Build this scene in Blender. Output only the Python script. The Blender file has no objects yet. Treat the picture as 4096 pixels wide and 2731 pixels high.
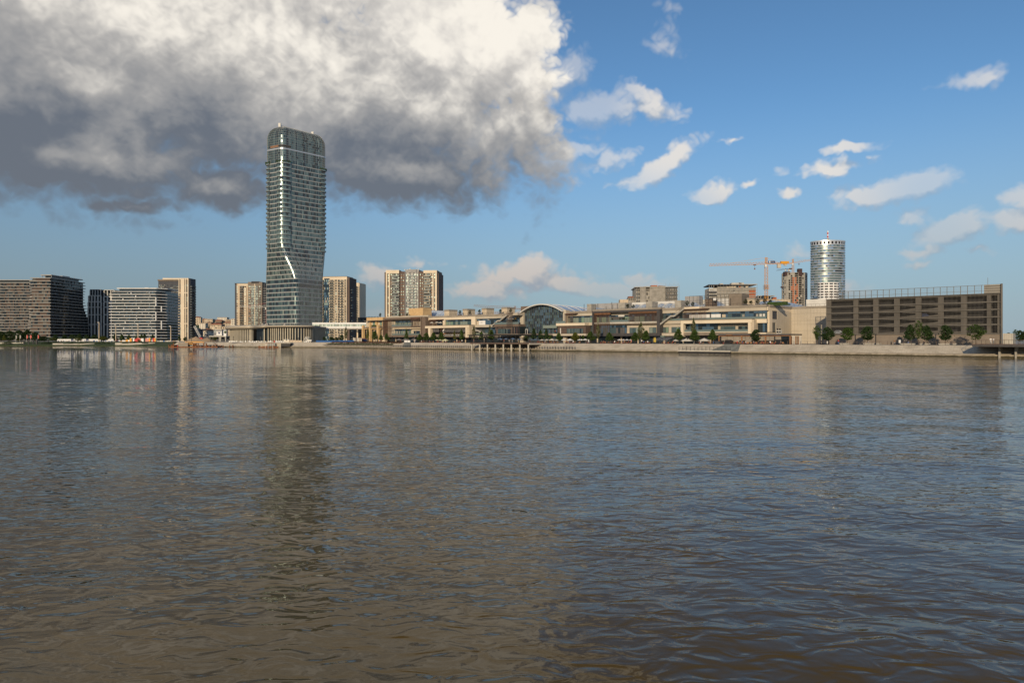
import bpy, math, random
import numpy as np
from mathutils import Vector
R = random.Random(7)
sc = bpy.context.scene
COL = sc.collection
rad = math.radians
# ---------------------------------------------------------------- camera (24 mm, 5 m above the river)
F, HZ, EYE = 2731.0, 1358.0, 5.0
cam = bpy.data.cameras.new('camera'); co = bpy.data.objects.new('camera', cam); COL.objects.link(co)
cam.lens = 24; cam.sensor_width = 36; cam.clip_start = .5; cam.clip_end = 30000
cam.shift_y = -7.5 / 4096
co.location = (0, 0, EYE); co.rotation_euler = (rad(90), 0, 0)
sc.camera = co
sc.cycles.max_bounces = 6; sc.cycles.diffuse_bounces = 2; sc.cycles.glossy_bounces = 3; sc.cycles.transmission_bounces = 2
# ---------------------------------------------------------------- sun and sky
SUN_EL, SUN_AZ = rad(15.5), rad(197)          # azimuth clockwise from +Y (the view direction)
sun = bpy.data.lights.new('sun', 'SUN'); so = bpy.data.objects.new('sun', sun); COL.objects.link(so)
sun.energy = 3.7; sun.angle = rad(.6); sun.color = (1, .80, .55)
sd = Vector((math.sin(SUN_AZ) * math.cos(SUN_EL), math.cos(SUN_AZ) * math.cos(SUN_EL), math.sin(SUN_EL)))
so.rotation_euler = (-sd).to_track_quat('-Z', 'Y').to_euler()
so.location = (-60, -60, 60)
vs = sc.view_settings
vs.view_transform = 'Standard'; vs.look = 'None'; vs.gamma = 1; vs.exposure = 0; vs.use_curve_mapping = False
world = bpy.data.worlds.new('World'); sc.world = world; world.use_nodes = True
WS = .095                                     # world strength
class NT:
    """small helper to chain shader nodes"""
    def __init__(s, tree): s.t = tree; s.n = tree.nodes; s.l = tree.links
    def set(s, sock, v):
        if v is None: return
        if hasattr(v, 'is_output'): s.l.new(v, sock)
        else: sock.default_value = v
    def m(s, op, a, b=None, c=None, clamp=False):
        n = s.n.new('ShaderNodeMath'); n.operation = op; n.use_clamp = clamp
        for i, v in enumerate((a, b, c)): s.set(n.inputs[i], v)
        return n.outputs[0]
    def v(s, op, a, b=None, c=None, out=0):
        n = s.n.new('ShaderNodeVectorMath'); n.operation = op
        for i, v in enumerate((a, b, c)):
            if v is not None: s.set(n.inputs[i], v)
        return n.outputs[1 if op in ('LENGTH', 'DOT_PRODUCT', 'DISTANCE') else 0]
    def noise(s, vec, scale, detail=4, rough=.55, col=False, dist=0, dim='3D'):
        n = s.n.new('ShaderNodeTexNoise'); n.noise_dimensions = dim; s.set(n.inputs['Vector'], vec)
        n.inputs['Scale'].default_value = scale; n.inputs['Detail'].default_value = detail
        n.inputs['Roughness'].default_value = rough; n.inputs['Distortion'].default_value = dist
        return n.outputs['Color' if col else 'Fac']
    def ss(s, x, a, b, lo=0., hi=1.):
        n = s.n.new('ShaderNodeMapRange'); n.interpolation_type = 'SMOOTHSTEP'
        s.set(n.inputs[0], x); n.inputs[1].default_value = a; n.inputs[2].default_value = b
        n.inputs[3].default_value = lo; n.inputs[4].default_value = hi
        return n.outputs[0]
    def mix(s, f, a, b):
        n = s.n.new('ShaderNodeMix'); n.data_type = 'RGBA'
        s.set(n.inputs[0], f); s.set(n.inputs[6], a); s.set(n.inputs[7], b)
        return n.outputs[2]
    def comb(s, x, y, z=0.):
        n = s.n.new('ShaderNodeCombineXYZ')
        for i, v in enumerate((x, y, z)): s.set(n.inputs[i], v)
        return n.outputs[0]
def azel(px, py):
    k = (px - 2048) / F
    return math.atan(k), math.atan((HZ - py) / F / math.hypot(1, k))
def blob(cx, cy, rx, ry, tilt=0., s=1.):
    a, e = azel(cx, cy); a1 = azel(cx - rx, cy)[0]; a2 = azel(cx + rx, cy)[0]
    e1 = azel(cx, cy - ry)[1]; e2 = azel(cx, cy + ry)[1]
    return a, e, abs(a2 - a1) / 2, abs(e1 - e2) / 2, rad(tilt), s
# cumulus given by bearing and elevation: one big bank on the left, small fair-weather clouds on the right
BIG = [blob(*b) for b in ((0, 380, 1200, 420, 0, 1.2), (900, 330, 1000, 520, 0, 1.3), (1450, 430, 640, 440, 0, 1.2), (1750, 180, 470, 450), (900, -600, 1900, 900, 0, 1.3),
       (1560, 690, 560, 190, 0, 1.1), (300, 640, 800, 170, 0, 1.1), (850, 760, 340, 90), (480, 800, 220, 40, 0, .7), (2010, 560, 190, 260, 0, .6), (2060, 180, 150, 190, 0, .9), (2070, 330, 130, 130, 0, .8))]
SMALL = [blob(*b) for b in ((2230, 300, 190, 110, 28), (2150, 390, 150, 70), (2370, 440, 210, 110), (2620, 420, 130, 80, -30), (2540, 335, 60, 25, 0, .7), (2300, 600, 160, 36, 0, .7), (2430, 630, 130, 45, 10, .8),
       (2640, 675, 170, 55, 28), (2520, 720, 90, 25, 0, .5), (2845, 792, 100, 45), (3330, 695, 170, 42), (3420, 612, 130, 32), (3480, 805, 170, 62, 8), (3690, 755, 230, 60, 8), (3520, 655, 40, 30, 0, .6),
       (3640, 868, 110, 50, 20, .8), (3820, 925, 210, 60, 14), (4070, 800, 120, 60), (4080, 890, 140, 55), (3690, 1005, 110, 30, 0, .75), (3680, 1050, 100, 24, 0, .6), (2930, 568, 70, 16, 0, .6), (2660, 160, 50, 90, 20, .3), (2690, 20, 60, 30, 0, .28), (3000, 748, 30, 14, 30, .5), (3160, 795, 50, 16, 0, .4),
       (3200, 1015, 80, 28, 0, .6), (3400, 1130, 100, 42, 0, .5), (3960, 325, 140, 26, 0, .3), (2070, 1100, 200, 70), (2250, 1130, 240, 60), (1950, 1150, 200, 60), (2450, 1150, 320, 48), (2560, 1110, 110, 32, 0, .7), (1490, 1120, 110, 60, 0, .75), (1690, 1055, 60, 30, 0, .5), (1620, 1170, 160, 40, 0, .5), (1520, 1240, 90, 40, 0, .5),
       (3900, 1010, 70, 20, 0, .5), (2200, 650, 170, 90, 0, .5), (5000, 700, 400, 120), (-700, 1000, 300, 60), (5600, 300, 400, 150))]
def build_sky():
    T = NT(world.node_tree); T.n.clear(); NT.noise.__defaults__ = NT.noise.__defaults__[:-1] + ('2D',)
    tc = T.n.new('ShaderNodeTexCoord').outputs['Generated']
    d = T.v('NORMALIZE', tc)
    sp = T.n.new('ShaderNodeSeparateXYZ'); T.l.new(d, sp.inputs[0])
    az = T.m('ARCTAN2', sp.outputs[0], sp.outputs[1]); el = T.m('ARCSINE', sp.outputs[2])
    P = T.comb(az, el)
    def group(name, blobs, w1, w2, w3, extra, sink=-.24):
        g = bpy.data.node_groups.new(name, 'ShaderNodeTree')
        g.interface.new_socket('P', in_out='INPUT', socket_type='NodeSocketVector')
        g.interface.new_socket('D', in_out='OUTPUT', socket_type='NodeSocketFloat')
        G = NT(g); gi = G.n.new('NodeGroupInput').outputs[0]; go = G.n.new('NodeGroupOutput')
        wa = G.v('MULTIPLY', G.v('SUBTRACT', G.noise(gi, 5, 2, .5, True), (.5, .5, .5)), (w1, w1, 0))
        wb = G.v('MULTIPLY', G.v('SUBTRACT', G.noise(gi, 22, 3, .6, True), (.5, .5, .5)), (w2, w2, 0))
        W = G.v('ADD', G.v('ADD', gi, wa), wb)
        cur = None
        for a, e, ra, re, tl, s in blobs:
            q = G.v('SUBTRACT', W, (a, e, 0))
            if tl:
                c_, s_ = math.cos(tl), math.sin(tl)
                q = G.comb(G.v('DOT_PRODUCT', q, (c_ / ra, s_ / ra, 0)), G.v('DOT_PRODUCT', q, (-s_ / re, c_ / re, 0)))
            else: q = G.v('MULTIPLY', q, (1 / ra, 1 / re, 0))
            val = G.m('MULTIPLY_ADD', G.v('LENGTH', q), -s, s)
            if cur is None: cur = val
            else:
                n = G.n.new('ShaderNodeMath'); n.operation = 'SMOOTH_MAX'
                G.set(n.inputs[0], cur); G.set(n.inputs[1], val); n.inputs[2].default_value = .12; cur = n.outputs[0]
        if extra:        # the same kind of broken cumulus all round the rest of the sky
            sx = G.n.new('ShaderNodeSeparateXYZ'); G.l.new(gi, sx.inputs[0])
            far = G.ss(G.m('ABSOLUTE', sx.outputs[0]), .85, 1.2)
            gn = G.m('MULTIPLY', G.m('SUBTRACT', G.noise(gi, 2.4, 4, .5), .5), 3.)
            cur = G.m('MAXIMUM', cur, G.m('SUBTRACT', gn, G.m('MULTIPLY', G.m('SUBTRACT', 1., far), 4.)))
        q = G.v('ADD', G.v('MULTIPLY', gi, (1, 1.25, 1)), G.v('MULTIPLY', wb, (.6, .6, 0))); fb = sink      # billows: rounded lobes with sharp creases
        for sc_, k in ((9, .62), (19, .42), (41, .30), (85, .16)): fb = G.m('MULTIPLY_ADD', G.m('ABSOLUTE', G.m('SUBTRACT', G.noise(q, sc_, 0, .5), .5)), 2 * k, fb)
        G.l.new(G.m('MULTIPLY_ADD', fb, w3, cur), go.inputs[0])
        return g
    def use(g, vec):
        n = T.n.new('ShaderNodeGroup'); n.node_tree = g; T.l.new(vec, n.inputs[0]); return n.outputs[0]
    gb, gs = group('cloud_bank', BIG, .07, .030, .75, False), group('cloud_small', SMALL, .030, .030, 1.05, True, -.34)
    sky = T.n.new('ShaderNodeTexSky'); sky.sky_type = 'NISHITA'; sky.sun_disc = False
    sky.sun_elevation = SUN_EL; sky.sun_rotation = SUN_AZ; sky.altitude = 100; sky.air_density = 1.; sky.dust_density = .1; sky.ozone_density = 3.2
    base = T.v('MULTIPLY', sky.outputs[0], (.93, 1.12, 1.20))
    c = 1 / WS
    def C(r, g, b): return (r * c, g * c, b * c, 1)
    base = T.mix(T.ss(el, -.02, .34, .92, 0), base, T.mix(T.ss(az, -.5, .3), C(.205, .255, .31), C(.285, .37, .45)))      # pale summer haze low in the air
    # small clouds
    D = use(gs, P); D2 = use(gs, T.v('ADD', P, (-.010, .020, 0)))
    lit = T.ss(T.m('SUBTRACT', D, D2), -.5, .42)
    lowel = T.ss(el, .04, .24)
    bright = T.mix(lowel, C(.56, .50, .46), C(.80, .76, .71)); shade = T.mix(lowel, C(.32, .35, .40), C(.36, .42, .50))
    colr = T.mix(lit, shade, bright)
    veil = T.ss(T.noise(P, 3., 2, .5), .35, .62, .45, 1.)
    al = T.m('MULTIPLY', T.m('MULTIPLY', T.ss(D, -.02, .62), veil), T.ss(el, -.01, .10, .12, .92))
    base = T.mix(al, base, colr)
    # the big bank: bright crown, slate underside
    D = use(gb, P); D2 = use(gb, T.v('ADD', P, (.012, .03, 0)))
    n1 = T.noise(T.v('ADD', P, (3.1, 1.7, 0)), 3.4, 3, .5); n2 = T.noise(T.v('MULTIPLY', P, (1, 1.3, 1)), 8, 5, .58)
    h = T.m('ADD', el, T.m('MULTIPLY', T.m('SUBTRACT', n1, .5), .26))
    h = T.m('ADD', h, T.m('MULTIPLY', T.m('SUBTRACT', n2, .5), .09))
    h = T.m('ADD', h, T.ss(az, -.7, -.2, -.015, .0))
    lit = T.m('ADD', T.ss(h, .10, .54), T.m('MULTIPLY', T.m('SUBTRACT', D, D2), .38), clamp=True)
    edge = T.ss(T.m('ADD', az, T.m('MULTIPLY', el, .35)), -.10, .12)     # sunlit flank on the right
    lit = T.m('ADD', lit, T.m('MULTIPLY', T.m('MULTIPLY', edge, T.ss(el, .28, .42)), .3), clamp=True)
    ramp = T.mix(T.ss(lit, .10, .60), C(.145, .163, .195), C(.38, .37, .36))
    tex = T.ss(T.m('ADD', T.m('MULTIPLY', T.m('SUBTRACT', D, D2), 1.6), T.m('MULTIPLY', T.m('SUBTRACT', n2, .5), 2.2)), -.6, .7)
    ramp = T.mix(T.ss(lit, .46, 1.), ramp, T.mix(tex, C(.74, .70, .645), C(.98, .92, .82)))
    hi = T.ss(el, .20, .34)
    al = T.m('ADD', T.m('MULTIPLY', T.ss(D, -.12, .62), T.m('SUBTRACT', 1., hi)), T.m('MULTIPLY', T.ss(D, .02, .36), hi))
    base = T.mix(T.m('MULTIPLY', al, .96), base, ramp)
    bg = T.n.new('ShaderNodeBackground'); T.l.new(base, bg.inputs[0]); bg.inputs[1].default_value = WS
    out = T.n.new('ShaderNodeOutputWorld'); T.l.new(bg.outputs[0], out.inputs[0])
build_sky(); NT.noise.__defaults__ = NT.noise.__defaults__[:-1] + ('3D',)
world.cycles.sampling_method = 'MANUAL'; world.cycles.sample_map_resolution = 512
# ---------------------------------------------------------------- materials
MATS = {}
def M(name, col, rough=.75, metal=0., var=.14, scale=.35, spec=.35, streak=0., bump=0.):
    """plain procedural surface: base colour with soft mottling, optional rain streaks"""
    m = bpy.data.materials.new(name); m.use_nodes = True; MATS[name] = m
    T = NT(m.node_tree); b = T.n['Principled BSDF']
    pos = T.n.new('ShaderNodeNewGeometry').outputs['Position']
    f = T.noise(pos, scale, 4, .6)
    lo = tuple(max(0, c * (1 - var)) for c in col) + (1,); hi = tuple(min(1, c * (1 + var)) for c in col) + (1,)
    c = T.mix(T.ss(f, .3, .7), lo, hi)
    if streak:
        s = T.noise(T.v('MULTIPLY', pos, (1.6, 1.6, .05)), 1., 3, .6)
        c = T.mix(T.ss(s, .5, .8, 0, streak), c, tuple(x * .45 for x in col) + (1,))
    T.l.new(c, b.inputs['Base Color'])
    b.inputs['Roughness'].default_value = rough; b.inputs['Metallic'].default_value = metal
    b.inputs['Specular IOR Level'].default_value = spec
    if bump:
        bp = T.n.new('ShaderNodeBump'); bp.inputs['Strength'].default_value = .5; bp.inputs['Distance'].default_value = bump
        T.l.new(T.noise(pos, 3., 4, .6), bp.inputs['Height']); T.l.new(bp.outputs[0], b.inputs['Normal'])
    return m
def glass(name, col, refl=.45, rough=.05, warp=.006):
    """coated facade glass: dark tint, mirror-like coat, panes very slightly out of true"""
    m = bpy.data.materials.new(name); m.use_nodes = True; MATS[name] = m
    T = NT(m.node_tree); b = T.n['Principled BSDF']
    pos = T.n.new('ShaderNodeNewGeometry').outputs['Position']
    b.inputs['Base Color'].default_value = (*col, 1); b.inputs['Metallic'].default_value = refl
    b.inputs['Roughness'].default_value = rough; b.inputs['Specular IOR Level'].default_value = .6
    if warp:
        bp = T.n.new('ShaderNodeBump'); bp.inputs['Distance'].default_value = warp; bp.inputs['Strength'].default_value = 1.
        T.l.new(T.noise(pos, .8, 2, .5), bp.inputs['Height']); T.l.new(bp.outputs[0], b.inputs['Normal'])
    return m
for a in (
    ('cream', (.46, .405, .32), .8, 0, .08, .12, .3, .25), ('creamlt', (.66, .56, .42), .8, 0, .06, .1, .3, .12), ('stone', (.52, .43, .31), .85, 0, .12, .5),
    ('ochre', (.56, .38, .19), .85, 0, .12, .5), ('parapet', (.27, .235, .19), .8), ('brickbr', (.155, .115, .088), .85, 0, .2, 1.5),
    ('frame', (.062, .058, .058), .7, 0, .15, .8), ('wood', (.125, .068, .045), .6, 0, .25, 1.), ('woodlt', (.24, .12, .06), .6, 0, .2, 1.),
    ('white', (.72, .71, .68), .55, 0, .05), ('offwhite', (.60, .58, .53), .6, 0, .08), ('concrete', (.34, .32, .28), .9, 0, .16, .6, .2, .3),
    ('conlt', (.46, .43, .37), .9, 0, .12, .5, .2, .3), ('quay', (.47, .43, .36), .9, 0, .16, .25, .2, .35), ('quaydk', (.30, .26, .20), .9, 0, .3, .6),
    ('paving', (.30, .28, .25), .9, 0, .12, .2), ('asph', (.05, .05, .052), .9), ('steel', (.20, .20, .20), .45, .6, .1), ('dark', (.016, .016, .018), .6, 0, .2),
    ('rail', (.035, .034, .034), .5, .3), ('brown', (.11, .08, .066), .8, 0, .15, .8), ('orange', (.25, .125, .06), .75, 0, .15, .8), ('greyw', (.30, .29, .28), .75, 0, .1),
    ('charc', (.055, .058, .068), .7, 0, .12), ('taupe', (.20, .165, .13), .8, 0, .12), ('roofred', (.26, .105, .06), .85, 0, .25, .6), ('plaster', (.55, .45, .33), .9, 0, .12, .2, .2, .3),
    ('plasterw', (.66, .60, .50), .9, 0, .1, .2, .2, .3), ('plasterb', (.36, .27, .19), .9, 0, .15, .2, .2, .3), ('yellow', (.60, .27, .02), .5, .1, .12), ('sand', (.36, .26, .165), .95, 0, .18, .5, .1, 0, .15),
    ('rust', (.19, .075, .032), .9, 0, .35, 1.2), ('blue', (.03, .12, .33), .5, 0, .1), ('navy', (.02, .035, .10), .5), ('red', (.50, .04, .035), .6), ('rose', (.55, .22, .17), .6),
    ('parasol', (.62, .58, .50), .8, 0, .06), ('parasolg', (.55, .54, .31), .8, 0, .06), ('parasoldk', (.16, .145, .135), .8), ('parasoly', (.60, .44, .07), .8),
    ('grass', (.035, .055, .018), .95, 0, .3, .4), ('hedge', (.035, .062, .016), .9, 0, .35, 1.5), ('hedgered', (.10, .048, .026), .95, 0, .35, 1.), ('bark', (.11, .08, .055), .9), ('birch', (.42, .38, .32), .85, 0, .4, 2.),
    ('louv', (.165, .152, .132), .6, .3, .08), ('louvbk', (.122, .110, .094), .75, 0, .16, .3, .3, .35), ('screen', (.095, .09, .088), .7), ('brickr', (.34, .11, .05), .9, 0, .2, .8), ('net', (.28, .26, .225), .9, 0, .18, .4, .2, .4),
    ('gold', (.75, .42, .02), .4), ('skin', (.45, .27, .18), .6), ('cloth_white', (.7, .69, .66), .8), ('cloth_blue', (.07, .13, .28), .8), ('cloth_red', (.36, .05, .04), .8), ('cloth_dark', (.03, .03, .035), .8), ('cloth_grey', (.20, .20, .21), .8),
    ('canopy', (.46, .40, .31), .5, .15, .06, .2), ('fin', (.40, .36, .28), .6, .1, .1, .3), ('membrane', (.40, .47, .56), .25, .2, .1), ('spandrel', (.36, .36, .345), .5, .1, .06), ('curtain', (.30, .28, .24), .7), ('slabgrey', (.32, .31, .285), .7, 0, .1), ('slabw', (.54, .54, .52), .6, 0, .08), ('blind', (.10, .095, .085), .6), ('brownpanel', (.075, .048, .037), .6, 0, .2),  # slab grey and panel brown deepened to put cloud shade into the left blocks
    ('silver', (.56, .57, .58), .35, .55, .05), ('tarp', (.06, .035, .035), .8), ('banner', (.55, .09, .07), .7)):
    M(*a)
glass('g_teal', (.11, .17, .172), .6, .27); glass('g_dark', (.035, .05, .057), .5, .24); glass('g_pale', (.30, .34, .28), .4, .12); glass('g_mid', (.17, .225, .215), .6, .27)
glass('g_blue', (.12, .20, .27), .6, .04); glass('g_green', (.24, .33, .24), .35, .12); glass('g_black', (.02, .026, .032), .35, .06); glass('g_sky', (.35, .45, .55), .7, .06)
glass('g_night', (.03, .05, .07), .4, .05); glass('g_clear', (.25, .31, .28), .55, .27)
def quaymat():
    m = M('quay', (.47, .42, .34), .9, 0, .14, .25, .2, .4); T = NT(m.node_tree); b = T.n['Principled BSDF']; pos = T.n.new('ShaderNodeNewGeometry').outputs['Position']
    n = T.n.new('ShaderNodeTexBrick'); z = T.n.new('ShaderNodeSeparateXYZ'); T.l.new(pos, z.inputs[0])
    T.l.new(T.comb(T.v('DOT_PRODUCT', pos, (.734, -.679, 0)), T.m('MULTIPLY', z.outputs[2], 1.7)), n.inputs['Vector'])
    n.inputs['Scale'].default_value = 1.; n.inputs['Brick Width'].default_value = 1.5; n.inputs['Row Height'].default_value = .42; n.inputs['Mortar Size'].default_value = .03; n.inputs['Mortar'].default_value = (.62, .6, .58, 1); n.inputs['Color1'].default_value = (1, 1, 1, 1); n.inputs['Color2'].default_value = (.86, .85, .83, 1)
    src = b.inputs['Base Color'].links[0].from_socket; T.l.new(T.v('MULTIPLY', src, n.outputs['Color']), b.inputs['Base Color'])
quaymat()
def ledgemat():      # algae and tide line on the lowest stones
    m = MATS['quaydk']; T = NT(m.node_tree); b = T.n['Principled BSDF']; pos = T.n.new('ShaderNodeNewGeometry').outputs['Position']; z = T.n.new('ShaderNodeSeparateXYZ'); T.l.new(pos, z.inputs[0])
    f = T.ss(T.m('ADD', z.outputs[2], T.m('MULTIPLY', T.noise(pos, .7, 4, .6), .5)), .45, .75); src = b.inputs['Base Color'].links[0].from_socket
    T.l.new(T.mix(f, (.045, .040, .022, 1), src), b.inputs['Base Color'])
ledgemat()
def leafmat(name, col, var=.5):
    m = M(name, col, .65, 0, var, 1.3, .25); T = NT(m.node_tree); b = T.n['Principled BSDF']
    tr = T.n.new('ShaderNodeBsdfTranslucent'); tr.inputs[0].default_value = (col[0] * 1.6, col[1] * 1.7, col[2] * .9, 1)
    mx = T.n.new('ShaderNodeMixShader'); mx.inputs[0].default_value = .25
    T.l.new(b.outputs[0], mx.inputs[1]); T.l.new(tr.outputs[0], mx.inputs[2]); T.l.new(mx.outputs[0], T.n['Material Output'].inputs[0])
leafmat('leaf', (.052, .088, .018)); leafmat('leafdk', (.030, .055, .016)); leafmat('leafyl', (.105, .115, .022)); leafmat('leafbirch', (.085, .092, .035)); leafmat('topiary', (.022, .036, .012))
# ---------------------------------------------------------------- frames: photo bearings to metres on the ground
class Fr:
    """a local ground frame (u along a facade, v away from the viewer); u() and z() turn bearings into metres"""
    def __init__(s, ox, oy, ang=0.):
        s.ox, s.oy, s.a = ox, oy, ang; s.eu = (math.cos(ang), math.sin(ang)); s.ev = (-math.sin(ang), math.cos(ang))
    def u(s, px, v=0.):
        k = (px - 2048) / F; return (k * (s.oy + v * s.ev[1]) - s.ox - v * s.ev[0]) / (s.eu[0] - k * s.eu[1])
    def vat(s, px, u=0.):
        k = (px - 2048) / F; return (s.ox + u * s.eu[0] - k * (s.oy + u * s.eu[1])) / (k * s.ev[1] - s.ev[0])
    def Y(s, u, v=0.): return s.oy + u * s.eu[1] + v * s.ev[1]
    def z(s, px, py, v=0.): return EYE + (HZ - py) / F * s.Y(s.u(px, v), v)
    def w(s, u, v, z=0.): return (s.ox + u * s.eu[0] + v * s.ev[0], s.oy + u * s.eu[1] + v * s.ev[1], z)
def FZ(px, Z, ang=0.): return Fr((px - 2048) / F * Z, Z, rad(ang))
Q = Fr(-117, 427, math.atan2(-235, 254))      # the quay: u runs along the bank, v inland
GZ = 3.3                                       # promenade level above the river
# ---------------------------------------------------------------- building blocks
class MB:
    def __init__(s): s.v = []; s.f = []; s.i = []; s.m = []
    def mi(s, m):
        if m not in s.m: s.m.append(m)
        return s.m.index(m)
    def face(s, pts, m):
        n = len(s.v); s.v += [tuple(p) for p in pts]; s.f.append(tuple(range(n, n + len(pts)))); s.i.append(s.mi(m))
    def box(s, x0, x1, y0, y1, z0, z1, m):
        if x1 < x0: x0, x1 = x1, x0
        if y1 < y0: y0, y1 = y1, y0
        n = len(s.v); s.v += [(x0, y0, z0), (x1, y0, z0), (x1, y1, z0), (x0, y1, z0), (x0, y0, z1), (x1, y0, z1), (x1, y1, z1), (x0, y1, z1)]
        k = s.mi(m)
        for q in ((0, 3, 2, 1), (4, 5, 6, 7), (0, 1, 5, 4), (1, 2, 6, 5), (2, 3, 7, 6), (3, 0, 4, 7)):
            s.f.append(tuple(n + j for j in q)); s.i.append(k)
    def prism(s, poly, z0, z1, m, mt=None):
        """poly counter-clockwise"""
        n = len(poly); b = len(s.v); k = s.mi(m); kt = s.mi(mt or m)
        s.v += [(p[0], p[1], z0) for p in poly] + [(p[0], p[1], z1) for p in poly]
        for i in range(n):
            j = (i + 1) % n; s.f.append((b + i, b + j, b + n + j, b + n + i)); s.i.append(k)
        s.f.append(tuple(b + n + i for i in range(n))); s.i.append(kt)
        s.f.append(tuple(b + i for i in reversed(range(n)))); s.i.append(k)
    def loft(s, rings, m, closed=True, caps=True):
        b = len(s.v); n = len(rings[0]); k = s.mi(m)
        for r in rings: s.v += [tuple(p) for p in r]
        for a in range(len(rings) - 1):
            for i in range(n if closed else n - 1):
                j = (i + 1) % n; s.f.append((b + a * n + i, b + a * n + j, b + (a + 1) * n + j, b + (a + 1) * n + i)); s.i.append(k)
        if caps and closed:
            s.f.append(tuple(b + i for i in reversed(range(n)))); s.i.append(k)
            s.f.append(tuple(b + (len(rings) - 1) * n + i for i in range(n))); s.i.append(k)
    def tube(s, p, q, r, m, n=5, r2=None):
        p, q = Vector(p), Vector(q); d = (q - p)
        if d.length < 1e-6: return
        d.normalize(); a = d.orthogonal().normalized(); c = d.cross(a); r2 = r if r2 is None else r2
        s.loft([[p + (a * math.cos(t) + c * math.sin(t)) * r for t in [6.28318 * i / n for i in range(n)]],
                [q + (a * math.cos(t) + c * math.sin(t)) * r2 for t in [6.28318 * i / n for i in range(n)]]], m)
    def mesh(s, name, off=(0, 0, 0), smooth=False):
        me = bpy.data.meshes.new(name)
        me.from_pydata([(a - off[0], b - off[1], c - off[2]) for a, b, c in s.v], [], s.f)
        for m in s.m: me.materials.append(MATS[m])
        if len(s.m) > 1: me.polygons.foreach_set('material_index', s.i)
        if smooth: me.polygons.foreach_set('use_smooth', [True] * len(me.polygons))
        me.update(); return me
OFF = {}
def ob(name, data, parent=None, loc=(0, 0, 0), kind=None):
    o = bpy.data.objects.new(name, data); COL.objects.link(o); o.location = loc
    if parent is not None: o.parent = parent
    if kind: o['kind'] = kind
    return o
def thing(name, label, cat, fr=None, u=0., v=0., z=GZ, group=None):
    """an Empty at the base of a thing; children are written in the coordinates of its frame"""
    o = ob(name, None); o['label'] = label; o['category'] = cat; o.empty_display_size = .5
    if group: o['group'] = group
    if fr is not None: o.location = fr.w(u, v, z); o.rotation_euler = (0, 0, fr.a); OFF[o.name] = (u, v, z)
    return o
def off(p): return OFF.get(p.name, (0, 0, 0)) if p is not None else (0, 0, 0)
def part(mb, name, parent, kind=None, smooth=False, label=None):
    o = ob(name, mb.mesh(name, off(parent), smooth), parent, kind=kind)
    OFF[o.name] = off(parent)
    if label: o['label'] = label
    return o
CUBES = {}
def bx(name, parent, x0, x1, y0, y1, z0, z1, m, label=None):
    """one box-shaped part; alike boxes share a mesh"""
    if m not in CUBES:
        b = MB(); b.box(-.5, .5, -.5, .5, -.5, .5, m); CUBES[m] = b.mesh('block_' + m)
    p = off(parent); o = ob(name, CUBES[m], parent, ((x0 + x1) / 2 - p[0], (y0 + y1) / 2 - p[1], (z0 + z1) / 2 - p[2]))
    o.scale = (abs(x1 - x0), abs(y1 - y0), abs(z1 - z0))
    if label: o['label'] = label
    return o
def bays(mb, p0, p1, z0, z1, n, pick, gap=.12, o=.07):
    """n upright panels proud of the wall from p0 to p1 (outside lies to the right of the walk)"""
    d = Vector((p1[0] - p0[0], p1[1] - p0[1])); L = d.length; d /= L; nx, ny = d.y * o, -d.x * o; w = L / n
    for i in range(n):
        m = pick(i)
        if m is None: continue
        a, b = (i * w + gap / 2), ((i + 1) * w - gap / 2)
        ax, ay, bx_, by = p0[0] + d.x * a + nx, p0[1] + d.y * a + ny, p0[0] + d.x * b + nx, p0[1] + d.y * b + ny
        mb.face(((ax, ay, z0), (bx_, by, z0), (bx_, by, z1), (ax, ay, z1)), m)
def offpoly(poly, d):
    """push a convex counter-clockwise outline outwards"""
    n = len(poly); L = []
    for i in range(n):
        a, b = Vector(poly[i]), Vector(poly[(i + 1) % n]); e = (b - a).normalized(); nn = Vector((e.y, -e.x)); L.append((a + nn * d, e))
    out = []
    for i in range(n):
        (p, e), (q, g) = L[i - 1], L[i]; cr = e.x * g.y - e.y * g.x
        if abs(cr) < 1e-5: out.append(tuple(q)); continue
        t = ((q.x - p.x) * g.y - (q.y - p.y) * g.x) / cr; out.append((p.x + e.x * t, p.y + e.y * t))
    return out
def pickw(*pairs):
    ks = [k for k, w in pairs]; ws = [w for k, w in pairs]
    return lambda *a: R.choices(ks, ws)[0]
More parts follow.
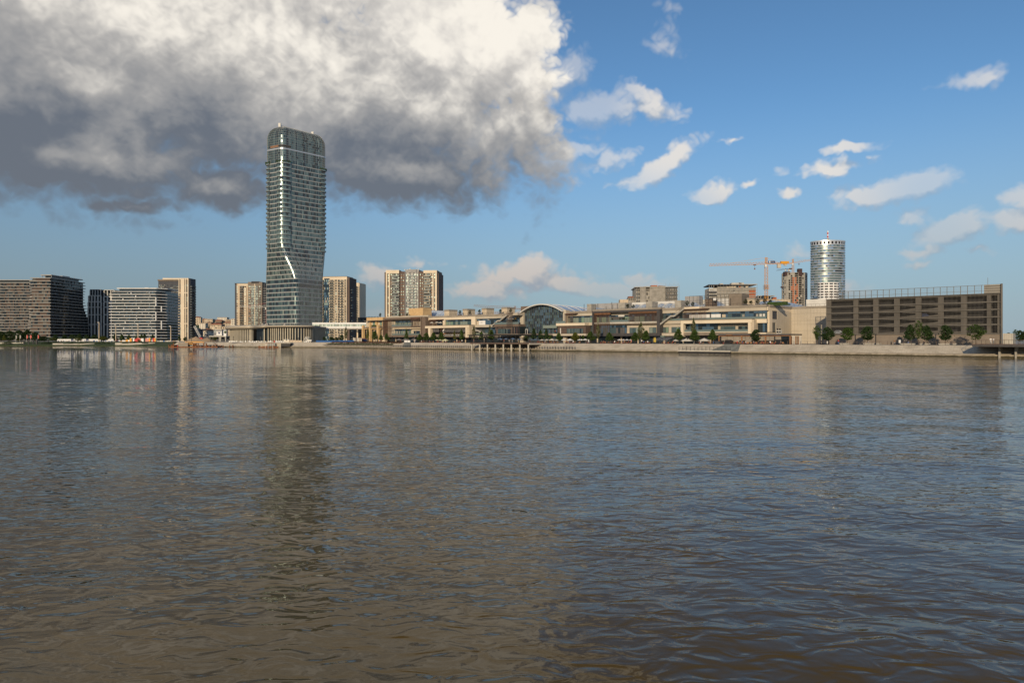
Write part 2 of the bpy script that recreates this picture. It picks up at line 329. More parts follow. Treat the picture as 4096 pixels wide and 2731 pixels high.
# ---------------------------------------------------------------- land, banks and quay
BANK = [(-2600, 640), (-700, 600), (-427, 569), (-356, 557), (-278, 525), (-244, 488), (-197, 449), (-169, 440), (-117, 427)]
qe = Q.w(460, 0)                              # the quay runs on past the right edge of the view
def build_land():
    inl = []
    for i, p in enumerate(BANK):
        a = Vector(BANK[max(i - 1, 0)]); b = Vector(BANK[min(i + 1, len(BANK) - 1)]) if i < len(BANK) - 1 else Vector(qe[:2])
        d = (b - a).normalized(); inl.append(Vector((-d.y, d.x)))
    mb = MB(); top = []
    prof = [(0, -2), (0, .35), (1.2, .45), (15, 2.9), (17, GZ)]
    rings = [[(p[0] + n.x * v, p[1] + n.y * v, z) for v, z in prof] for p, n in list(zip(BANK, inl))[:6]]
    mb.loft(rings[::-1], 'grass', closed=False)
    part(mb, 'river_bank', None, 'structure')
    # stone quay: sloping revetment behind a low ledge
    pts = [(p, n) for p, n in list(zip(BANK, inl))[5:8]] + [(Q.w(0, 0)[:2], inl[8])] + [(Q.w(u, 0)[:2], Vector(Q.ev)) for u in range(20, 461, 20)]
    qp = [(0, -2.5), (0, .72), (1.5, .78), (1.55, .9), (4.9, GZ - .02), (5.3, GZ - .02)]
    rw = [[(p[0] + n[0] * v, p[1] + n[1] * v, z) for v, z in qp] for p, n in pts]
    w = thing('quay_wall', 'long sloping pale stone quay wall along the far bank', 'wall', None); w.location = (0, 0, 0)
    a = MB(); a.loft([r[3:] for r in rw][::-1], 'quay', closed=False); part(a, 'revetment', w)
    a = MB(); a.loft([r[:4] for r in rw][::-1], 'quaydk', closed=False); part(a, 'ledge', w)
    top = [(p[0] + n.x * 16.9, p[1] + n.y * 16.9) for p, n in list(zip(BANK, inl))[:5]] + [(r[-1][0], r[-1][1]) for r in rw]
    far = [(9000, -2000), (9000, 9000), (-9000, 9000), (-9000, 900)]
    mb = MB(); mb.face([(x, y, GZ) for x, y in top + far], 'paving'); part(mb, 'ground', None, 'structure')
    # wooded slope of the old town behind the left half
    nx, ny = 70, 16; rows = []
    for j in range(ny):
        y = 880 + j * 75; r = []
        for i in range(nx):
            x = -900 + i * 16; h = min(1, max(0, (y - 900) / 520)); e = min(1, (x + 900) / 300) * min(1, max(0, (215 - x)) / 260)
            r.append((x, y, GZ - .5 + 38 * h * h * (3 - 2 * h) * e + 2.5 * math.sin(x * .03 + y * .011)* h))
        rows.append(r)
    mb = MB(); mb.loft(rows, 'hedge', closed=False); part(mb, 'hill', None, 'structure', True)
build_land()
# ---------------------------------------------------------------- apartment blocks on the left
def slab_floors(root, polys, zs, t, m, over):
    for k, (p, z) in enumerate(zip(polys, zs)):
        b = MB(); b.prism(offpoly(p, over if not callable(over) else over(k)), z - t, z, m); part(b, 'floor_slab', root)
def block_a():
    f = FZ(60, 760); r = thing('apartment_block', 'brown slatted apartment block with pale balcony bands cut by the left edge', 'apartment block', f)
    x0, x1 = f.u(-90), f.u(131); fh = 11.3 * 760 / F; zt = f.z(60, 1132)
    b = MB(); b.box(x0, x1, 0, 20, GZ, zt - .3, 'charc'); part(b, 'wall', r)
    w = MB(); n = int((zt - GZ) / fh)
    for k in range(n):
        z1 = zt - k * fh - .5; z0 = z1 - fh + .75
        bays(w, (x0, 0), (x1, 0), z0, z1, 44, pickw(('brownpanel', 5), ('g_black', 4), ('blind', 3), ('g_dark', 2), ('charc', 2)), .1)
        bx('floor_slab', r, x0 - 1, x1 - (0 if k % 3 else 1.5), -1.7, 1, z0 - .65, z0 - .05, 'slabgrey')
        for j in range(5):
            a = x0 + (x1 - x0) * (j + R.uniform(.1, .6)) / 5; w.box(a, a + 3.2, -1.65, -1.55, z0 - .05, z0 + 1, 'g_black')
    part(w, 'window_panels', r, 'stuff')
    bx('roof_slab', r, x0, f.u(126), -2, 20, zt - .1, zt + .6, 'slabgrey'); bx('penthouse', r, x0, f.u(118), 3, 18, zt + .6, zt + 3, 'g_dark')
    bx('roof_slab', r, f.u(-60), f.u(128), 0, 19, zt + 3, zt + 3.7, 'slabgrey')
block_a()
def block_b():
    f = FZ(200, 700); r = thing('apartment_block', 'tall dark apartment block with wavy pale slabs flaring outward at its foot', 'apartment block', f)
    xl = f.u(130); fh = 12.35 * 700 / F; zt = f.z(200, 1111); n = 19
    polys, zs, w = [], [], MB(); core = MB()
    for k in range(n + 1):
        g = 0 if k < 7 else ((k - 7) / 12) ** 1.35
        ve = 61 + 30 * g; ue = -4.5 - 1.5 * g; z = zt - k * fh; lx = xl - .12 * k
        p = [(lx, 0), (0, 0), (ue * .5 + 1.2, ve * .5), (ue, ve), (lx, ve)]
        polys.append(p); zs.append(z)
        if k < n:
            zb = z - fh
            core.prism(offpoly(p, -.1), zb, z - .4, 'charc')
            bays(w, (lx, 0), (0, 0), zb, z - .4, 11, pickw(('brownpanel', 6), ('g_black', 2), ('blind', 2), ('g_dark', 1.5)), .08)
            bays(w, p[1], p[2], zb, z - .4, 16, pickw(('g_black', 6), ('g_dark', 3), ('dark', 2), ('curtain', .25)), .12)
            bays(w, p[2], p[3], zb, z - .4, 16, pickw(('g_black', 6), ('g_dark', 3), ('dark', 2)), .12)
            bays(w, p[3], p[4], zb, z - .4, 8, pickw(('g_black', 6), ('curtain', 2)), .12)
    part(core, 'wall', r); part(w, 'window_panels', r, 'stuff')
    for k, (p, z) in enumerate(zip(polys, zs)):
        e = 1.5 + .5 * math.sin(k * .9); q = offpoly(p, e)
        m2 = ((q[1][0] + q[2][0]) / 2 + .7 * math.sin(k), (q[1][1] + q[2][1]) / 2)
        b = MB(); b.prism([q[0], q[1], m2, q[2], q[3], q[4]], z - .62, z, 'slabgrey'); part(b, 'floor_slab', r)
        if k and k % 2:
            bb = MB()
            for s in range(4):
                t = R.random() * .8; a = Vector(q[1]).lerp(Vector(q[2]), t); c = Vector(q[1]).lerp(Vector(q[2]), t + .14); bb.face(((a.x, a.y, z), (c.x, c.y, z), (c.x, c.y, z + 1), (a.x, a.y, z + 1)), 'g_dark')
            part(bb, 'balustrade', r, 'stuff')
    zr = f.z(200, 1097.5); pp = [(f.u(157), 2), (0, 2), (-4, 60), (f.u(157), 60)]
    b = MB(); b.prism(offpoly(pp, -3), zt, zr - .9, 'g_night'); part(b, 'penthouse', r)
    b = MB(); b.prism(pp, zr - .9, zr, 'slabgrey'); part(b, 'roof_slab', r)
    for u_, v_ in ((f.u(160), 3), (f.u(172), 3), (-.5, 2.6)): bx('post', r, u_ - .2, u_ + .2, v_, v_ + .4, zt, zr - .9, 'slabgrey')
    bx('roof_plant', r, -7, -3, 24, 36, zr, zr + .9, 'greyw')
    for v_ in (12, 30, 44, 55): bx('aerial', r, -3.2, -3.05, v_, v_ + .15, zr, zr + 2.2, 'steel')
block_b()
def block_c():
    f = FZ(400, 770); r = thing('apartment_tower', 'slender dark tower with white gridded pilasters between the two left blocks', 'apartment tower', f)
    def side(xa, xb, tiers, nb, dep):
        ua, ub = f.u(xa), f.u(xb)
        bx('wall', r, ua + .3, ub - .3, .5, dep, GZ, f.z(xa, tiers[0]) - .2, 'charc')
        w = MB()
        for t in range(len(tiers) - 1):
            zt, zb = f.z(xa, tiers[t]), f.z(xa, tiers[t + 1]); pw = .35 if t < min(2, len(tiers) - 6) or tiers[t] < 1175 else .75
            bx('band', r, ua, ub, 0, .6, zt - .7 * (1.2 if pw > .5 else .6), zt, 'offwhite')
            for i in range(nb + 1):
                a = ua + (ub - ua) * i / nb; bx('pilaster', r, a - pw, a + pw, .02, .55, zb, zt - .7, 'offwhite')
            nf = max(1, round((zt - zb) / 3.2))
            for k in range(nf):
                z0 = zb + (zt - zb) * k / nf
                bays(w, (ua, .5), (ub, .5), z0 + .2, z0 + (zt - zb) / nf - .25, nb * 2, pickw(('g_black', 6), ('g_dark', 3), ('blind', .6)), .15)
        part(w, 'windows', r, 'stuff')
    side(359, 402, [1157, 1181], 4, 16); side(354, 403, [1181, 1206], 4, 17.2); side(352, 404, [1206, 1227, 1257, 1296, 1352], 4, 18.2)
    side(416, 456, [1159, 1185], 3, 16); side(415, 458, [1185, 1206, 1227, 1257, 1296, 1352], 3, 18)
    bx('stair_core', r, f.u(402), f.u(416), 4, 14, GZ, f.z(402, 1161), 'charc')
    w = MB()
    for k in range(18): w.box(f.u(404), f.u(414), 3.6, 4.2, 6 + k * 3.1, 6.5 + k * 3.1, 'greyw')
    part(w, 'stair_slabs', r, 'stuff')
block_c()
def block_d():
    f = FZ(624, 680); r = thing('apartment_block', 'glassy terraced apartment block with white stepped slab edges behind the mural hoarding', 'apartment block', f)
    fh = 11.66 * 680 / F; zt = f.z(624, 1164.5); xl = f.u(452); n = 18
    w = MB(); core = MB()
    base = [(xl, 0), (0, 0), (6, 7), (3.5, 37), (xl, 37)]
    for k in range(n):
        z = zt - k * fh; p = list(base)
        if k == 0: p = [(f.u(470), 2), (-1, 2), (3, 9), (2, 34), (f.u(470), 34)]
        dx = -R.uniform(0, 1.6) if k else -4
        q = offpoly(p, 1.9); q[0] = (q[0][0] + dx, q[0][1]); q[4] = (q[4][0] + dx, q[4][1])
        b = MB(); b.prism(q, z - .7, z, 'slabw'); part(b, 'floor_slab', r)
        zb = z - fh
        core.prism(offpoly(base, -.15), zb, z - .5, 'charc')
        pk = pickw(('g_night', 7), ('g_blue', .8), ('g_black', 5), ('blind', .5))
        bays(w, (xl, 0), (0, 0), zb + .02, z - .55, 30, pk, .12); bays(w, base[1], base[2], zb, z - .55, 5, pk, .12); bays(w, base[2], base[3], zb, z - .55, 16, pk, .12)
        bays(w, base[4], base[0], zb, z - .55, 8, pk, .12)
        bl = MB()
        for j in range(10):
            a = xl + (0 - xl) * (j + .04) / 10; c = xl + (0 - xl) * (j + .94) / 10
            if R.random() < .75: bl.box(a, c, -1.85, -1.78, zb, zb + 1.05, 'g_dark')
        for j in range(6):
            a = Vector(q[2]).lerp(Vector(q[3]), (j + .05) / 6); c = Vector(q[2]).lerp(Vector(q[3]), (j + .9) / 6)
            bl.face(((a.x - .1, a.y, zb), (c.x - .1, c.y, zb), (c.x - .1, c.y, zb + 1.05), (a.x - .1, a.y, zb + 1.05)), 'g_dark')
        part(bl, 'balustrade', r, 'stuff')
        for a in ([.16, .62, .92] if k % 2 else [.3, .5, .86]):
            x = xl + (0 - xl) * (a + R.uniform(-.08, .08)); bx('divider', r, x - .45, x + .45, -1.7, 0, zb, zb + 1.5, 'slabw')
    part(core, 'wall', r); part(w, 'window_panels', r, 'stuff')
    for k0, k1, px in ((2, 5, 624), (7, 10, 624), (5, 7, 646), (10, 13, 646), (13, 18, 624)):
        x = f.u(px, -1); bx('column', r, x - .5, x + .5, -1.5, -.6, zt - k1 * fh, zt - k0 * fh - .5, 'slabw')
    zr = f.z(624, 1151)
    bx('penthouse', r, f.u(470), 0, 3, 30, zt, zr - .9, 'g_night')
    b = MB(); b.prism([(f.u(465), 1), (0, 1), (7.5, 8), (6, 33), (f.u(465), 33)], zr - .95, zr, 'slabw'); part(b, 'roof_slab', r)
    bx('roof_plant', r, f.u(556), f.u(572), 10, 16, zr, zr + 1, 'offwhite')
block_d()
# ---------------------------------------------------------------- tall apartment towers further back
def balcony_mesh(name, w, d, sm, rm, t=.28):
    b = MB(); b.box(-w / 2, w / 2, -d, 0, -t, 0, sm); b.box(-w / 2, w / 2, -d, -d + .06, .05, 1.05, rm); b.box(-w / 2, -w / 2 + .06, -d + .06, 0, .05, 1.05, rm); b.box(w / 2 - .06, w / 2, -d + .06, 0, .05, 1.05, rm)
    return b.mesh(name)
def balconies(r, xa, xb, v, d, zs, sm='offwhite', rm='g_dark', ang=0.):
    me = balcony_mesh('balcony', abs(xb - xa), d, sm, rm); o_ = off(r)
    for z in zs:
        o = ob('balcony', me, r, ((xa + xb) / 2 - o_[0], v - o_[1], z - o_[2])); o.rotation_euler = (0, 0, ang)
def wincol(mb, xa, xb, v, zs, fh, n, pick, frac=(.28, .85), gap=.3):
    for z in zs: bays(mb, (xa, v), (xb, v), z + fh * frac[0], z + fh * frac[1], n, pick, gap, .05)
GP = pickw(('g_dark', 4), ('g_black', 3), ('g_mid', 2), ('curtain', 1))
def tower_e():
    f = FZ(754, 800); r = thing('apartment_tower', 'dark tower with pale vertical fins behind the glassy terraced block', 'apartment tower', f)
    u = lambda px: f.u(px); zz = lambda py: f.z(700, py); fh = 10.2 * 800 / F; zs = [GZ + 1 + k * fh for k in range(22)]
    dep = f.vat(777, u(754))
    bx('wall', r, u(629), u(715), 2.2, 28, GZ, zz(1119), 'charc'); bx('wall', r, u(716), u(753.5), .6, dep, GZ, zz(1116), 'taupe')
    bx('wall', r, u(753.6), u(754) + 1.2, 1.5, dep + 1, GZ, zz(1113), 'charc')
    for a, b_, t in ((715, 718, 1115), (723, 738, 1113), (741.5, 745, 1113), (750, 754, 1112)): bx('fin', r, u(a), u(b_), -.4, 3, GZ, zz(t), 'creamlt')
    for py in (1171, 1232, 1294): bx('band', r, u(714), u(754), -.25, .7, zz(py) - .5, zz(py) + .5, 'creamlt')
    bx('roof_band', r, u(650), u(754), .2, 6, zz(1118), zz(1112), 'creamlt'); bx('roof_band', r, u(628), u(716), 1.2, 26, zz(1123), zz(1117), 'taupe')
    w = MB()
    wincol(w, u(632), u(690), 2.2, zs, fh, 9, GP, (.3, .72), 1.); wincol(w, u(718), u(723), .6, zs, fh, 1, pickw(('g_mid', 2), ('g_dark', 2), ('orange', 1)), (.05, .95), .2)
    wincol(w, u(745), u(750), .6, zs, fh, 1, GP, (.2, .9), .2); wincol(w, u(738), u(741), .6, zs, fh, 1, GP, (.2, .9), .2)
    for z in zs: bays(w, (u(754) + 1.25, 2), (u(754) + 1.25, dep), z + .4, z + fh - .5, 5, GP, .5, .05)
    part(w, 'windows', r, 'stuff')
    balconies(r, u(638), u(656), 2.2, 1.5, zs); balconies(r, u(690), u(703), 2.2, 1.5, zs, 'greyw'); balconies(r, u(704), u(713), 2.2, 1.3, zs, 'offwhite')
    balconies(r, u(754) + 1.2, u(754) + 1.2 + dep * .8, 0, 1.6, [], 'greyw')
    me = balcony_mesh('balcony', dep * .35, 1.5, 'greyw', 'g_dark'); o_ = off(r)
    for z in zs:
        for q in (.3, .75):
            o = ob('balcony', me, r, (u(754) + 1.2 - o_[0], dep * q, z - o_[2])); o.rotation_euler = (0, 0, rad(90))
tower_e()
def tower_f():
    f = FZ(1000, 860); r = thing('apartment_tower', 'cream and brown apartment tower left of the glass skyscraper', 'apartment tower', f)
    u = lambda px: f.u(px); zz = lambda py: f.z(1000, py); fh = 9.53 * 860 / F; zt = zz(1143); zs = [zt - (k + 1) * fh for k in range(19)]
    bx('wall', r, u(938), u(946), 1, 24, GZ, zz(1133), 'charc'); bx('wall', r, u(946), u(993), .4, 24, GZ, zz(1134), 'plaster'); bx('wall', r, u(993), u(1050), -1.2, 24, GZ, zz(1128), 'taupe')
    bx('wall', r, u(1050), u(1057), 1.5, 26, GZ, zz(1134), 'charc'); bx('wall', r, u(1057), u(1059.5), 5, 26, GZ, zz(1142), 'charc')
    bx('fin', r, u(976), u(985.5), -.4, .4, GZ, zz(1150), 'creamlt'); bx('roof_band', r, u(952), u(992), -.1, 6, zz(1142.5), zz(1135), 'creamlt'); bx('roof_band', r, u(938), u(994), -.3, 24, zz(1134), zz(1132.6), 'charc')
    bx('crown', r, u(1007), u(1036), -1.6, 10, zz(1128), zz(1125.5), 'charc'); bx('crown', r, u(1007), u(1009.5), -1.6, 8, zz(1134), zz(1128), 'charc'); bx('crown', r, u(1033.5), u(1036), -1.6, 8, zz(1134), zz(1128), 'charc'); bx('crown_void', r, u(1010), u(1033), -1.25, 3, zz(1133.5), zz(1128.2), 'dark')
    bx('fin', r, u(1019), u(1022), -1.5, -1.1, GZ, zz(1136), 'creamlt')
    w = MB(); B = pickw(('g_dark', 3), ('g_mid', 3), ('curtain', 1))
    wincol(w, u(946), u(950.5), .4, zs, fh, 1, GP, (.25, .75), .4); wincol(w, u(977), u(984), -.4, zs, fh, 2, GP, (.3, .78), .5)
    wincol(w, u(996), u(1004), -1.2, zs, fh, 2, B, (.4, .85), .2); wincol(w, u(1038), u(1046), -1.2, zs, fh, 2, B, (.4, .85), .2)
    wincol(w, u(996), u(1004), -1.2, zs, fh, 1, lambda i: 'orange' if R.random() < .5 else 'brown', (-.1, .38), .2); wincol(w, u(1038), u(1046), -1.2, zs, fh, 1, lambda i: 'brown', (-.1, .38), .2)
    wincol(w, u(1007), u(1018.6), -1.2, zs, fh, 4, pickw(('g_mid', 4), ('g_dark', 3), ('curtain', 2)), (.08, .9), .25); wincol(w, u(1022), u(1034), -1.2, zs, fh, 4, pickw(('g_mid', 4), ('g_dark', 3), ('curtain', 2)), (.08, .9), .25)
    wincol(w, u(958), u(976), .4, zs, fh, 4, pickw(('g_black', 3), ('brown', 3), ('g_dark', 2)), (.05, .9), .2)
    part(w, 'windows', r, 'stuff')
    balconies(r, u(960), u(973), .4, 1.6, zs, 'creamlt', 'g_black'); balconies(r, u(1007), u(1018.8), -1.2, 1.0, zs, 'offwhite', 'g_dark'); balconies(r, u(1022), u(1034), -1.2, 1.0, zs, 'offwhite', 'g_dark')
    me = balcony_mesh('balcony', 5, 1.4, 'offwhite', 'g_black'); o_ = off(r)
    for z in zs: o = ob('balcony', me, r, (u(1057), 3, z - o_[2])); o.rotation_euler = (0, 0, rad(20))
tower_f()
def tower_g():
    f = FZ(1380, 760, -8); r = thing('apartment_tower', 'cream apartment tower with dark glazed bay right of the glass skyscraper', 'apartment tower', f)
    u = lambda px: f.u(px); zz = lambda py: f.z(1385, py); fh = 10.35 * 760 / F; zt = zz(1117); zs = [zt - (k + 1) * fh for k in range(24)]
    bx('wall', r, u(1270), u(1388), 0, 22, GZ, zz(1107), 'creamlt'); bx('wall', r, u(1388.2), u(1397), .6, 22, GZ, zz(1110), 'brown')
    bx('bay', r, u(1298), u(1318), -1.2, 1, GZ, zz(1113), 'g_night')
    bx('roof_band', r, u(1272), u(1386), .8, 20, zz(1107), zz(1104.5), 'taupe')
    for px in (1291, 1319, 1337, 1350.5, 1363, 1376, 1386): bx('fin', r, u(px) - .45, u(px) + .45, -.9, .2, GZ, zt - .2, 'creamlt')
    w = MB()
    wincol(w, u(1298), u(1318), -1.2, zs, fh, 5, pickw(('g_blue', 2), ('g_mid', 2), ('g_night', 3), ('curtain', .6)), (.06, .95), .12)
    for a, b_, n in ((1320, 1337, 4), (1351, 1376, 6)): wincol(w, u(a), u(b_), 0, zs, fh, n, pickw(('g_black', 4), ('g_dark', 3), ('brown', 1), ('curtain', 1)), (.05, .88), .2)
    wincol(w, u(1340), u(1349), 0, zs, fh, 2, GP, (.1, .9), .3); wincol(w, u(1379), u(1384.5), 0, zs, fh, 1, GP, (.05, .95), .2); wincol(w, u(1292), u(1297), 0, zs, fh, 1, GP, (.2, .8), .3)
    part(w, 'windows', r, 'stuff')
    balconies(r, u(1319), u(1337), 0, 1.9, zs, 'creamlt', 'g_dark'); balconies(r, u(1356), u(1366), 0, 1.2, zs, 'creamlt', 'g_dark'); balconies(r, u(1367), u(1376), 0, 1.2, zs, 'creamlt', 'g_dark')
    me = balcony_mesh('balcony', 4, 1.3, 'offwhite', 'g_dark'); o_ = off(r)
    for k, z in enumerate(zs[2:]):
        if k % 3: o = ob('balcony', me, r, (u(1397), 6, z - o_[2])); o.rotation_euler = (0, 0, rad(82))
    me = balcony_mesh('balcony', 3, 1.5, 'creamlt', 'g_dark')
    for z in zs: ob('balcony', me, r, (u(1292), -.9, z - o_[2]))
tower_g()
def tower_g2():
    f = FZ(1420, 880, -10); r = thing('apartment_tower', 'narrow brown and cream tower peeking out behind the cream tower', 'apartment tower', f)
    u = lambda px: f.u(px); zz = lambda py: f.z(1420, py); fh = 9.2 * 880 / F; zt = zz(1144); zs = [zt - (k + 1) * fh for k in range(20)]
    bx('wall', r, u(1388), u(1417), 0, 22, GZ, zz(1133), 'brown'); bx('wall', r, u(1417), u(1434.5), .4, 22, GZ, zz(1131), 'creamlt'); bx('wall', r, u(1434.6), u(1437), 1, 22, GZ, zz(1133), 'creamlt')
    w = MB(); wincol(w, u(1411), u(1415), 0, zs, fh, 1, GP, (.1, .9), .2); wincol(w, u(1419), u(1433), .4, zs, fh, 4, pickw(('g_black', 4), ('g_dark', 3), ('curtain', 1)), (.05, .85), .25); part(w, 'windows', r, 'stuff')
    balconies(r, u(1426), u(1434), .4, 1.2, zs, 'creamlt', 'g_dark'); balconies(r, u(1419), u(1424), .4, .8, zs, 'creamlt', 'g_dark')
    for px in (1417.5, 1425, 1434): bx('fin', r, u(px) - .5, u(px) + .5, -.6, .5, GZ, zt, 'creamlt')
tower_g2()
def tower_h():
    f = FZ(1645, 725, -6); r = thing('apartment_tower', 'broad cream and brown apartment tower standing alone behind the mall roof', 'apartment tower', f)
    u = lambda px, v=0: f.u(px, v); zz = lambda py: f.z(1645, py); fh = 11.32 * 725 / F; zt = zz(1093.5); zs = [zt - (k + 1) * fh for k in range(20)]
    bx('wall', r, u(1536), u(1544), 2, 26, GZ, zz(1087), 'brown'); bx('wall', r, u(1748), u(1753), 2, 26, GZ, zz(1093), 'brown')
    bx('wing_wall', r, u(1544), u(1597), .8, 26, GZ, zz(1081), 'taupe'); bx('wing_wall', r, u(1694), u(1748), .8, 26, GZ, zz(1083), 'taupe')
    bx('header', r, u(1544), u(1597), -.8, 8, zt, zz(1079.5), 'creamlt'); bx('header', r, u(1694.5), u(1748), -.8, 8, zt, zz(1082), 'creamlt')
    for a, b_ in ((1544, 1549.5), (1555.5, 1561), (1730, 1735), (1741, 1748)): bx('fin', r, u(a), u(b_), -.8, 2, GZ, zt - .05, 'creamlt')
    bx('wall', r, u(1597.2), u(1619), 1.4, 24, GZ, zz(1085), 'brown'); bx('wall', r, u(1673), u(1694), 1.4, 24, GZ, zz(1086), 'brown')
    bx('wall', r, u(1619), u(1673), 2.6, 24, GZ, zz(1078), 'greyw'); bx('header', r, u(1630), u(1664), 1.6, 6, zz(1090.5), zz(1077), 'greyw')
    for px in (1631, 1647, 1662): bx('fin', r, u(px) - .5, u(px) + .5, 1.4, 2.8, GZ, zz(1091), 'offwhite')
    for px in (1619.5, 1671.5): bx('fin', r, u(px) - .35, u(px) + .35, 1.2, 2.8, GZ, zz(1086), 'greyw')
    w = MB(); BW = pickw(('g_mid', 4), ('g_dark', 3), ('curtain', 1.2))
    wincol(w, u(1550), u(1555), .8, zs, fh, 1, BW, (.2, .8), .2); wincol(w, u(1735.5), u(1740.5), .8, zs, fh, 1, BW, (.2, .8), .2)
    wincol(w, u(1561.5), u(1567), .8, zs, fh, 1, lambda i: 'orange', (.0, .42), .1); wincol(w, u(1561.5), u(1567), .8, zs, fh, 1, BW, (.45, .95), .1)
    wincol(w, u(1725), u(1730), .8, zs, fh, 1, lambda i: 'orange', (.0, .42), .1); wincol(w, u(1725), u(1730), .8, zs, fh, 1, BW, (.45, .95), .1)
    wincol(w, u(1568), u(1596), .8, zs, fh, 6, pickw(('g_dark', 4), ('g_mid', 2), ('curtain', 1), ('g_black', 2)), (.05, .88), .25); wincol(w, u(1696), u(1724), .8, zs, fh, 6, pickw(('g_dark', 3), ('g_black', 2), ('creamlt', 2), ('curtain', 1)), (.05, .88), .25)
    for a, b_ in ((1600, 1616), (1676, 1692)):
        wincol(w, u(a), u(b_), 1.4, zs, fh, 2, BW, (.3, .88), 1.6); wincol(w, u(a), u(b_), 1.4, zs, fh, 2, lambda i: 'orange', (-.06, .27), 1.3)
    wincol(w, u(1621.5), u(1628.5), 2.6, zs, fh, 2, BW, (.2, .85), .2); wincol(w, u(1664.5), u(1670), 2.6, zs, fh, 2, BW, (.2, .85), .2)
    wincol(w, u(1632), u(1661), 2.6, zs, fh, 8, pickw(('g_dark', 3), ('g_mid', 3), ('curtain', 2), ('white', .8)), (.06, .9), .25)
    part(w, 'windows', r, 'stuff')
    balconies(r, u(1567), u(1596.5), .8, 1.9, zs, 'offwhite', 'g_dark'); balconies(r, u(1630), u(1663), 2.6, 1.7, zs, 'offwhite', 'g_dark'); balconies(r, u(1695), u(1722), .8, 1.9, zs, 'creamlt', 'g_dark')
    for px in (1613, 1624, 1634, 1660, 1668): bx('roof_vent', r, u(px) - .5, u(px) + .5, 6, 7, zz(1078), zz(1078) + R.uniform(.8, 2.2), 'steel')
tower_h()
# ---------------------------------------------------------------- the old town on the hill
def house(px, ytop, ybase, Z, wpx, wall, roof, label):
    f = FZ(px, Z, R.uniform(-14, 6)); w = wpx * Z / F; zb, zt = f.z(px, ybase), f.z(px, ytop); r = thing('town_house', label, 'house', f, 0, 0, zb, 'old town houses on the hill')
    d = max(8, w * .6); bx('wall', r, -w / 2, w / 2, 0, d, zb - 12, zt, wall)
    rh = w * .16
    if roof == 'flat': bx('roof', r, -w / 2 - .3, w / 2 + .3, -.3, d + .3, zt, zt + .6, 'plasterb')
    else:
        b = MB(); e = .5; p = [(-w / 2 - e, -e, zt), (w / 2 + e, -e, zt), (w / 2 + e, d + e, zt), (-w / 2 - e, d + e, zt)]; k = w * .22
        q = [(-w / 2 + k, d / 2, zt + rh), (w / 2 - k, d / 2, zt + rh)]
        for fc in ((p[0], p[1], q[1], q[0]), (p[1], p[2], q[1]), (p[2], p[3], q[0], q[1]), (p[3], p[0], q[0]), (p[3], p[2], p[1], p[0])): b.face(fc, roof)
        ro = part(b, 'roof', r); bx('chimney', ro, -w * .2, -w * .2 + 1, d * .4, d * .4 + 1, zt + rh * .3, zt + rh + 1.2, 'plasterb')
    m = MB(); nf = max(1, int((zt - zb) / 3.4)); nc = max(2, int(w / 3))
    for k in range(nf): bays(m, (-w / 2 + .6, 0), (w / 2 - .6, 0), zt - 3.3 * k - 2.5, zt - 3.3 * k - .9, nc, pickw(('g_black', 4), ('g_dark', 2), ('brownpanel', 1), (None, .5)), w / nc * .5)
    for k in range(nf): bays(m, (w / 2, .5), (w / 2, d - .5), zt - 3.3 * k - 2.5, zt - 3.3 * k - .9, max(2, int(d / 3.4)), pickw(('g_black', 4), ('g_dark', 2), (None, .7)), 1.8)
    part(m, 'windows', r, 'stuff')
for h in (
    (777, 1313, 1350, 1010, 24, 'plasterw', 'flat', 'white flat-roofed house on the hill beside the dark tower foot'),
    (789, 1270, 1330, 1250, 26, 'plaster', 'roofred', 'tall cream house with dark roof at the left end of the hillside'),
    (809, 1293, 1340, 1120, 26, 'plasterw', 'flat', 'bright white square house below the tall cream house'),
    (816, 1278, 1330, 1380, 24, 'plasterb', 'roofred', 'brown shaded house on the hill crest behind the white house'),
    (834, 1277, 1335, 1300, 34, 'plaster', 'flat', 'cream block of flats on the hill crest with flat top'),
    (836, 1290, 1340, 1200, 18, 'plasterb', 'roofred', 'small brown house with dark roof among the hillside flats'),
    (862, 1299, 1345, 1080, 48, 'plaster', 'roofred', 'wide cream house with long dark red mansard roof mid-hill'),
    (868, 1284, 1330, 1330, 40, 'plasterb', 'roofred', 'broad brownish house below the crest left of the orange roof'),
    (888, 1270, 1325, 1420, 38, 'plasterw', 'flat', 'highest pale flat-roofed block on the hill skyline'),
    (912, 1292, 1340, 1240, 34, 'plaster', 'roofred', 'cream house with a broad orange tiled roof near the canopy'),
    (914, 1279, 1330, 1400, 26, 'plasterb', 'flat', 'brown flat-roofed house on the skyline above the orange roof'),
    (933, 1276, 1350, 1180, 18, 'plasterw', 'flat', 'narrow white block beside the cream and brown tower'),
    (903, 1307, 1350, 1040, 30, 'plaster', 'flat', 'low cream house just left of the curved canopy'),
    (834, 1324, 1364, 820, 44, 'plasterw', 'flat', 'long white two-storey house at the foot of the hill'),
    (793, 1318, 1364, 860, 40, 'greyw', 'flat', 'grey shaded house at the hill foot behind the lattice boom'),
    (826, 1319, 1345, 930, 30, 'plasterb', 'roofred', 'house with red tiled roof above the long white house')): house(*h)
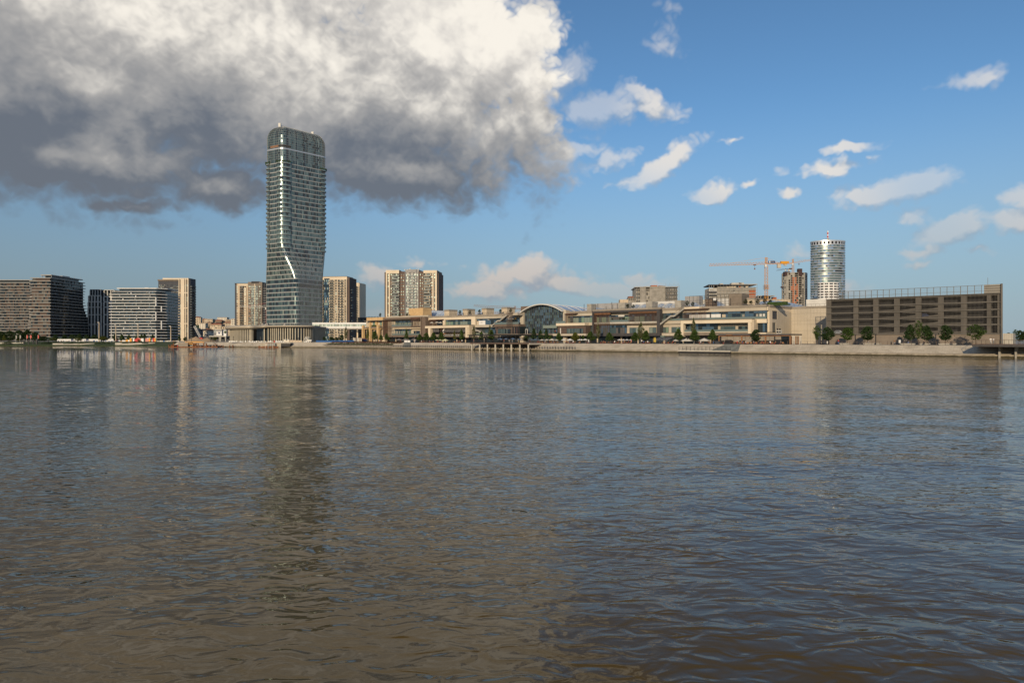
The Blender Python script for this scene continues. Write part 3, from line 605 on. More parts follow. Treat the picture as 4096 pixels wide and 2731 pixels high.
def low_buildings():
    f = FZ(870, 700); r = thing('office_building', 'low grey office with a white logo panel below the hillside houses', 'office', f)
    bx('wall', r, f.u(855), f.u(888), 0, 14, GZ, f.z(870, 1318), 'greyw'); bx('roof', r, f.u(854), f.u(889), -.5, 14.4, f.z(870, 1318), f.z(870, 1316.5), 'conlt')
    p = bx('logo_panel', r, f.u(866), f.u(888), -.35, -.05, f.z(870, 1341), f.z(870, 1326), 'white')
    c = f.u(877); z = f.z(870, 1331.5); b = MB(); b.face([(c, -.4, z - 1.3), (c + 1.5, -.4, z + .6), (c + .8, -.4, z + 1.2), (c, -.4, z + .5), (c - .8, -.4, z + 1.2), (c - 1.5, -.4, z + .6)], 'navy'); o = part(b, 'emblem', r)
    for dx in (-2.3, 2.3): bx('emblem_dot', r, c + dx - .25, c + dx + .25, -.4, -.36, z - .2, z + .3, 'navy')
    w = MB()
    for k in range(5): bays(w, (f.u(856), 0), (f.u(865), 0), f.z(870, 1340) + k * 2 - 1, f.z(870, 1340) + k * 2 - .1, 2, GP, .3)
    part(w, 'windows', r, 'stuff')
    f = FZ(860, 610); r = thing('pavilion', 'low grey flat-roofed pavilion with open bays behind the sand heap', 'pavilion', f)
    bx('roof', r, f.u(838), f.u(905), -1, 16, f.z(870, 1347), f.z(870, 1342.5), 'conlt'); bx('wall', r, f.u(800), f.u(905), 6, 8, GZ, f.z(870, 1344), 'charc')
    for a in (839, 877, 882, 902): bx('column', r, f.u(a), f.u(a + 3), -.8, 1, GZ, f.z(870, 1347), 'conlt')
    f = FZ(903, 600); r = thing('billboard', 'tall white billboard with a round olive emblem beside the curved canopy', 'billboard', f)
    bx('panel', r, f.u(894), f.u(905), 0, .4, f.z(900, 1344), f.z(900, 1320), 'white'); bx('post', r, f.u(899), f.u(900), .1, .4, GZ, f.z(900, 1344), 'steel')
    b = MB(); c, z = f.u(900.5), f.z(900, 1328); b.face([(c + .95 * math.cos(t), -.06, z + 1.3 * math.sin(t)) for t in [i * .3927 for i in range(16)]], 'hedge'); part(b, 'emblem', r)
    # building glimpsed between the cream towers and the mall
    f = FZ(1447, 820); r = thing('apartment_block', 'grey stacked-balcony block glimpsed between cream tower and mall', 'apartment block', f)
    bx('wall', r, f.u(1432), f.u(1500), 0, 16, GZ, f.z(1447, 1271), 'charc')
    zs = [f.z(1447, 1274) - k * 3.05 for k in range(1, 10)]; w = MB()
    for z in zs: bays(w, (f.u(1433), 0), (f.u(1500), 0), z + .2, z + 2.4, 14, GP, .3)
    part(w, 'windows', r, 'stuff'); balconies(r, f.u(1437), f.u(1462), 0, 1.6, zs, 'offwhite', 'g_dark')
    bx('roof_slab', r, f.u(1431), f.u(1500), -1, 16, f.z(1447, 1271), f.z(1447, 1269), 'greyw')
low_buildings()
# ---------------------------------------------------------------- the glass skyscraper: two crossed slabs joined by a leaning waist
CN = 9
def ring_of(c4, r, ns):
    """rounded outline of four corners (counter-clockwise), ns panes on each side, CN on each corner"""
    pts = []; P = [Vector(c) for c in c4]
    for i in range(4):
        a, b, c = P[i - 1], P[i], P[(i + 1) % 4]; e1 = (a - b).normalized(); e2 = (c - b).normalized()
        s, t = b + e1 * r, b + e2 * r
        for k in range(CN):
            q = k / CN; pts.append(tuple(s * (1 - q) ** 2 + b * 2 * q * (1 - q) + t * q * q))
        d = (c - (e2 * r)) ; end = c + (P[i] - c).normalized() * r
        for k in range(ns[i]):
            pts.append(tuple(t.lerp(end, k / ns[i])))
    return pts
def skyscraper():
    f = FZ(1180, 610); r = thing('skyscraper', 'tall twisting glass skyscraper with balconies on its corners', 'skyscraper', f)
    ox, oy = f.ox, f.oy
    # near, right, back and left corner in the upper and the lower slab (metres, world minus base)
    up = [(-198.5 - ox, 590 - oy), (-168.6 - ox, 622 - oy), (-187 - ox, 634 - oy), (-217 - ox, 600 - oy)]
    lo = [(-186 - ox, 588 - oy), (-170 - ox, 618 - oy), (-203 - ox, 640 - oy), (-221 - ox, 609 - oy)]
    zat = lambda py: EYE + (HZ - py) / F * 590
    zA, zB = zat(1133), zat(962); ztop = zat(496); ns = (30, 22, 30, 18)
    def sec(z, grow=0., shrink=0.):
        t = min(1, max(0, (z - zA) / (zB - zA))); t = t * t * (3 - 2 * t)
        c4 = [tuple(Vector(a).lerp(Vector(b), t)) for a, b in zip(lo, up)]
        if shrink:
            m = sum((Vector(c) for c in c4), Vector((0, 0))) / 4
            e = (Vector(c4[1]) - Vector(c4[0])).normalized(); g = Vector((-e.y, e.x))
            L = max(abs((Vector(c) - m).dot(e)) for c in c4); Wd = max(abs((Vector(c) - m).dot(g)) for c in c4)
            c4 = [tuple(m + e * (Vector(c) - m).dot(e) * (1 - shrink / L) + g * (Vector(c) - m).dot(g) * (1 - shrink / Wd)) for c in c4]
        rr = ring_of(c4, 4.6 - min(2.5, shrink * .4), ns)
        return offpoly(rr, grow) if grow else rr
    fh = 3.86; z = GZ; k = 0; zc = zat(640)
    mul = MB()
    gp = pickw(('g_teal', 6), ('g_mid', 2.4), ('g_dark', 3), ('g_clear', .7), ('g_night', 2.2), ('g_pale', .25)); gpd = pickw(('g_night', 4), ('g_teal', 3), ('g_dark', 2)); gpl = pickw(('g_mid', 4), ('g_clear', 2), ('g_teal', 4), ('g_dark', 2))
    n = len(sec(z))
    levels = []; colm = [gp() for _ in range(n)]
    while z < zc - 1: levels.append((z, fh)); z += fh
    for k, (z, h) in enumerate(levels):
        a, b = sec(z + .72), sec(z + h); py = HZ - (z - EYE) * F / 590
        pk = gpd if 1128 < py < 1152 else (gpl if 1060 < py < 1130 or 900 < py < 1000 else gp)
        g = MB()
        for i in range(n):
            j = (i + 1) % n
            cur = colm[i] if R.random() < .45 and pk is gp else pk()
            t1, t2 = R.uniform(-.02, .02), R.uniform(-.02, .02)
            g.face(((*a[i], z + .72), (*a[j], z + .72), (b[j][0] + t1, b[j][1] + t2, z + h), (b[i][0] + t1, b[i][1] + t2, z + h)), cur)
        part(g, 'glazing_band', r)
        s1, s0 = sec(z + .72, .16), sec(z, .16)
        b2 = MB(); b2.loft([[(*p, z) for p in sec(z, -.3)], [(*p, z) for p in s0], [(*p, z + .72) for p in s1], [(*p, z + .72) for p in sec(z + .72, -.3)]], 'spandrel', caps=False)
        part(b2, 'spandrel_band', r)
        o1, o2 = sec(z + .72, .1), sec(z + h, .1)
        for i in range(n):
            p, q, pp, qq = a[i], o1[i], b[i], o2[i]
            mul.face(((*p, z + .72), (*q, z + .72), (*qq, z + h), (*pp, z + h)), 'spandrel')
    part(mul, 'mullions', r, 'stuff')
    # balconies wrapped round the corners of the upper slab
    bl_lo, bl_hi = zat(990), zat(632)
    for z, h in levels:
        if not (bl_lo - 2 < z < bl_hi): continue
        c4 = sec(z)
        o1 = sec(z, 1.15)
        for ci, st in ((0, 0), (1, CN + ns[0]), (3, 3 * CN + ns[0] + ns[1] + ns[2])):
            ids = [(st + d) % n for d in range(-2, CN + 3)]
            b = MB(); inn = [c4[i] for i in ids]; out = [o1[i] for i in ids]
            poly = out + inn[::-1]
            b.prism(poly, z, z + .24, 'spandrel')
            for i in range(len(out) - 1): b.face(((*out[i], z + .3), (*out[i + 1], z + .3), (*out[i + 1], z + 1.3), (*out[i], z + 1.3)), 'g_clear')
            part(b, 'balcony', r)
    # planted corners on the top balconies
    for ci, st in ((0, 0), (1, CN + ns[0]), (3, 3 * CN + ns[0] + ns[1] + ns[2])):
        o1 = sec(zc, 1.1); b = MB()
        for d in range(-2, CN + 3):
            p = o1[(st + d) % n]
            for q in range(5):
                a = R.random() * 3; x, y, zz = p[0] + R.uniform(-.5, .5), p[1] + R.uniform(-.5, .5), levels[-1][0] + .4 + R.random() * 1.6
                b.face([(x - .5 * math.cos(a), y - .5 * math.sin(a), zz), (x + .5 * math.cos(a), y + .5 * math.sin(a), zz + .2), (x + .3, y, zz + .8), (x - .3, y + .2, zz + .7)], 'hedge')
        part(b, 'planting', r, 'stuff')
    # crown: glass shell rounding over to the roof
    zc0 = levels[-1][0] + fh; hh = 2.05; H = ztop - zc0; R0 = 11.
    zz = [zc0 + hh * i for i in range(int((H - R0) / hh) + 1)]
    for t in range(1, 9): zz.append(ztop - R0 + R0 * math.sin(t / 8 * math.pi / 2))
    zz = [q for i, q in enumerate(zz) if i == 0 or q - zz[i - 1] > .05]
    rings = []
    for q in zz:
        s = max(0, (q - (ztop - R0)) / R0); rings.append((q, sec(q, 0, 7.8 * (1 - math.sqrt(max(0, 1 - s * s))) if s else 0.)))
    mul = MB()
    for a in range(len(rings) - 1):
        g = MB(); (z0, r0), (z1, r1) = rings[a], rings[a + 1]; q0, q1 = offpoly(r0, .13), offpoly(r1, .13); slot = zat(585) < (z0 + z1) / 2 < zat(578)
        for i in range(n):
            j = (i + 1) % n; m = colm[i] if R.random() < .8 else R.choice(['g_teal', 'g_mid', 'g_dark'])
            if slot and (i < CN + 3 or i > n - 16): m = 'dark' if i < CN + 3 else 'woodlt'
            g.face(((*r0[i], z0 + .12), (*r0[j], z0 + .12), (*r1[j], z1), (*r1[i], z1)), m)
            mul.face(((*r0[i], z0), (*q0[i], z0), (*q1[i], z1 + .05), (*r1[i], z1)), 'spandrel')
            mul.face(((*r0[i], z0 - .02), (*r0[j], z0 - .02), (*r0[j], z0 + .14), (*r0[i], z0 + .14)), 'spandrel')
        part(g, 'crown_glazing', r)
    b = MB(); b.face([(*p, rings[-1][0]) for p in rings[-1][1]], 'steel'); part(b, 'roof', r)
    part(mul, 'crown_mullions', r, 'stuff')
    zb = zat(594); b = MB(); b.loft([[(*p, zb) for p in sec(zb, .25)], [(*p, zb + 1) for p in sec(zb, .25)]], 'silver', caps=False); part(b, 'crown_band', r)
    # window-cleaning cradle on the roof
    mid = lambda t: Vector(up[0]).lerp(Vector(up[1]), t) * .5 + Vector(up[3]).lerp(Vector(up[2]), t) * .5
    m0, m1 = mid(.13), mid(.86)
    cr = MB(); cr.tube((*m0, ztop + 1.6), (*m1, ztop + 1.6), .25, 'offwhite'); cr.tube((*m0, ztop + .7), (*m1, ztop + .7), .2, 'offwhite')
    for i in range(9):
        p = m0.lerp(m1, i / 8); cr.tube((*p, ztop), (*p, ztop + 1.6), .15, 'offwhite')
    c = part(cr, 'cleaning_gantry', r)
    for p, hgt in ((m0, 3.4), (m1, 3.2)): bx('gantry_head', c, p.x - 1, p.x + 1, p.y - 1, p.y + 1, ztop, ztop + hgt, 'offwhite')
skyscraper()
def podium():
    f = FZ(1110, 480); r = thing('podium_hall', 'low curved hall with a beige canopy over tall vertical fins', 'hall', f)
    pl = [(903, 505), (908, 490), (925, 478), (960, 471), (1000, 468), (1035, 472), (1060, 473), (1100, 469), (1160, 467), (1215, 469), (1255, 474), (1290, 486), (1318, 503)]
    fro = [((x - 2048) / F * y - f.ox, y - f.oy) for x, y in pl]
    # smooth front line
    sm = []
    for i in range(len(fro) - 1):
        p0, p1, p2, p3 = (Vector(fro[max(0, min(len(fro) - 1, i + d))]) for d in (-1, 0, 1, 2))
        for t in (0, .25, .5, .75): sm.append(.5 * ((2 * p1) + (p2 - p0) * t + (2 * p0 - 5 * p1 + 4 * p2 - p3) * t * t + (3 * p1 - p0 - 3 * p2 + p3) * t ** 3))
    sm.append(Vector(fro[-1])); N = len(sm)
    nrm = [(lambda d: Vector((d.y, -d.x)))((sm[min(i + 1, N - 1)] - sm[max(i - 1, 0)]).normalized()) for i in range(N)]
    zt, zl, zr = f.z(1000, 1301.5), f.z(1000, 1318), f.z(1200, 1311)
    px_of = lambda p: 2048 + F * (p.x + f.ox) / (p.y + f.oy)
    def zbot(p):
        t = min(1, max(0, (px_of(p) - 1022) / 50)); return zl * (1 - t) + zr * t
    last = [i for i in range(N) if px_of(sm[i]) < 1256][-1]
    cn = MB(); rings = []
    for i in range(last + 1):
        p, nn, b = sm[i], nrm[i], zbot(sm[i]); h = zt - b
        pr = [(-3.2, b), (-.8, b + .1 * h), (.5, b + .35 * h), (.9, b + .6 * h), (.3, b + .86 * h), (-1.4, zt), (-14, zt + .25)]
        rings.append([(p.x + nn.x * o, p.y + nn.y * o, z) for o, z in pr])
    cn.loft(rings, 'canopy', closed=False); part(cn, 'canopy', r, None, True)
    b = MB(); b.face([(p.x - nn.x * 8, p.y - nn.y * 8, zt + .2) for p, nn in list(zip(sm, nrm))[:last + 1]] + [(sm[last].x, 70, zt + .2), (sm[0].x, 70, zt + .2)], 'concrete'); part(b, 'roof', r)
    # glass behind the fins
    gl = MB()
    for i in range(N - 1):
        p, q = sm[i] - nrm[i] * 4.2, sm[i + 1] - nrm[i + 1] * 4.2; x = px_of(sm[i]); m = 'g_black' if x > 1160 else 'g_dark'
        if 1022 < x < 1044: m = 'g_black'
        gl.face(((p.x, p.y, GZ), (q.x, q.y, GZ), (q.x, q.y, zbot(q) + .3 if i < last else zr + .2), (p.x, p.y, zbot(p) + .3 if i < last else zr + .2)), m)
    part(gl, 'glass_wall', r)
    b = MB(); b.loft([[(p.x - n_.x * 4.3, p.y - n_.y * 4.3, zr + .1), (p.x - n_.x * 2.4, p.y - n_.y * 2.4, zr + .1), (p.x - n_.x * 2.4, p.y - n_.y * 2.4, zr + 1.), (p.x - n_.x * 9, p.y - n_.y * 9, zr + 1.)] for p, n_ in list(zip(sm, nrm))[last:]], 'concrete', closed=False); part(b, 'edge_beam', r)
    # fins stand along the front, denser on the left volume
    L = [0.]
    for i in range(N - 1): L.append(L[-1] + (sm[i + 1] - sm[i]).length)
    s = 1.2
    while s < L[-1] - .3:
        i = max(k for k in range(N) if L[k] <= s); i = min(i, N - 2); t = (s - L[i]) / (L[i + 1] - L[i])
        p = sm[i].lerp(sm[i + 1], t); nn = nrm[i].lerp(nrm[i + 1], t).normalized(); x = px_of(p)
        s += 1.9 if x < 1160 else 2.2
        if 1022 < x < 1041: continue
        ti = Vector((-nn.y, nn.x)); w = .34 if x < 1160 else .28
        if 1041 <= x < 1052: w = .8
        a, c = p - nn * 4., p - nn * 2.7
        fb = MB(); fb.prism([tuple(c - ti * w * -1), tuple(a + ti * w), tuple(a - ti * w), tuple(c - ti * w)], GZ, zbot(p) + .2, 'fin'); part(fb, 'fin', r)
    for k in range(8):
        px = 1000 + k * 6 if k < 6 else 1075 + k * 4
        bx('roof_plant', r, f.u(px), f.u(px + 3), 18, 21, zt, zt + 1.2 + (k % 3) * .4, 'steel')
podium()
def skybridge():
    f = FZ(1360, 505); r = thing('skybridge', 'white glazed footbridge from the podium hall to the mall', 'footbridge', f)
    x0, x1 = f.u(1249), f.u(1474); zz = lambda py: f.z(1360, py)
    bx('deck', r, x0, x1, 0, 6, zz(1312.5), zz(1305.5), 'white'); bx('roof', r, x0, x1, 0, 6, zz(1296), zz(1290), 'white'); bx('soffit', r, f.u(1315), x1, .6, 5.4, zz(1317), zz(1312.6), 'concrete')
    n = 42
    for i in range(n):
        a, b = x0 + (x1 - x0) * i / n, x0 + (x1 - x0) * (i + 1) / n
        bx('pane', r, a + .07, b - .07, .25, .3, zz(1305.5), zz(1296), R.choice(['g_mid', 'g_clear', 'g_teal', 'g_pale'])); 
        bx('mullion', r, a - .07, a + .07, .05, .35, zz(1305.5), zz(1296), 'white')
    bx('core', r, x0 + 1, x1 - 1, 1, 5, zz(1305.5), zz(1296), 'charc')
    bx('landing', r, f.u(1258), f.u(1315), .4, 5.6, zz(1317), zz(1312.6), 'white')
skybridge()
# ---------------------------------------------------------------- the riverside mall (all in the quay frame)
MV = 26.; L1b, L1, L2b, L2, L3b, L3, L4 = 6.6, 7.9, 11.65, 13.0, 16.25, 17.6, 18.55
U = Q.u
mall = thing('shopping_mall', 'long three-storey cream and brown shopping mall with glass vault along the quay', 'shopping mall', Q, U(1455, MV), MV)
def text(parent, s, u, v, z, h, m, ext=.04, width=None):
    cu = bpy.data.curves.new('lettering', 'FONT'); cu.body = s; cu.size = h * 1.35; cu.extrude = ext; cu.resolution_u = 2
    t = bpy.data.objects.new('tmp', cu); COL.objects.link(t); bpy.context.view_layer.update()
    me = bpy.data.meshes.new_from_object(t.evaluated_get(bpy.context.evaluated_depsgraph_get())); bpy.data.objects.remove(t)
    me.materials.clear(); me.materials.append(MATS[m]); p = off(parent)
    o = ob('lettering', me, parent, (u - p[0], v - p[1], z - p[2])); o.rotation_euler = (rad(90), 0, 0)
    if width: xs = [q.co.x for q in me.vertices]; o.scale = (width / max(.01, max(xs) - min(xs)), 1, 1)
    return o
def marks(parent, u0, u1, v, z, h, m, n=9):
    """lettering too far away to read: small strokes of uneven height"""
    b = MB(); g = random.Random(int(u0 * 10)); w = (u1 - u0) / n
    for i in range(n):
        k = h * g.choice((.6, .65, .7, 1)); x = u0 + w * (i + .12); b.box(x, x + w * .22, v - .03, v, z, z + k, m); b.box(x, x + w * .7, v - .03, v, z + k * g.choice((0, .4, .85)), z + k * g.choice((0, .4, .85)) + h * .18, m)
    part(b, 'lettering', parent, 'stuff')
def glaze(r, u0, u1, v, z0, z1, n, mats, tr=None, top=('g_blue', 'g_night'), mull='frame', mw=.07):
    w = (u1 - u0) / n; b = MB()
    for i in range(n + 1): x = u0 + i * w; b.box(x - mw / 2, x + mw / 2, v - .06, v + .05, z0, z1, mull)
    for z in [z0, z1 - .06] + ([tr - .05] if tr else []): b.box(u0, u1, v - .05, v + .04, z, z + .08, mull)
    fr = part(b, 'window_frame', r)
    for i in range(n):
        a, b_ = u0 + i * w + mw / 2, u0 + (i + 1) * w - mw / 2
        if tr: bx('pane', fr, a, b_, v, v + .06, z0, tr - .05, R.choice(mats)); bx('pane', fr, a, b_, v, v + .06, tr + .05, z1, R.choice(top))
        else: bx('pane', fr, a, b_, v, v + .06, z0, z1, R.choice(mats))
def slats(r, u0, u1, v, z0, z1, n, m='wood', w=.16, d=.3):
    w, d = w * .72, .1
    for i in range(n): x = u0 + (u1 - u0) * i / max(1, n - 1); bx('slat', r, x - w / 2, x + w / 2, v, v + d, z0, z1, m)
def balus(r, u0, u1, v, z, h=1.05, m='g_clear', n=None):
    b = MB(); b.box(u0, u1, v, v + .03, z + .05, z + h, m); b.box(u0, u1, v - .02, v + .05, z + h, z + h + .06, 'steel'); part(b, 'balustrade', r)
def mall_base():
    r = mall
    bx('core_wall', r, U(1470, 30), U(2092, 30), 30, 90, GZ, 18.2, 'concrete'); bx('core_wall', r, U(2092, 34), U(2254, 34), 36, 90, GZ, 17.5, 'charc'); bx('core_wall', r, U(2254, 30), U(3066, 30), 30, 90, GZ, 18.2, 'concrete')
    bx('core_wall', r, U(3066, 30) + .01, U(3330, 50), 50.5, 90, GZ, 18.1, 'concrete')
    # ground floor: dark shopfronts set back under the ledge
    u = U(1530, 27.4); end = U(3000, 27.4); i = 0
    while u < end:
        w = R.uniform(5, 9)
        bx('shopfront', r, u + .25, min(u + w, end) - .25, 27.4, 27.6, GZ, L1b - .1, R.choice(['g_black', 'g_dark', 'g_black', 'dark', 'g_night'])); bx('pier', r, u - .25, u + .25, 27.0, 28, GZ, L1b, R.choice(['frame', 'frame', 'stone'])); u += w; i += 1
    bx('ground_wall', r, U(1530, 28), U(3066, 28), 28, 30, GZ, L1b, 'charc')
    for a, b_ in ((1712, 2090), (2254, 2370), (2636, 3010)): bx('shop_lintel', r, U(a, 26.6), U(b_, 26.6), 26.6, 27.2, L1b - .9, L1b - .05, 'frame')
mall_base()
def mall_s0():
    r = mall; v = 23.5; u = lambda p: U(p, v); vv = 25.
    bx('pavilion_wall', r, u(1457), u(1531), 25, 45, GZ, 17.3, 'stone')
    bx('pavilion_parapet', r, U(1466, 22.6), U(1531, 22.6), 22.6, 40, Q.z(1500, 1281.5, 22.6), Q.z(1500, 1269.5, 22.6), 'ochre'); bx('eave', r, U(1456, 21.6), U(1530, 21.6), 21.6, 42, Q.z(1490, 1283, 22), Q.z(1490, 1281.3, 22), 'taupe')
    za, zb = Q.z(1490, 1306, v), Q.z(1490, 1282.5, v)
    for p0, p1 in ((1474, 1478), (1496.5, 1504), (1524, 1530)): bx('pilaster', r, u(p0), u(p1), 24.2, 25, za, zb, 'ochre')
    for p0, p1 in ((1484, 1495), (1512, 1522)): bx('pane', r, u(p0), u(p1), 24.9, 24.98, za + .5, zb - 1.2, 'g_green'); bx('window_head', r, u(p0), u(p1), 24.86, 24.98, zb - 1.1, zb - .4, 'g_night')
    zl = Q.z(1490, 1312.5, v)
    bx('balcony_ledge', r, u(1456), u(1526), 22.4, 25, zl, Q.z(1490, 1307, v), 'taupe'); bx('beam', r, u(1456), u(1526), 22.9, 25, Q.z(1490, 1316, v), zl - .02, 'ochre')
    for p0, p1 in ((1455, 1460.5), (1484, 1489), (1514.5, 1522)): bx('pier', r, u(p0), u(p1), 21.9, 23.4, GZ, Q.z(1490, 1300.5, v), 'ochre')
    bx('pane', r, u(1461.5), u(1483), 24.8, 24.95, Q.z(1470, 1350, v), Q.z(1470, 1321, v), 'g_green'); bx('sill_wall', r, u(1461.5), u(1483), 24.75, 24.95, Q.z(1470, 1356, v), Q.z(1470, 1350.5, v), 'stone')
    for p0, p1 in ((1492, 1501), (1506.5, 1514)): bx('pane', r, u(p0), u(p1), 24.8, 24.95, Q.z(1500, 1345, v), Q.z(1500, 1321, v), 'g_night')
    bx('pane', r, u(1524), u(1530), 24.8, 24.95, L1, L2b - .8, 'g_teal'); bx('awning', r, u(1451), u(1485), 19.5, 22.5, Q.z(1470, 1356, v), Q.z(1470, 1352, v), 'wood')
    for i in range(7): bx('roof_plant_pot', r, u(1491 + i * 4), u(1493 + i * 4), 22.6, 23.3, za, za + .9, 'hedge')
    b = MB()
    for i in range(10): b.box(u(1468 + i * 6), u(1471 + i * 6), 23, 23.1, Q.z(1500, 1269.3, 23), Q.z(1500, 1265.5, 23), 'g_teal')
    part(b, 'roof_balustrade', r, 'stuff')
mall_s0()
def mall_s1():
    r = mall; v = 23.; u = lambda p: U(p, v); zt, z0, zb = Q.z(1600, 1269.5, v), Q.z(1600, 1277.5, v), Q.z(1600, 1340, v); zbb = Q.z(1600, 1348, v)
    bx('frame_head', r, u(1530), u(1685), v, 27, z0, zt, 'brickbr'); bx('frame_sill', r, u(1530), u(1685), v, 27, zbb, zb, 'brickbr'); bx('frame_jamb', r, u(1530), u(1532.5), v, 27, zb, z0, 'brickbr'); bx('frame_jamb', r, u(1681.5), u(1685), v, 27, zb, z0, 'brickbr')
    bx('return_wall', r, u(1685) + .02, u(1685) + 3.2, v + .5, 30, L1b, zt - .3, 'brickbr')
    bx('recess_wall', r, u(1532), u(1682), 26.6, 27.6, zb, z0, 'cream')
    zc, zd, ze = Q.z(1600, 1304.5, v), Q.z(1600, 1309, v), Q.z(1600, 1315.5, v)
    bx('terrace_slab', r, u(1563), u(1681.5), 23.6, 27, zd, zc, 'taupe'); bx('terrace_soffit', r, u(1563), u(1681.5), 24.4, 27, ze, zd - .02, 'stone')
    glaze(r, u(1565), u(1633), 26.2, zc, Q.z(1600, 1283, v), 17, ['g_green', 'g_green', 'g_pale', 'g_mid'], Q.z(1600, 1289.5, v)); glaze(r, u(1563), u(1626), 26.2, zb, ze - .1, 15, ['g_pale', 'g_green', 'g_mid', 'curtain'], Q.z(1600, 1323, v))
    for a, b_ in ((1637, 1644), (1646, 1661), (1669, 1681)): bx('pane', r, u(a), u(b_), 26.4, 26.5, zb + .2, Q.z(1650, 1323, v), R.choice(['g_night', 'screen']))
    bx('light_band', r, u(1632), u(1681), 26., 26.5, Q.z(1650, 1322, v), Q.z(1650, 1318.5, v), 'creamlt'); bx('door', r, u(1637), u(1643), 26.4, 26.55, zc, Q.z(1640, 1289, v), 'stone')
    slats(r, u(1533.5), u(1563), 23.3, zb, z0 - .3, 14, 'wood', .2); slats(r, u(1646), u(1678), 22.6, Q.z(1660, 1306.5, v), z0 - .05, 13, 'wood', .2)
    bx('slat_rail', r, u(1644.5), u(1678.5), 22.5, 22.95, z0 - .1, z0 + .9, 'wood'); bx('slat_rail', r, u(1532.6), u(1564), 23.65, 23.8, zc - .2, zc + .1, 'wood'); bx('slat_rail', r, u(1534), u(1563), 23.65, 23.8, ze - .1, ze + .2, 'woodlt')
    balus(r, u(1563), u(1645), 23.7, zc, .9); balus(r, u(1563), u(1681), 23.9, zb, .8)
    bx('parapet', r, u(1532), U(1712, 25), 25.2, 27, zt, zt + .9, 'cream')
mall_s1()
def mall_s2():
    r = mall; u = lambda p, v=MV: U(p, v)
    for a, b_ in ((1711, 1903), (1903, 2090), (2254, 2369), (2636, 3068)):
        bx('parapet', r, u(a), u(b_), MV - .35, MV + 1.5, L3 + .02, L4, 'parapet')
    for a, b_, m in ((1711, 1903, 'creamlt'), (1904, 2092, 'cream'), (2254, 2369, 'cream'), (2636, 3066, 'cream')):
        bx('fascia', r, u(a), u(b_), MV - (.2 if m == 'creamlt' else 0), MV + 1.5, L3b, L3, m)
    # section with pergola and long shop window
    for a, b_ in ((1772, 1780), (1886, 1902)): bx('pillar', r, u(a), u(b_), MV - .2, MV + 1.5, L2, L3b, 'creamlt')
    glaze(r, u(1780), u(1886), MV + .8, L2, L3b, 11, ['g_green', 'g_teal', 'g_pale'], L3b - 1.1)
    bx('recess_wall', r, u(1711), u(1772), MV + 2.6, MV + 3.2, L2, L3b, 'taupe'); bx('pane', r, u(1735), u(1771), MV + 2.4, MV + 2.55, L2, L3b - .4, 'g_night')
    slats(r, u(1718, 24.6), u(1744, 24.6), 24.6, L2 - .2, L3b + .1, 9, 'wood', .2); bx('slat_rail', r, u(1717, 24.6), u(1772, 24.6), 24.5, 25, L3b - .05, L3b + .35, 'wood')
    v = 21.5; uu = lambda p: U(p, v)
    bx('terrace_beam', r, uu(1700), uu(1875), v, MV + 1, Q.z(1800, 1311, v), Q.z(1800, 1302, v), 'creamlt'); bx('terrace_coping', r, uu(1700), uu(1875.5), v - .15, MV, Q.z(1800, 1302, v) + .02, Q.z(1800, 1300, v), 'taupe')
    for a, b_ in ((1712.5, 1721), (1861.5, 1869)): bx('pillar', r, uu(a), uu(b_), v, v + 2.2, Q.z(a, 1349 if a < 1800 else 1349, v), Q.z(1800, 1311, v) - .02, 'creamlt')
    bx('pillar_side', r, uu(1869.1), uu(1869.1) + 1.6, v + .1, MV, Q.z(1870, 1349, v), Q.z(1800, 1302, v) - .05, 'stone')
    z0, z1 = Q.z(1800, 1339, v), Q.z(1800, 1311.5, v)
    bx('wall', r, uu(1700), uu(1862), MV + .5, MV + 1.5, z0, z1, 'charc'); bx('ledge', r, uu(1700), uu(1862), v + .4, MV, Q.z(1800, 1347, v), Q.z(1800, 1337, v), 'taupe')
    for a, b_ in ((1724, 1736), (1737, 1750)): bx('awning', r, uu(a), uu(b_), v + 1.2, v + 1.35, Q.z(a, 1328, v), z1, 'screen')
    for i in range(8):
        a, b_ = 1771 + i * 11.2, 1771 + (i + 1) * 11.2 - .6; m = MB(); ua, ub, sh = uu(a), uu(b_), .5
        m.face(((ua - sh, v + .3, Q.z(a, 1328.5, v)), (ub - sh, v + .3, Q.z(a, 1328.5, v)), (ub, v + 2, z1), (ua, v + 2, z1)), 'screen'); part(m, 'awning', r)
    for a, b_, m in ((1751, 1761, 'wood'), (1763.5, 1771, 'woodlt')): bx('door_surround', r, uu(a), uu(b_), v + 2, v + 2.6, z0, z1, m)
    bx('door', r, uu(1753.5), uu(1759.5), v + 1.9, v + 2, z0, z1 - .8, 'dark')
    b = MB(); cu, cz = uu(1766.8), Q.z(1766, 1324, v); b.loft([[(cu + .95 * math.cos(t), y, cz + 1.15 * math.sin(t)) for t in [i * .4488 for i in range(14)]] for y in (v + 1.9, v + 1.6)], 'white'); o = part(b, 'round_sign', r)
    bx('emblem', o, cu - .12, cu + .12, v + 1.52, v + 1.6, cz - .5, cz + .5, 'roofred')
    sg = bx('sign_board', r, uu(1776), uu(1844), v + .28, v + .42, Q.z(1800, 1343.5, v), Q.z(1800, 1337, v), 'dark'); 
    text(r, 'Ristorante Italiano Da Pippo', uu(1778), v + .2, Q.z(1800, 1342.2, v), .62, 'white', .03, uu(1842) - uu(1778))
    for p in range(1775, 1860, 7): bx('terrace_table', r, uu(p), uu(p + 2.5), v + .8, v + 1.6, z0 + .05, z0 + .8, 'taupe')
    bx('ground_sign', r, uu(1862), uu(1875), v - .1, v + .2, Q.z(1870, 1353, v), Q.z(1870, 1350, v), 'wood')
mall_s2()
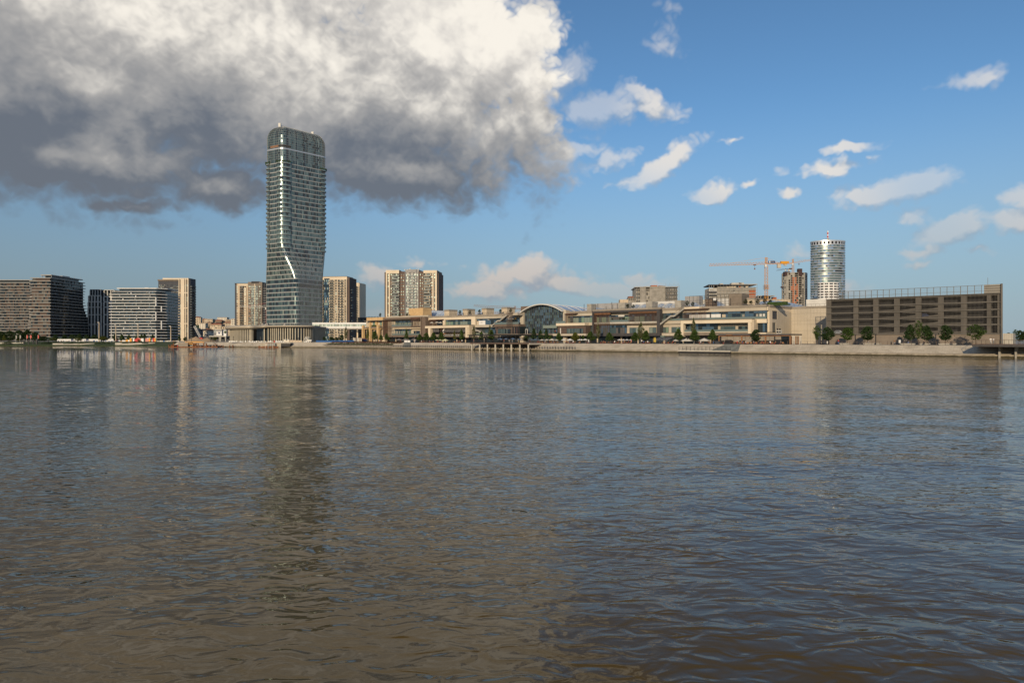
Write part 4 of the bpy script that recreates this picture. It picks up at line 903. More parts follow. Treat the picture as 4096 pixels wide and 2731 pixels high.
def stair(r, pa, pb, v, mid=None, landing=9):
    """outdoor stair flight drawn between two bearings, with railing"""
    (xa, ya), (xb, yb) = pa, pb; s = MB(); A, B = (U(xa, v), Q.z(xa, ya, v)), (U(xb, v), Q.z(xb, yb, v))
    pts = [A, B]
    if mid: m0 = (A[0] + (B[0] - A[0]) * (mid - .07), A[1] + (B[1] - A[1]) * mid); m1 = (A[0] + (B[0] - A[0]) * (mid + .07), m0[1]); pts = [A, m0, m1, B]
    rl = MB()
    for p, q in zip(pts, pts[1:]):
        s.loft([[(p[0], v, p[1] - .75), (p[0], v + 2, p[1] - .75), (p[0], v + 2, p[1]), (p[0], v, p[1])], [(q[0], v, q[1] - .75), (q[0], v + 2, q[1] - .75), (q[0], v + 2, q[1]), (q[0], v, q[1])]], 'concrete')
        rl.tube((p[0], v + .05, p[1] + 1), (q[0], v + .05, q[1] + 1), .05, 'rail', 4); n = max(2, int(abs(q[0] - p[0]) / 1.1))
        for i in range(n + 1): t = i / n; x, z = p[0] + (q[0] - p[0]) * t, p[1] + (q[1] - p[1]) * t; rl.tube((x, v + .05, z), (x, v + .05, z + 1), .03, 'rail', 4)
    o = part(s, 'staircase', r); part(rl, 'handrail', o)
def mall_s3():
    r = mall; u = lambda p, v=MV: U(p, v)
    # recessed corner with stairs and white shop panel
    bx('terrace_band', r, u(1875), u(1977), MV, MV + 1.5, L2b, L2, 'cream')
    glaze(r, u(1904), u(2092), MV + .7, L2, L3b, 16, ['g_blue', 'g_teal', 'g_night', 'g_dark'], L3b - .9)
    bx('shop_panel', r, u(1914, MV + .5), u(1941, MV + .5), MV + .5, MV + .6, L2, L3b - 1, 'white'); bx('shop_door', r, u(1905), u(1913), MV + .5, MV + .6, L2, L3b - 1.2, 'stone')
    text(r, 'Kalina', u(1922, MV + .4), MV + .46, L2 + 1.1, .45, 'greyw'); text(r, 'Kalina', u(1950, MV + .4), MV + .4, L3b - .75, .45, 'white')
    bx('wall', r, u(1876), u(1980), MV + 2.6, MV + 3, GZ, L2b, 'charc'); glaze(r, u(1918), u(1978), MV + 2.3, L1, L2b, 6, ['g_teal', 'g_night', 'g_blue'], L1 + 2.4)
    bx('shop_door', r, u(1882), u(1888), MV + 2.4, MV + 2.5, L1, L1 + 2.4, 'greyw'); bx('ledge', r, u(1876), u(1980), MV - .5, MV + 2.8, L1b, L1 - .3, 'cream'); balus(r, u(1876), u(1975), MV - .4, L1 - .3)
    stair(r, (1874, 1301), (1942, 1339), 23.6, .5); stair(r, (1966, 1301), (2030, 1254), 21.6, .45)
    # brown box with the burger terrace
    v = 20.5; uu = lambda p: U(p, v); z1, z0, zb = Q.z(2000, 1297.5, v), Q.z(2000, 1307, v), Q.z(2000, 1335.5, v)
    bx('box_fascia', r, uu(1977), uu(2074), v, 30, z0, z1, 'brickbr'); bx('box_wall', r, uu(1978), uu(2073.5), v + .6, 30, zb, z0 - .02, 'brown'); bx('box_ledge', r, uu(1977), uu(2074), v - .3, 30, Q.z(2000, 1339, v), zb - .02, 'taupe')
    glaze(r, uu(1990), uu(2040), v + .4, zb + .1, zb + 2.6, 9, ['g_teal', 'g_mid', 'g_dark', 'g_night']); glaze(r, uu(2043), uu(2073), v + .4, zb + .1, z0 - .2, 6, ['tarp', 'brown', 'g_black']); glaze(r, uu(1979), uu(2040), v + .42, zb + 2.8, z0 - .2, 10, ['tarp', 'brown', 'tarp'])
    o = thing; b = MB(); ue = uu(2074) + .02; b.box(ue, ue + .05, v + .6, 28, zb, z0, 'g_dark'); part(b, 'glazing', r)
    balus(r, uu(1978), uu(2074), v + .1, z1, 1.05); slats(r, U(2026.5, 19.9), U(2048, 19.9), 19.9, z1 - 1.0, Q.z(2040, 1253.5, 20), 8, 'brickbr', .18); bx('slat_rail', r, U(2026, 19.9), U(2050, 19.9), 19.9, 21, Q.z(2040, 1253.5, 20), Q.z(2040, 1251.5, 20), 'brickbr')
    bx('roof_landing', r, U(2028, 20), U(2067, 20), 20.6, 26, Q.z(2040, 1261, 20), Q.z(2040, 1252, 20), 'cream')
    text(r, "McDonald's", U(2025, 25), 25.3, Q.z(2040, 1277, 25), .55, 'white', .05, U(2053, 25) - U(2025, 25)); text(r, 'M', U(2056, 25), 25.3, Q.z(2040, 1277, 25), .75, 'gold', .05, 1.)
    for p in range(2004, 2072, 6): bx('terrace_table', r, uu(p), uu(p + 2), v + 1.2, v + 1.9, z1, z1 + .75, R.choice(['dark', 'greyw', 'roofred', 'offwhite']))
    text(r, 'ANTE', uu(2022), v + .3, z0 - 1.2, .6, 'parapet', .02, uu(2044) - uu(2022))
mall_s3()
def mall_vault():
    r = mall; v = 25.; ua, ub = U(2088, v), U(2256, v); zz = lambda py, px=2170: Q.z(px, py, v)
    c = (ua + ub) / 2; z_sp, z_cr = zz(1246), Q.z(2150, 1216.5, v)
    def arc(t): return c + (ub - ua) / 2 * t, z_sp + (z_cr - z_sp) * (1 - t * t)
    n = 24; xs = [-1 + 2 * i / n for i in range(n + 1)]
    gl = MB(); nrow = 13
    for i in range(n):
        (x0, h0), (x1, h1) = arc(xs[i] * .97), arc(xs[i + 1] * .97)
        for k in range(nrow):
            a, b = GZ + 1 + (k / nrow) * (z_cr - GZ - 1), GZ + 1 + ((k + 1) / nrow) * (z_cr - GZ - 1)
            if a > max(h0, h1) - .35: continue
            p = R.choices(['g_blue', 'g_teal', 'g_night', 'g_dark'], [3, 4, 3, 1])[0]; t0, t1 = min(b, h0 - .3), min(b, h1 - .3)
            gl.face(((x0 + .05, v + 1, a + .05), (x1 - .05, v + 1, a + .05), (x1 - .05, v + 1, max(t1, a + .06)), (x0 + .05, v + 1, max(t0, a + .06))), p)
    part(gl, 'vault_glazing', r, 'stuff')
    bx('vault_interior', r, ua + 1.5, ub - 1.5, v + 1.4, v + 2, GZ, z_sp, 'charc'); b = MB(); b.face([(x, v + 1.4, z - .3) for x, z in [arc(t * .97) for t in xs[::-1]]], 'charc'); part(b, 'vault_backing', r)
    for i in range(n + 1):
        x, h = arc(xs[i] * .97); bx('glass_fin', r, x - .06, x + .06, v + .7, v + .98, GZ + 1, h - .3, 'steel')
    rim = MB(); rim.loft([[(x, y, z) for x, z in [arc(t) for t in xs]] for y in (v - 1.6, v - 1.6)], 'offwhite', closed=False)
    rim = MB()
    for i in range(n):
        (x0, h0), (x1, h1) = arc(xs[i]), arc(xs[i + 1])
        rim.loft([[(x0, v - 1.8, h0 - .5), (x0, v + 2, h0 - .5), (x0, v + 2, h0), (x0, v - 1.8, h0)], [(x1, v - 1.8, h1 - .5), (x1, v + 2, h1 - .5), (x1, v + 2, h1), (x1, v - 1.8, h1)]], 'offwhite', caps=i in (0, n - 1))
    part(rim, 'vault_rim', r)
    roof = MB(); rows = []
    for k in range(19):
        y = v + 2 + k * 3.4; drop = (k / 18) ** 2 * 3.2
        rows.append([(x, y, z - drop - .1) for x, z in [arc(t) for t in xs]])
    roof.loft(rows, 'membrane', closed=False); part(roof, 'vault_roof', r, None, True)
    rb = MB()
    for k in range(0, 19, 2):
        for i in range(n): rb.tube(tuple(Vector(rows[k][i]) + Vector((0, 0, .12))), tuple(Vector(rows[k][i + 1]) + Vector((0, 0, .12))), .12, 'offwhite', 4)
    part(rb, 'vault_ribs', r, 'stuff')
    bx('vault_pier', r, ua - 1.4, ua + 1, v, v + 3, GZ, z_sp + .2, 'cream'); bx('vault_pier', r, ub - .6, ub + 1.2, v, v + 3, GZ, z_sp + .4, 'cream')
    bx('gallery', r, U(2172, 24.6), U(2226, 24.6), 24.6, 25.8, Q.z(2200, 1312.5, 25), Q.z(2200, 1301, 25), 'g_pale'); bx('entrance_frame', r, U(2101, 23), U(2110, 23), 23, 23.3, L1, Q.z(2105, 1316, 23), 'offwhite'); bx('entrance_door', r, U(2102.3, 23), U(2108.7, 23), 22.96, 23.1, L1, Q.z(2105, 1318, 23), 'dark')
    bx('entrance_canopy', r, U(2092, 22), U(2226, 22), 22.5, 26, L1b + .6, L1, 'taupe'); bx('entrance_wall', r, U(2078, 24), U(2100, 24), 23.9, 26, L1b - .6, L1b + .9, 'cream')
    bx('roof_block', r, U(2083, 34), U(2118, 34), 34, 44, 18, Q.z(2095, 1225, 34), 'brickbr')
    # lower translucent vaults over the mall street, seen above the parapet
    def small_vault(px0, px1, ytop, v0, deep=26, nr=6):
        a, b_ = U(px0, v0), U(px1, v0); zc = Q.z((px0 + px1) / 2, ytop, v0); zs = 17.8; m = MB(); rw = []
        for i in range(25):
            t = -1 + i / 12; rw.append([(a + (b_ - a) * (t + 1) / 2, v0 + q, zs + (zc - zs) * (1 - t * t) * h) for q, h in ((0, .35), (2.5, .82), (6, 1), (deep, .9))])
        m.loft(rw, 'membrane', closed=False); o = part(m, 'street_vault', r, None, True); rb = MB()
        for i in range(0, 25, 3):
            for k in range(3): rb.tube(tuple(Vector(rw[i][k]) + Vector((0, 0, .1))), tuple(Vector(rw[i][k + 1]) + Vector((0, 0, .1))), .11, 'offwhite', 4)
        part(rb, 'rib', o)
    small_vault(1582, 1812, 1240, 46); small_vault(1798, 2010, 1243, 46); small_vault(2040, 2092, 1238, 46); small_vault(2254, 2420, 1226, 50)
    for i in range(8): small_vault(2500 + i * 33, 2540 + i * 33, 1216 - i * 1.4, 46, 12)
    small_vault(2780, 2870, 1200, 46, 12); small_vault(2930, 3190, 1200, 52, 20)
mall_vault()
def mall_s6():
    r = mall; u = lambda p, v=MV: U(p, v)
    glaze(r, u(2256), u(2368), MV + .7, L2, L3b, 10, ['g_green', 'g_teal', 'g_pale'], L3b - .8); slats(r, U(2259, 23.8), U(2290, 23.8), 23.8, L2 - .7, L3b + .9, 8, 'wood', .2); bx('slat_rail', r, U(2258, 23.8), U(2301, 23.8), 23.7, 26, L3b + .9, L3b + 1.2, 'wood'); bx('wall_pier', r, u(2254), u(2262), MV - .1, MV + 1, L2, L3b, 'cream')
    v = 22.5; uu = lambda p: U(p, v)
    bx('box_fascia', r, uu(2224), uu(2339), v, 30, Q.z(2280, 1302.5, v), Q.z(2280, 1292, v), 'creamlt'); bx('terrace_band', r, u(2340), u(2369), MV, MV + 1, L2b, L2, 'cream'); balus(r, uu(2224), uu(2260), v + .1, Q.z(2280, 1292, v))
    za, zb = Q.z(2280, 1333.5, v), Q.z(2280, 1303, v); bx('box_wall', r, uu(2226), uu(2338), v + 1, 30, za, zb, 'brown')
    for k in range(7): bx('brick_course', r, uu(2226), uu(2338), v + .94, v + .99, za + (zb - za) * (k + .5) / 7, za + (zb - za) * (k + .5) / 7 + .07, 'tarp')
    glaze(r, uu(2263), uu(2328), v + .8, za, Q.z(2280, 1314, v), 10, ['g_teal', 'g_mid', 'g_night', 'g_clear']); bx('door_frame', r, uu(2235.5), uu(2239), v + .9, v + .98, za, za + 2.6, 'offwhite')
    glaze(r, u(2343), u(2369), MV + 1.4, L1, L2b, 5, ['g_teal', 'g_night'], L1 + 2.4); bx('ledge', r, uu(2213), uu(2345), v - .4, 30, Q.z(2280, 1343, v), Q.z(2280, 1334.5, v), 'cream'); bx('ledge', r, u(2343), u(2369), MV - .5, MV + 2, L1b, L1, 'cream')
mall_s6()
def mall_s7():
    r = mall; v = 23.6; u = lambda p: U(p, v); zt, z1 = Q.z(2500, 1240.5, v), Q.z(2500, 1248, v); z0, zb = Q.z(2500, 1332.5, v), Q.z(2500, 1344, v)
    bx('frame_head', r, u(2368), u(2639), v, 28, z1, zt, 'frame'); bx('frame_sill', r, u(2368), u(2639), v, 28, zb, z0, 'frame'); bx('frame_jamb', r, u(2368), u(2373), v, 28, z0, z1, 'frame'); bx('frame_jamb', r, u(2627), u(2639), v, 28, z0, z1, 'frame')
    bx('parapet', r, u(2368), u(2640), v + .5, 28, zt, zt + .75, 'parapet')
    bx('recess_wall', r, u(2372), u(2628), 26.4, 28, z0, z1, 'cream'); zc, zd = Q.z(2500, 1287, v), Q.z(2500, 1293.5, v)
    bx('terrace_slab', r, u(2374), u(2627), v + .7, 27, zd, zc, 'conlt'); bx('terrace_soffit', r, u(2374), u(2627), v + 1.2, 27, Q.z(2500, 1297.5, v), zd - .02, 'taupe')
    glaze(r, u(2376), u(2627), 26.1, zc, Q.z(2500, 1258, v), 26, ['g_pale', 'g_teal', 'g_green', 'screen', 'g_mid'], Q.z(2500, 1265, v)); glaze(r, u(2376), u(2495), 26.1, z0, Q.z(2500, 1299, v), 14, ['screen', 'g_teal', 'g_blue', 'g_dark'], Q.z(2500, 1310, v))
    for a, b_ in ((2506, 2556), (2585, 2613), (2621, 2627)):
        glaze(r, u(a), u(b_), 26.1, z0, Q.z(2500, 1310.5, v), max(1, int((b_ - a) / 12)), ['g_teal', 'g_mid', 'g_night', 'g_pale'])
    bx('wall_plinth', r, u(2495), u(2506), 26.2, 26.4, z0, z0 + .8, 'stone')
    slats(r, u(2376), u(2436), v + .1, z0, z1 - .05, 16, 'wood', .17); slats(r, u(2514), u(2626), v + .1, zc + .1, z1 - .05, 30, 'wood', .17); bx('slat_head', r, u(2376), u(2438), v + .4, v + 1, z1 - .8, z1 - .02, 'woodlt'); bx('slat_head', r, u(2514), u(2626), v + .4, v + 1, z1 - .6, z1 - .02, 'woodlt')
    bx('sign_board', r, u(2463), u(2487), 25.6, 25.8, Q.z(2475, 1266, v), Q.z(2475, 1259.5, v), 'offwhite'); marks(r, u(2464), u(2486), 25.58, Q.z(2475, 1264.8, v), .5, 'white', 10)
    bx('shop_door', r, u(2468), u(2482), 25.9, 26, zc, Q.z(2475, 1268, v), 'charc'); balus(r, u(2437), u(2514), v + .8, zc, .9)
    for px in (2443, 2473, 2485, 2491): bx('planter', r, u(px) - .25, u(px) + .25, v + 1, v + 1.5, zc, zc + .9, 'white'); b = MB(); b.loft([[(u(px) + .35 * w * math.cos(t), v + 1.25 + .35 * w * math.sin(t), zc + .9 + h) for t in [i * 1.047 for i in range(6)]] for w, h in ((.3, 0), (1, .35), (.9, .7), (.2, 1))], 'topiary'); part(b, 'shrub', r)
mall_s7()
def mall_s8():
    r = mall; u = lambda p, v=MV: U(p, v)
    glaze(r, u(2640), u(2690), MV + .7, L2, L3b, 5, ['g_dark', 'g_teal', 'g_night'], L3b - .8); glaze(r, u(2690), u(2842), MV + .7, L2, L3b, 12, ['screen', 'screen', 'g_dark'], L3b - .7)
    for a, b_ in ((2755, 2837), (2842, 2881)):
        n = 5 if a < 2800 else 2
        for i in range(n): x0, x1 = u(a), u(b_); w = (x1 - x0) / n; bx('white_panel', r, x0 + i * w + .04, x0 + (i + 1) * w - .04, MV + .5, MV + .6, L2, L3b - .9, 'white')
    glaze(r, u(2842), u(3066), MV + .68, L2, L3b, 13, ['g_teal', 'g_blue', 'g_night', 'g_clear'], L3b - .9); bx('shop_door', r, u(2886), u(2900), MV + .5, MV + .6, L2, L3b - 1.1, 'stone')
    for px, h in ((2967, 2.), (3022, 2.), (3036, 2), (3049, 2)): bx('shop_poster', r, u(px), u(px + 9), MV + .5, MV + .58, L2 + .2, L2 + h, R.choice(['white', 'offwhite', 'curtain']))
    balus(r, u(2640), u(3066), MV - .4, L2, .9)
    stair(r, (2640, 1293), (2737, 1229), 23.6, .52)
    bx('roof_landing', r, U(2737, 23.6), U(2797, 23.6), 23.6, 27, Q.z(2760, 1235.5, 24), Q.z(2760, 1227.5, 24), 'creamlt'); slats(r, U(2736, 24.2), U(2823, 24.2), 24.2, L2 + .1, Q.z(2780, 1236, 24.2), 18, 'wood', .17); bx('slat_rail', r, U(2735, 24.2), U(2832, 24.2), 24.1, 25.6, Q.z(2780, 1236.5, 24.2), Q.z(2780, 1234, 24.2), 'wood')
    # cream bay left of the stone frame
    bx('terrace_band', r, u(2636), u(2722), MV - .3, MV + 1, L2b, L2, 'cream'); bx('wall', r, u(2636), u(2722), MV + .6, MV + 1.6, L1, L2b, 'cream')
    for a, b_, n in ((2640, 2672, 3), (2684, 2722, 4)): glaze(r, u(a), u(b_), MV + .5, L1, Q.z(2680, 1308, MV), n, ['g_green', 'g_teal', 'screen', 'g_mid'])
    bx('ledge', r, u(2634), u(2726), MV - .7, MV + 2, L1b, L1 - .1, 'cream')
    # stone frame bay
    v = 23.2; uu = lambda p: U(p, v); zt, z1 = Q.z(2850, 1280, v), Q.z(2850, 1292.5, v)
    bx('frame_head', r, uu(2722), uu(3007), v, 27.5, z1, zt, 'creamlt'); bx('frame_coping', r, uu(2721), uu(3008), v - .1, 27.5, zt + .01, zt + .3, 'taupe')
    for a, b_ in ((2722.5, 2733), (2992, 3003)): bx('pillar', r, uu(a), uu(b_), v, v + 2, Q.z(a, 1347 if a < 2800 else 1334, v), z1 - .02, 'creamlt')
    bx('pillar_side', r, uu(3003) + .02, uu(3003) + 1.3, v + .1, 27, Q.z(3003, 1334, v), zt - .1, 'stone')
    bx('recess_wall', r, uu(2733), uu(2992), MV + 1, MV + 2, L1, L2b + .8, 'cream'); bx('ledge', r, uu(2733), uu(2992), v + .6, 28, L1b + .1, L1, 'taupe'); bx('ledge_coping', r, uu(2733), uu(2992), v + .5, 28, L1 + .01, L1 + .25, 'creamlt')
    glaze(r, U(2745, MV), U(2868, MV), MV + .8, L1, Q.z(2800, 1293.5, MV), 8, ['g_night', 'g_blue', 'g_dark'], L1 + 2.4, ('g_night', 'g_blue'))
    for a, b_, n in ((2879, 2938, 4), (2950, 2992, 3)): glaze(r, u(a), u(b_), MV + .8, L1, Q.z(2900, 1305, MV), n, ['g_teal', 'g_mid', 'g_dark'])
    for a, b_ in ((2868, 2879), (2938, 2950)): bx('wall_plinth', r, u(a), u(b_), MV + .85, MV + .98, L1, L1 + 1.1, 'stone')
    balus(r, uu(2734), uu(2992), v + .7, L1 + .2, .9)
    # corner bay and return to the blank wall
    bx('terrace_band', r, u(3007), u(3067), MV - .2, 50, L2b - .2, L2, 'creamlt'); bx('wall', r, u(3007), u(3020), MV + .4, MV + 1, L1, L2b, 'cream'); glaze(r, u(3020), u(3066), MV + .8, L1, L2b - .2, 5, ['g_night', 'g_blue', 'g_dark']); bx('ledge', r, u(3007), u(3068), MV - 1, 50, L1b + .3, L1 - .2, 'creamlt')
    ue = u(3067); b = MB(); b.box(ue, ue + .4, MV + .2, 50.4, L3b, L3, 'creamlt'); b2 = part(b, 'return_fascia', r)
    for nm, va, vb, z0, z1_, m in (('return_wall', 27.6, 30.5, L1, L3b, 'creamlt'), ('return_wall', 35.5, 50.4, GZ, L3b, 'cream'), ('return_pane', 30.5, 35.5, L2, L3b, 'charc'), ('return_band', 30.5, 35.5, L2b, L2, 'cream'), ('return_pane', 30.5, 34, L1, L2b, 'g_night'), ('return_wall', 34, 35.5, L1, L2b, 'cream')):
        bx(nm, r, ue - .6, ue + (.2 if 'pane' in nm else .38), va, vb, z0, z1_, m)
    bx('parapet', r, ue - 1, ue + .7, MV + 1.6, 50.2, L3 + .02, L4, 'parapet')
    # blank cladding wall: panels with open joints
    w0, w1 = U(3068, 50), U(3318, 50); zs = [GZ, 5.6, 8.6, 11.2, 12.7, 15.6, 17.6]; n = 12
    for i in range(n):
        for k in range(6):
            x0, x1 = ue + .4 + (w1 - ue) * i / n, ue + .4 + (w1 - ue) * (i + 1) / n; bx('cladding_panel', r, x0 + .015, x1 - .015, 50 + R.uniform(0, .015), 50.45, zs[k] + .02, zs[k + 1] - .02, 'cream')
    bx('parapet', r, ue + .8, w1, 49.8, 51.5, 17.62, 18.45, 'parapet')
mall_s8()
def rooftop():
    r = mall; zr = 18.3
    for x0, x1, yt, v, m in ((1635, 1702, 1232.5, 34, 'ochre'), (1777, 1807, 1238, 32, 'parapet'), (1851, 1880, 1235, 32, 'parapet'), (1927, 1957, 1231.5, 32, 'parapet'), (2006, 2040, 1228.5, 32, 'parapet'), (2348, 2374, 1215.5, 31, 'concrete'), (2474, 2514, 1210.5, 31, 'concrete'), (2584, 2622, 1206, 31, 'concrete'), (2699, 2738, 1201, 31, 'concrete'), (2821, 2863, 1196, 33, 'brickbr'), (2916, 2990, 1174.5, 36, 'taupe'), (2988, 3035, 1190, 37, 'parapet')):
        a, b_ = U(x0, v), U(x1, v); zt = Q.z((x0 + x1) / 2, yt, v); d = min(7, (b_ - a))
        bx('lift_house', r, a, b_ - d * .35, v, v + d, zr - 1, zt - (zt - zr) * .22, 'stone' if m == 'parapet' else m); bx('lift_house_cap', r, a - .08, b_ - d * .35 + .08, v - .08, v + d + .08, zt - (zt - zr) * .22, zt, m)
    bx('roof_block', r, U(2370, 60), U(2475, 60), 60, 64, zr - 1, Q.z(2450, 1212, 60), 'greyw'); bx('roof_block', r, U(2510, 56), U(2900, 56), 60, 66, zr - 1, Q.z(2700, 1203, 60), 'offwhite'); bx('roof_block', r, U(3225, 60), U(3320, 60), 60, 80, zr - 1, Q.z(3260, 1197, 60), 'offwhite'); bx('roof_block', r, U(2740, 54), U(2795, 54), 54, 58, zr - 1, Q.z(2760, 1184.5, 54), 'greyw')
    b = MB()
    for a, b_, v in ((1560, 1640, 29), (1702, 2025, 27.5), (2380, 2700, 28), (2740, 3062, 27.6), (3080, 3315, 52)):
        ua, ub = U(a, v), U(b_, v); b.box(ua, ub, v, v + .04, zr + 1.05, zr + 1.12, 'rail'); n = int((ub - ua) / 1.6)
        for i in range(n + 1): x = ua + (ub - ua) * i / n; b.box(x - .03, x + .03, v, v + .05, zr, zr + 1.05, 'rail')
    part(b, 'roof_railing', r, 'stuff')
    # ball court cage
    b = MB(); ua, ub, v = U(2758, 30), U(2915, 30), 30; zt = Q.z(2800, 1183, 30)
    for i in range(11): x = ua + (ub - ua) * i / 10; b.tube((x, v, zr), (x, v, zt), .07, 'rail', 4); b.tube((x, v + 12, zr), (x, v + 12, zt), .07, 'rail', 4)
    for z in (zr + 2.2, (zr + zt) / 2 + .6, zt): b.tube((ua, v, z), (ub, v, z), .06, 'rail', 4); b.tube((ua, v + 12, z), (ub, v + 12, z), .06, 'rail', 4)
    part(b, 'court_cage', r)
    bx('backboard', r, U(2853, 33), U(2864, 33), 33, 33.1, zr + 3, zr + 4, 'white')
    for px, yt in ((2336, 1216), (2384, 1221), (2391, 1214), (2424, 1225), (2447, 1208), (2451, 1218), (2469, 1214), (2922, 1192)): u = U(px, 29); bx('lamp_post', r, u - .07, u + .07, 29, 29.15, zr, Q.z(px, yt, 29), 'rail')
    b = MB(); b.box(U(3070, 30), U(3150, 30), 31, 33, zr, zr + .5, 'hedge'); part(b, 'planter_bed', r); bx('roof_hedge', r, U(1572, 30), U(1632, 30), 29, 31, zr + .1, zr + .8, 'hedge'); bx('roof_hedge', r, U(3072, 32), U(3148, 32), 31.2, 33, zr + .55, zr + 1.4, 'hedge')
rooftop()
# ---------------------------------------------------------------- parking garage
def garage():
    v = 24.; u = lambda p: Q.u(p, v); r = thing('parking_garage', 'big brown louvred parking garage at the right end of the quay', 'garage', Q, u(3303), v)
    u0, u1 = u(3304), u(4004); zt, zb = 19.4, 6.8; lev = [6.8, 9.65, 12.05, 14.35, 16.7, 19.4]
    for nm, a, va, z0, z1, m in (('base_wall', 0, .3, GZ, zb - .1, 'taupe'), ('interior', .8, 3.5, zb, zt - .6, 'dark'), ('roof', .1, .6, zt - .6, zt - .1, 'louvbk')):
        b = MB(); b.prism([(u0 + a, v + va), (u1 - a, v + va), (u1 - a - 11, v + 60), (u0 + a, v + 60)], z0, z1, m); part(b, nm, r)
    cols = [(3323, 3412), (3432, 3492), (3513, 3575), (3597, 3661), (3684, 3751), (3773, 3843), (3867, 3947), (3963, 3989)]
    edges = [3304] + [x for c in cols for x in c] + [4004]
    for i in range(0, len(edges), 2): bx('pier', r, u(edges[i]), u(edges[i + 1]), v + .35, v + 1.2, zb, zt - .05, 'louvbk')
    for c, (a, b_) in enumerate(cols):
        for k in range(5):
            z0, z1 = lev[k], lev[k + 1]; h = z1 - z0
            ramp = c in (2, 3, 4, 5) and k < 4
            bx('parapet_panel', r, u(a) + .01, u(b_) - .01, v + .5, v + .8, z0, z0 + .3, 'louvbk'); bx('lintel', r, u(a) + .01, u(b_) - .01, v + .5, v + .8, z1 - (.5 if k == 4 else .12), z1, 'louvbk')
            if ramp:
                m = MB(); t = .75 if c in (3, 4) else .45
                up, dn = (z0 + .42 + t, z0 + .42 + .1)
                m.loft([[(u(a), v + .55, z0 + .4), (u(a), v + .9, z0 + .4), (u(a), v + .9, dn), (u(a), v + .55, dn)], [(u(b_), v + .55, z0 + .4), (u(b_), v + .9, z0 + .4), (u(b_), v + .9, up), (u(b_), v + .55, up)]], 'louvbk'); part(m, 'ramp_panel', r)
                m = MB(); m.loft([[(u(a), v + .55, z1 - .22 - .05), (u(a), v + .9, z1 - .22 - .05), (u(a), v + .9, z1 - .19), (u(a), v + .55, z1 - .19)], [(u(b_), v + .55, z1 - .2 - t * .6), (u(b_), v + .9, z1 - .2 - t * .6), (u(b_), v + .9, z1 - .19), (u(b_), v + .55, z1 - .19)]], 'louvbk'); part(m, 'ramp_panel', r)
            if R.random() < .45: bx('ceiling_lamp', r, u(a) + .4, u(a) + 1.6, v + 1.6, v + 1.9, z1 - .62, z1 - .5, 'curtain')
    for z in lev[:-1] + [zt]: bx('rail_band', r, u0, u1, v - .12, v + .06, z - .1, z + .06, 'louv')
    lo = MB(); hi = MB(); n = 150
    for i in range(n + 1):
        x = u0 + (u1 - u0) * i / n
        lo.box(x - .022, x + .022, v + .07, v + .13, zb - .05, zt, 'louv')
    part(lo, 'louvre_fins', r, 'stuff')
    for i in range(26):
        x = u0 + (u1 - 5 - u0) * i / 25; bx('fence_post', r, x - .07, x + .07, v + .1, v + .25, zt, 22.1, 'louv')
    bx('fence_rail', r, u0, u1 - 4.5, v + .1, v + .25, 22.02, 22.14, 'louv'); bx('fence_rail', r, u0, u1 - 4.5, v + .12, v + .2, zt + .9, zt + .98, 'louv')
    w = MB()
    for i in range(230): x = u0 + (u1 - 5 - u0) * i / 229; w.box(x - .012, x + .012, v + .16, v + .19, zt, 22.05, 'louv')
    part(w, 'fence_wires', r, 'stuff')
    b = MB(); b.prism([(u1, v - .4), (u1 + .5, v - .4), (u1 - 10.4, v + 60), (u1 - 10.9, v + 60)], GZ, 22.3, 'louvbk'); part(b, 'wall', r); bx('screen_panel', r, u1 - 4.4, u1, v + .2, v + .6, zt, 22.2, 'louv')
    for k in range(4): bx('screen_slat', r, u1 - 4.4, u1, v + .1, v + .2, zt + .4 + k * .7, zt + .55 + k * .7, 'conlt')
    bx('mast', r, u(3947) - .05, u(3947) + .05, v + 2, v + 2.1, zt, 24.5, 'steel')
    # parked cars glimpsed behind the louvres
    for px, k in ((3345, 0), (3690, 2)):
        x = u(px); z = lev[k] + .15; c = thing('parked_car', {0: 'silver car parked behind the lowest louvres of the garage', 4: 'white car on the top covered deck of the garage', 2: 'dark car parked mid-height inside the garage'}[k], 'car', Q, x, v + 1.9, z)
        b = MB(); b.loft([[(x - 2.1, v + y, z + a), (x - 1.9, v + y, z + b_), (x - 1.1, v + y, z + b_ + .08), (x - .6, v + y, z + c_), (x + .8, v + y, z + c_), (x + 1.4, v + y, z + b_ + .05), (x + 2.1, v + y, z + b_ - .1), (x + 2.15, v + y, z + a)] for y, a, b_, c_ in ((1.25, .3, .75, 1.2), (1.3, .25, .8, 1.35), (2.7, .25, .8, 1.35), (2.75, .3, .75, 1.2))], {0: 'silver', 4: 'white', 2: 'navy'}[k]); part(b, 'body', c)
        for wx in (-1.3, 1.3):
            b = MB(); b.tube((x + wx, v + 1.22, z + .3), (x + wx, v + 1.45, z + .3), .3, 'dark', 10); part(b, 'wheel', c)
        b = MB(); b.face(((x - .95, v + 1.21, z + .85), (x + 1.1, v + 1.21, z + .85), (x + .75, v + 1.21, z + 1.12), (x - .6, v + 1.21, z + 1.12)), 'g_black'); part(b, 'window', c)
garage()
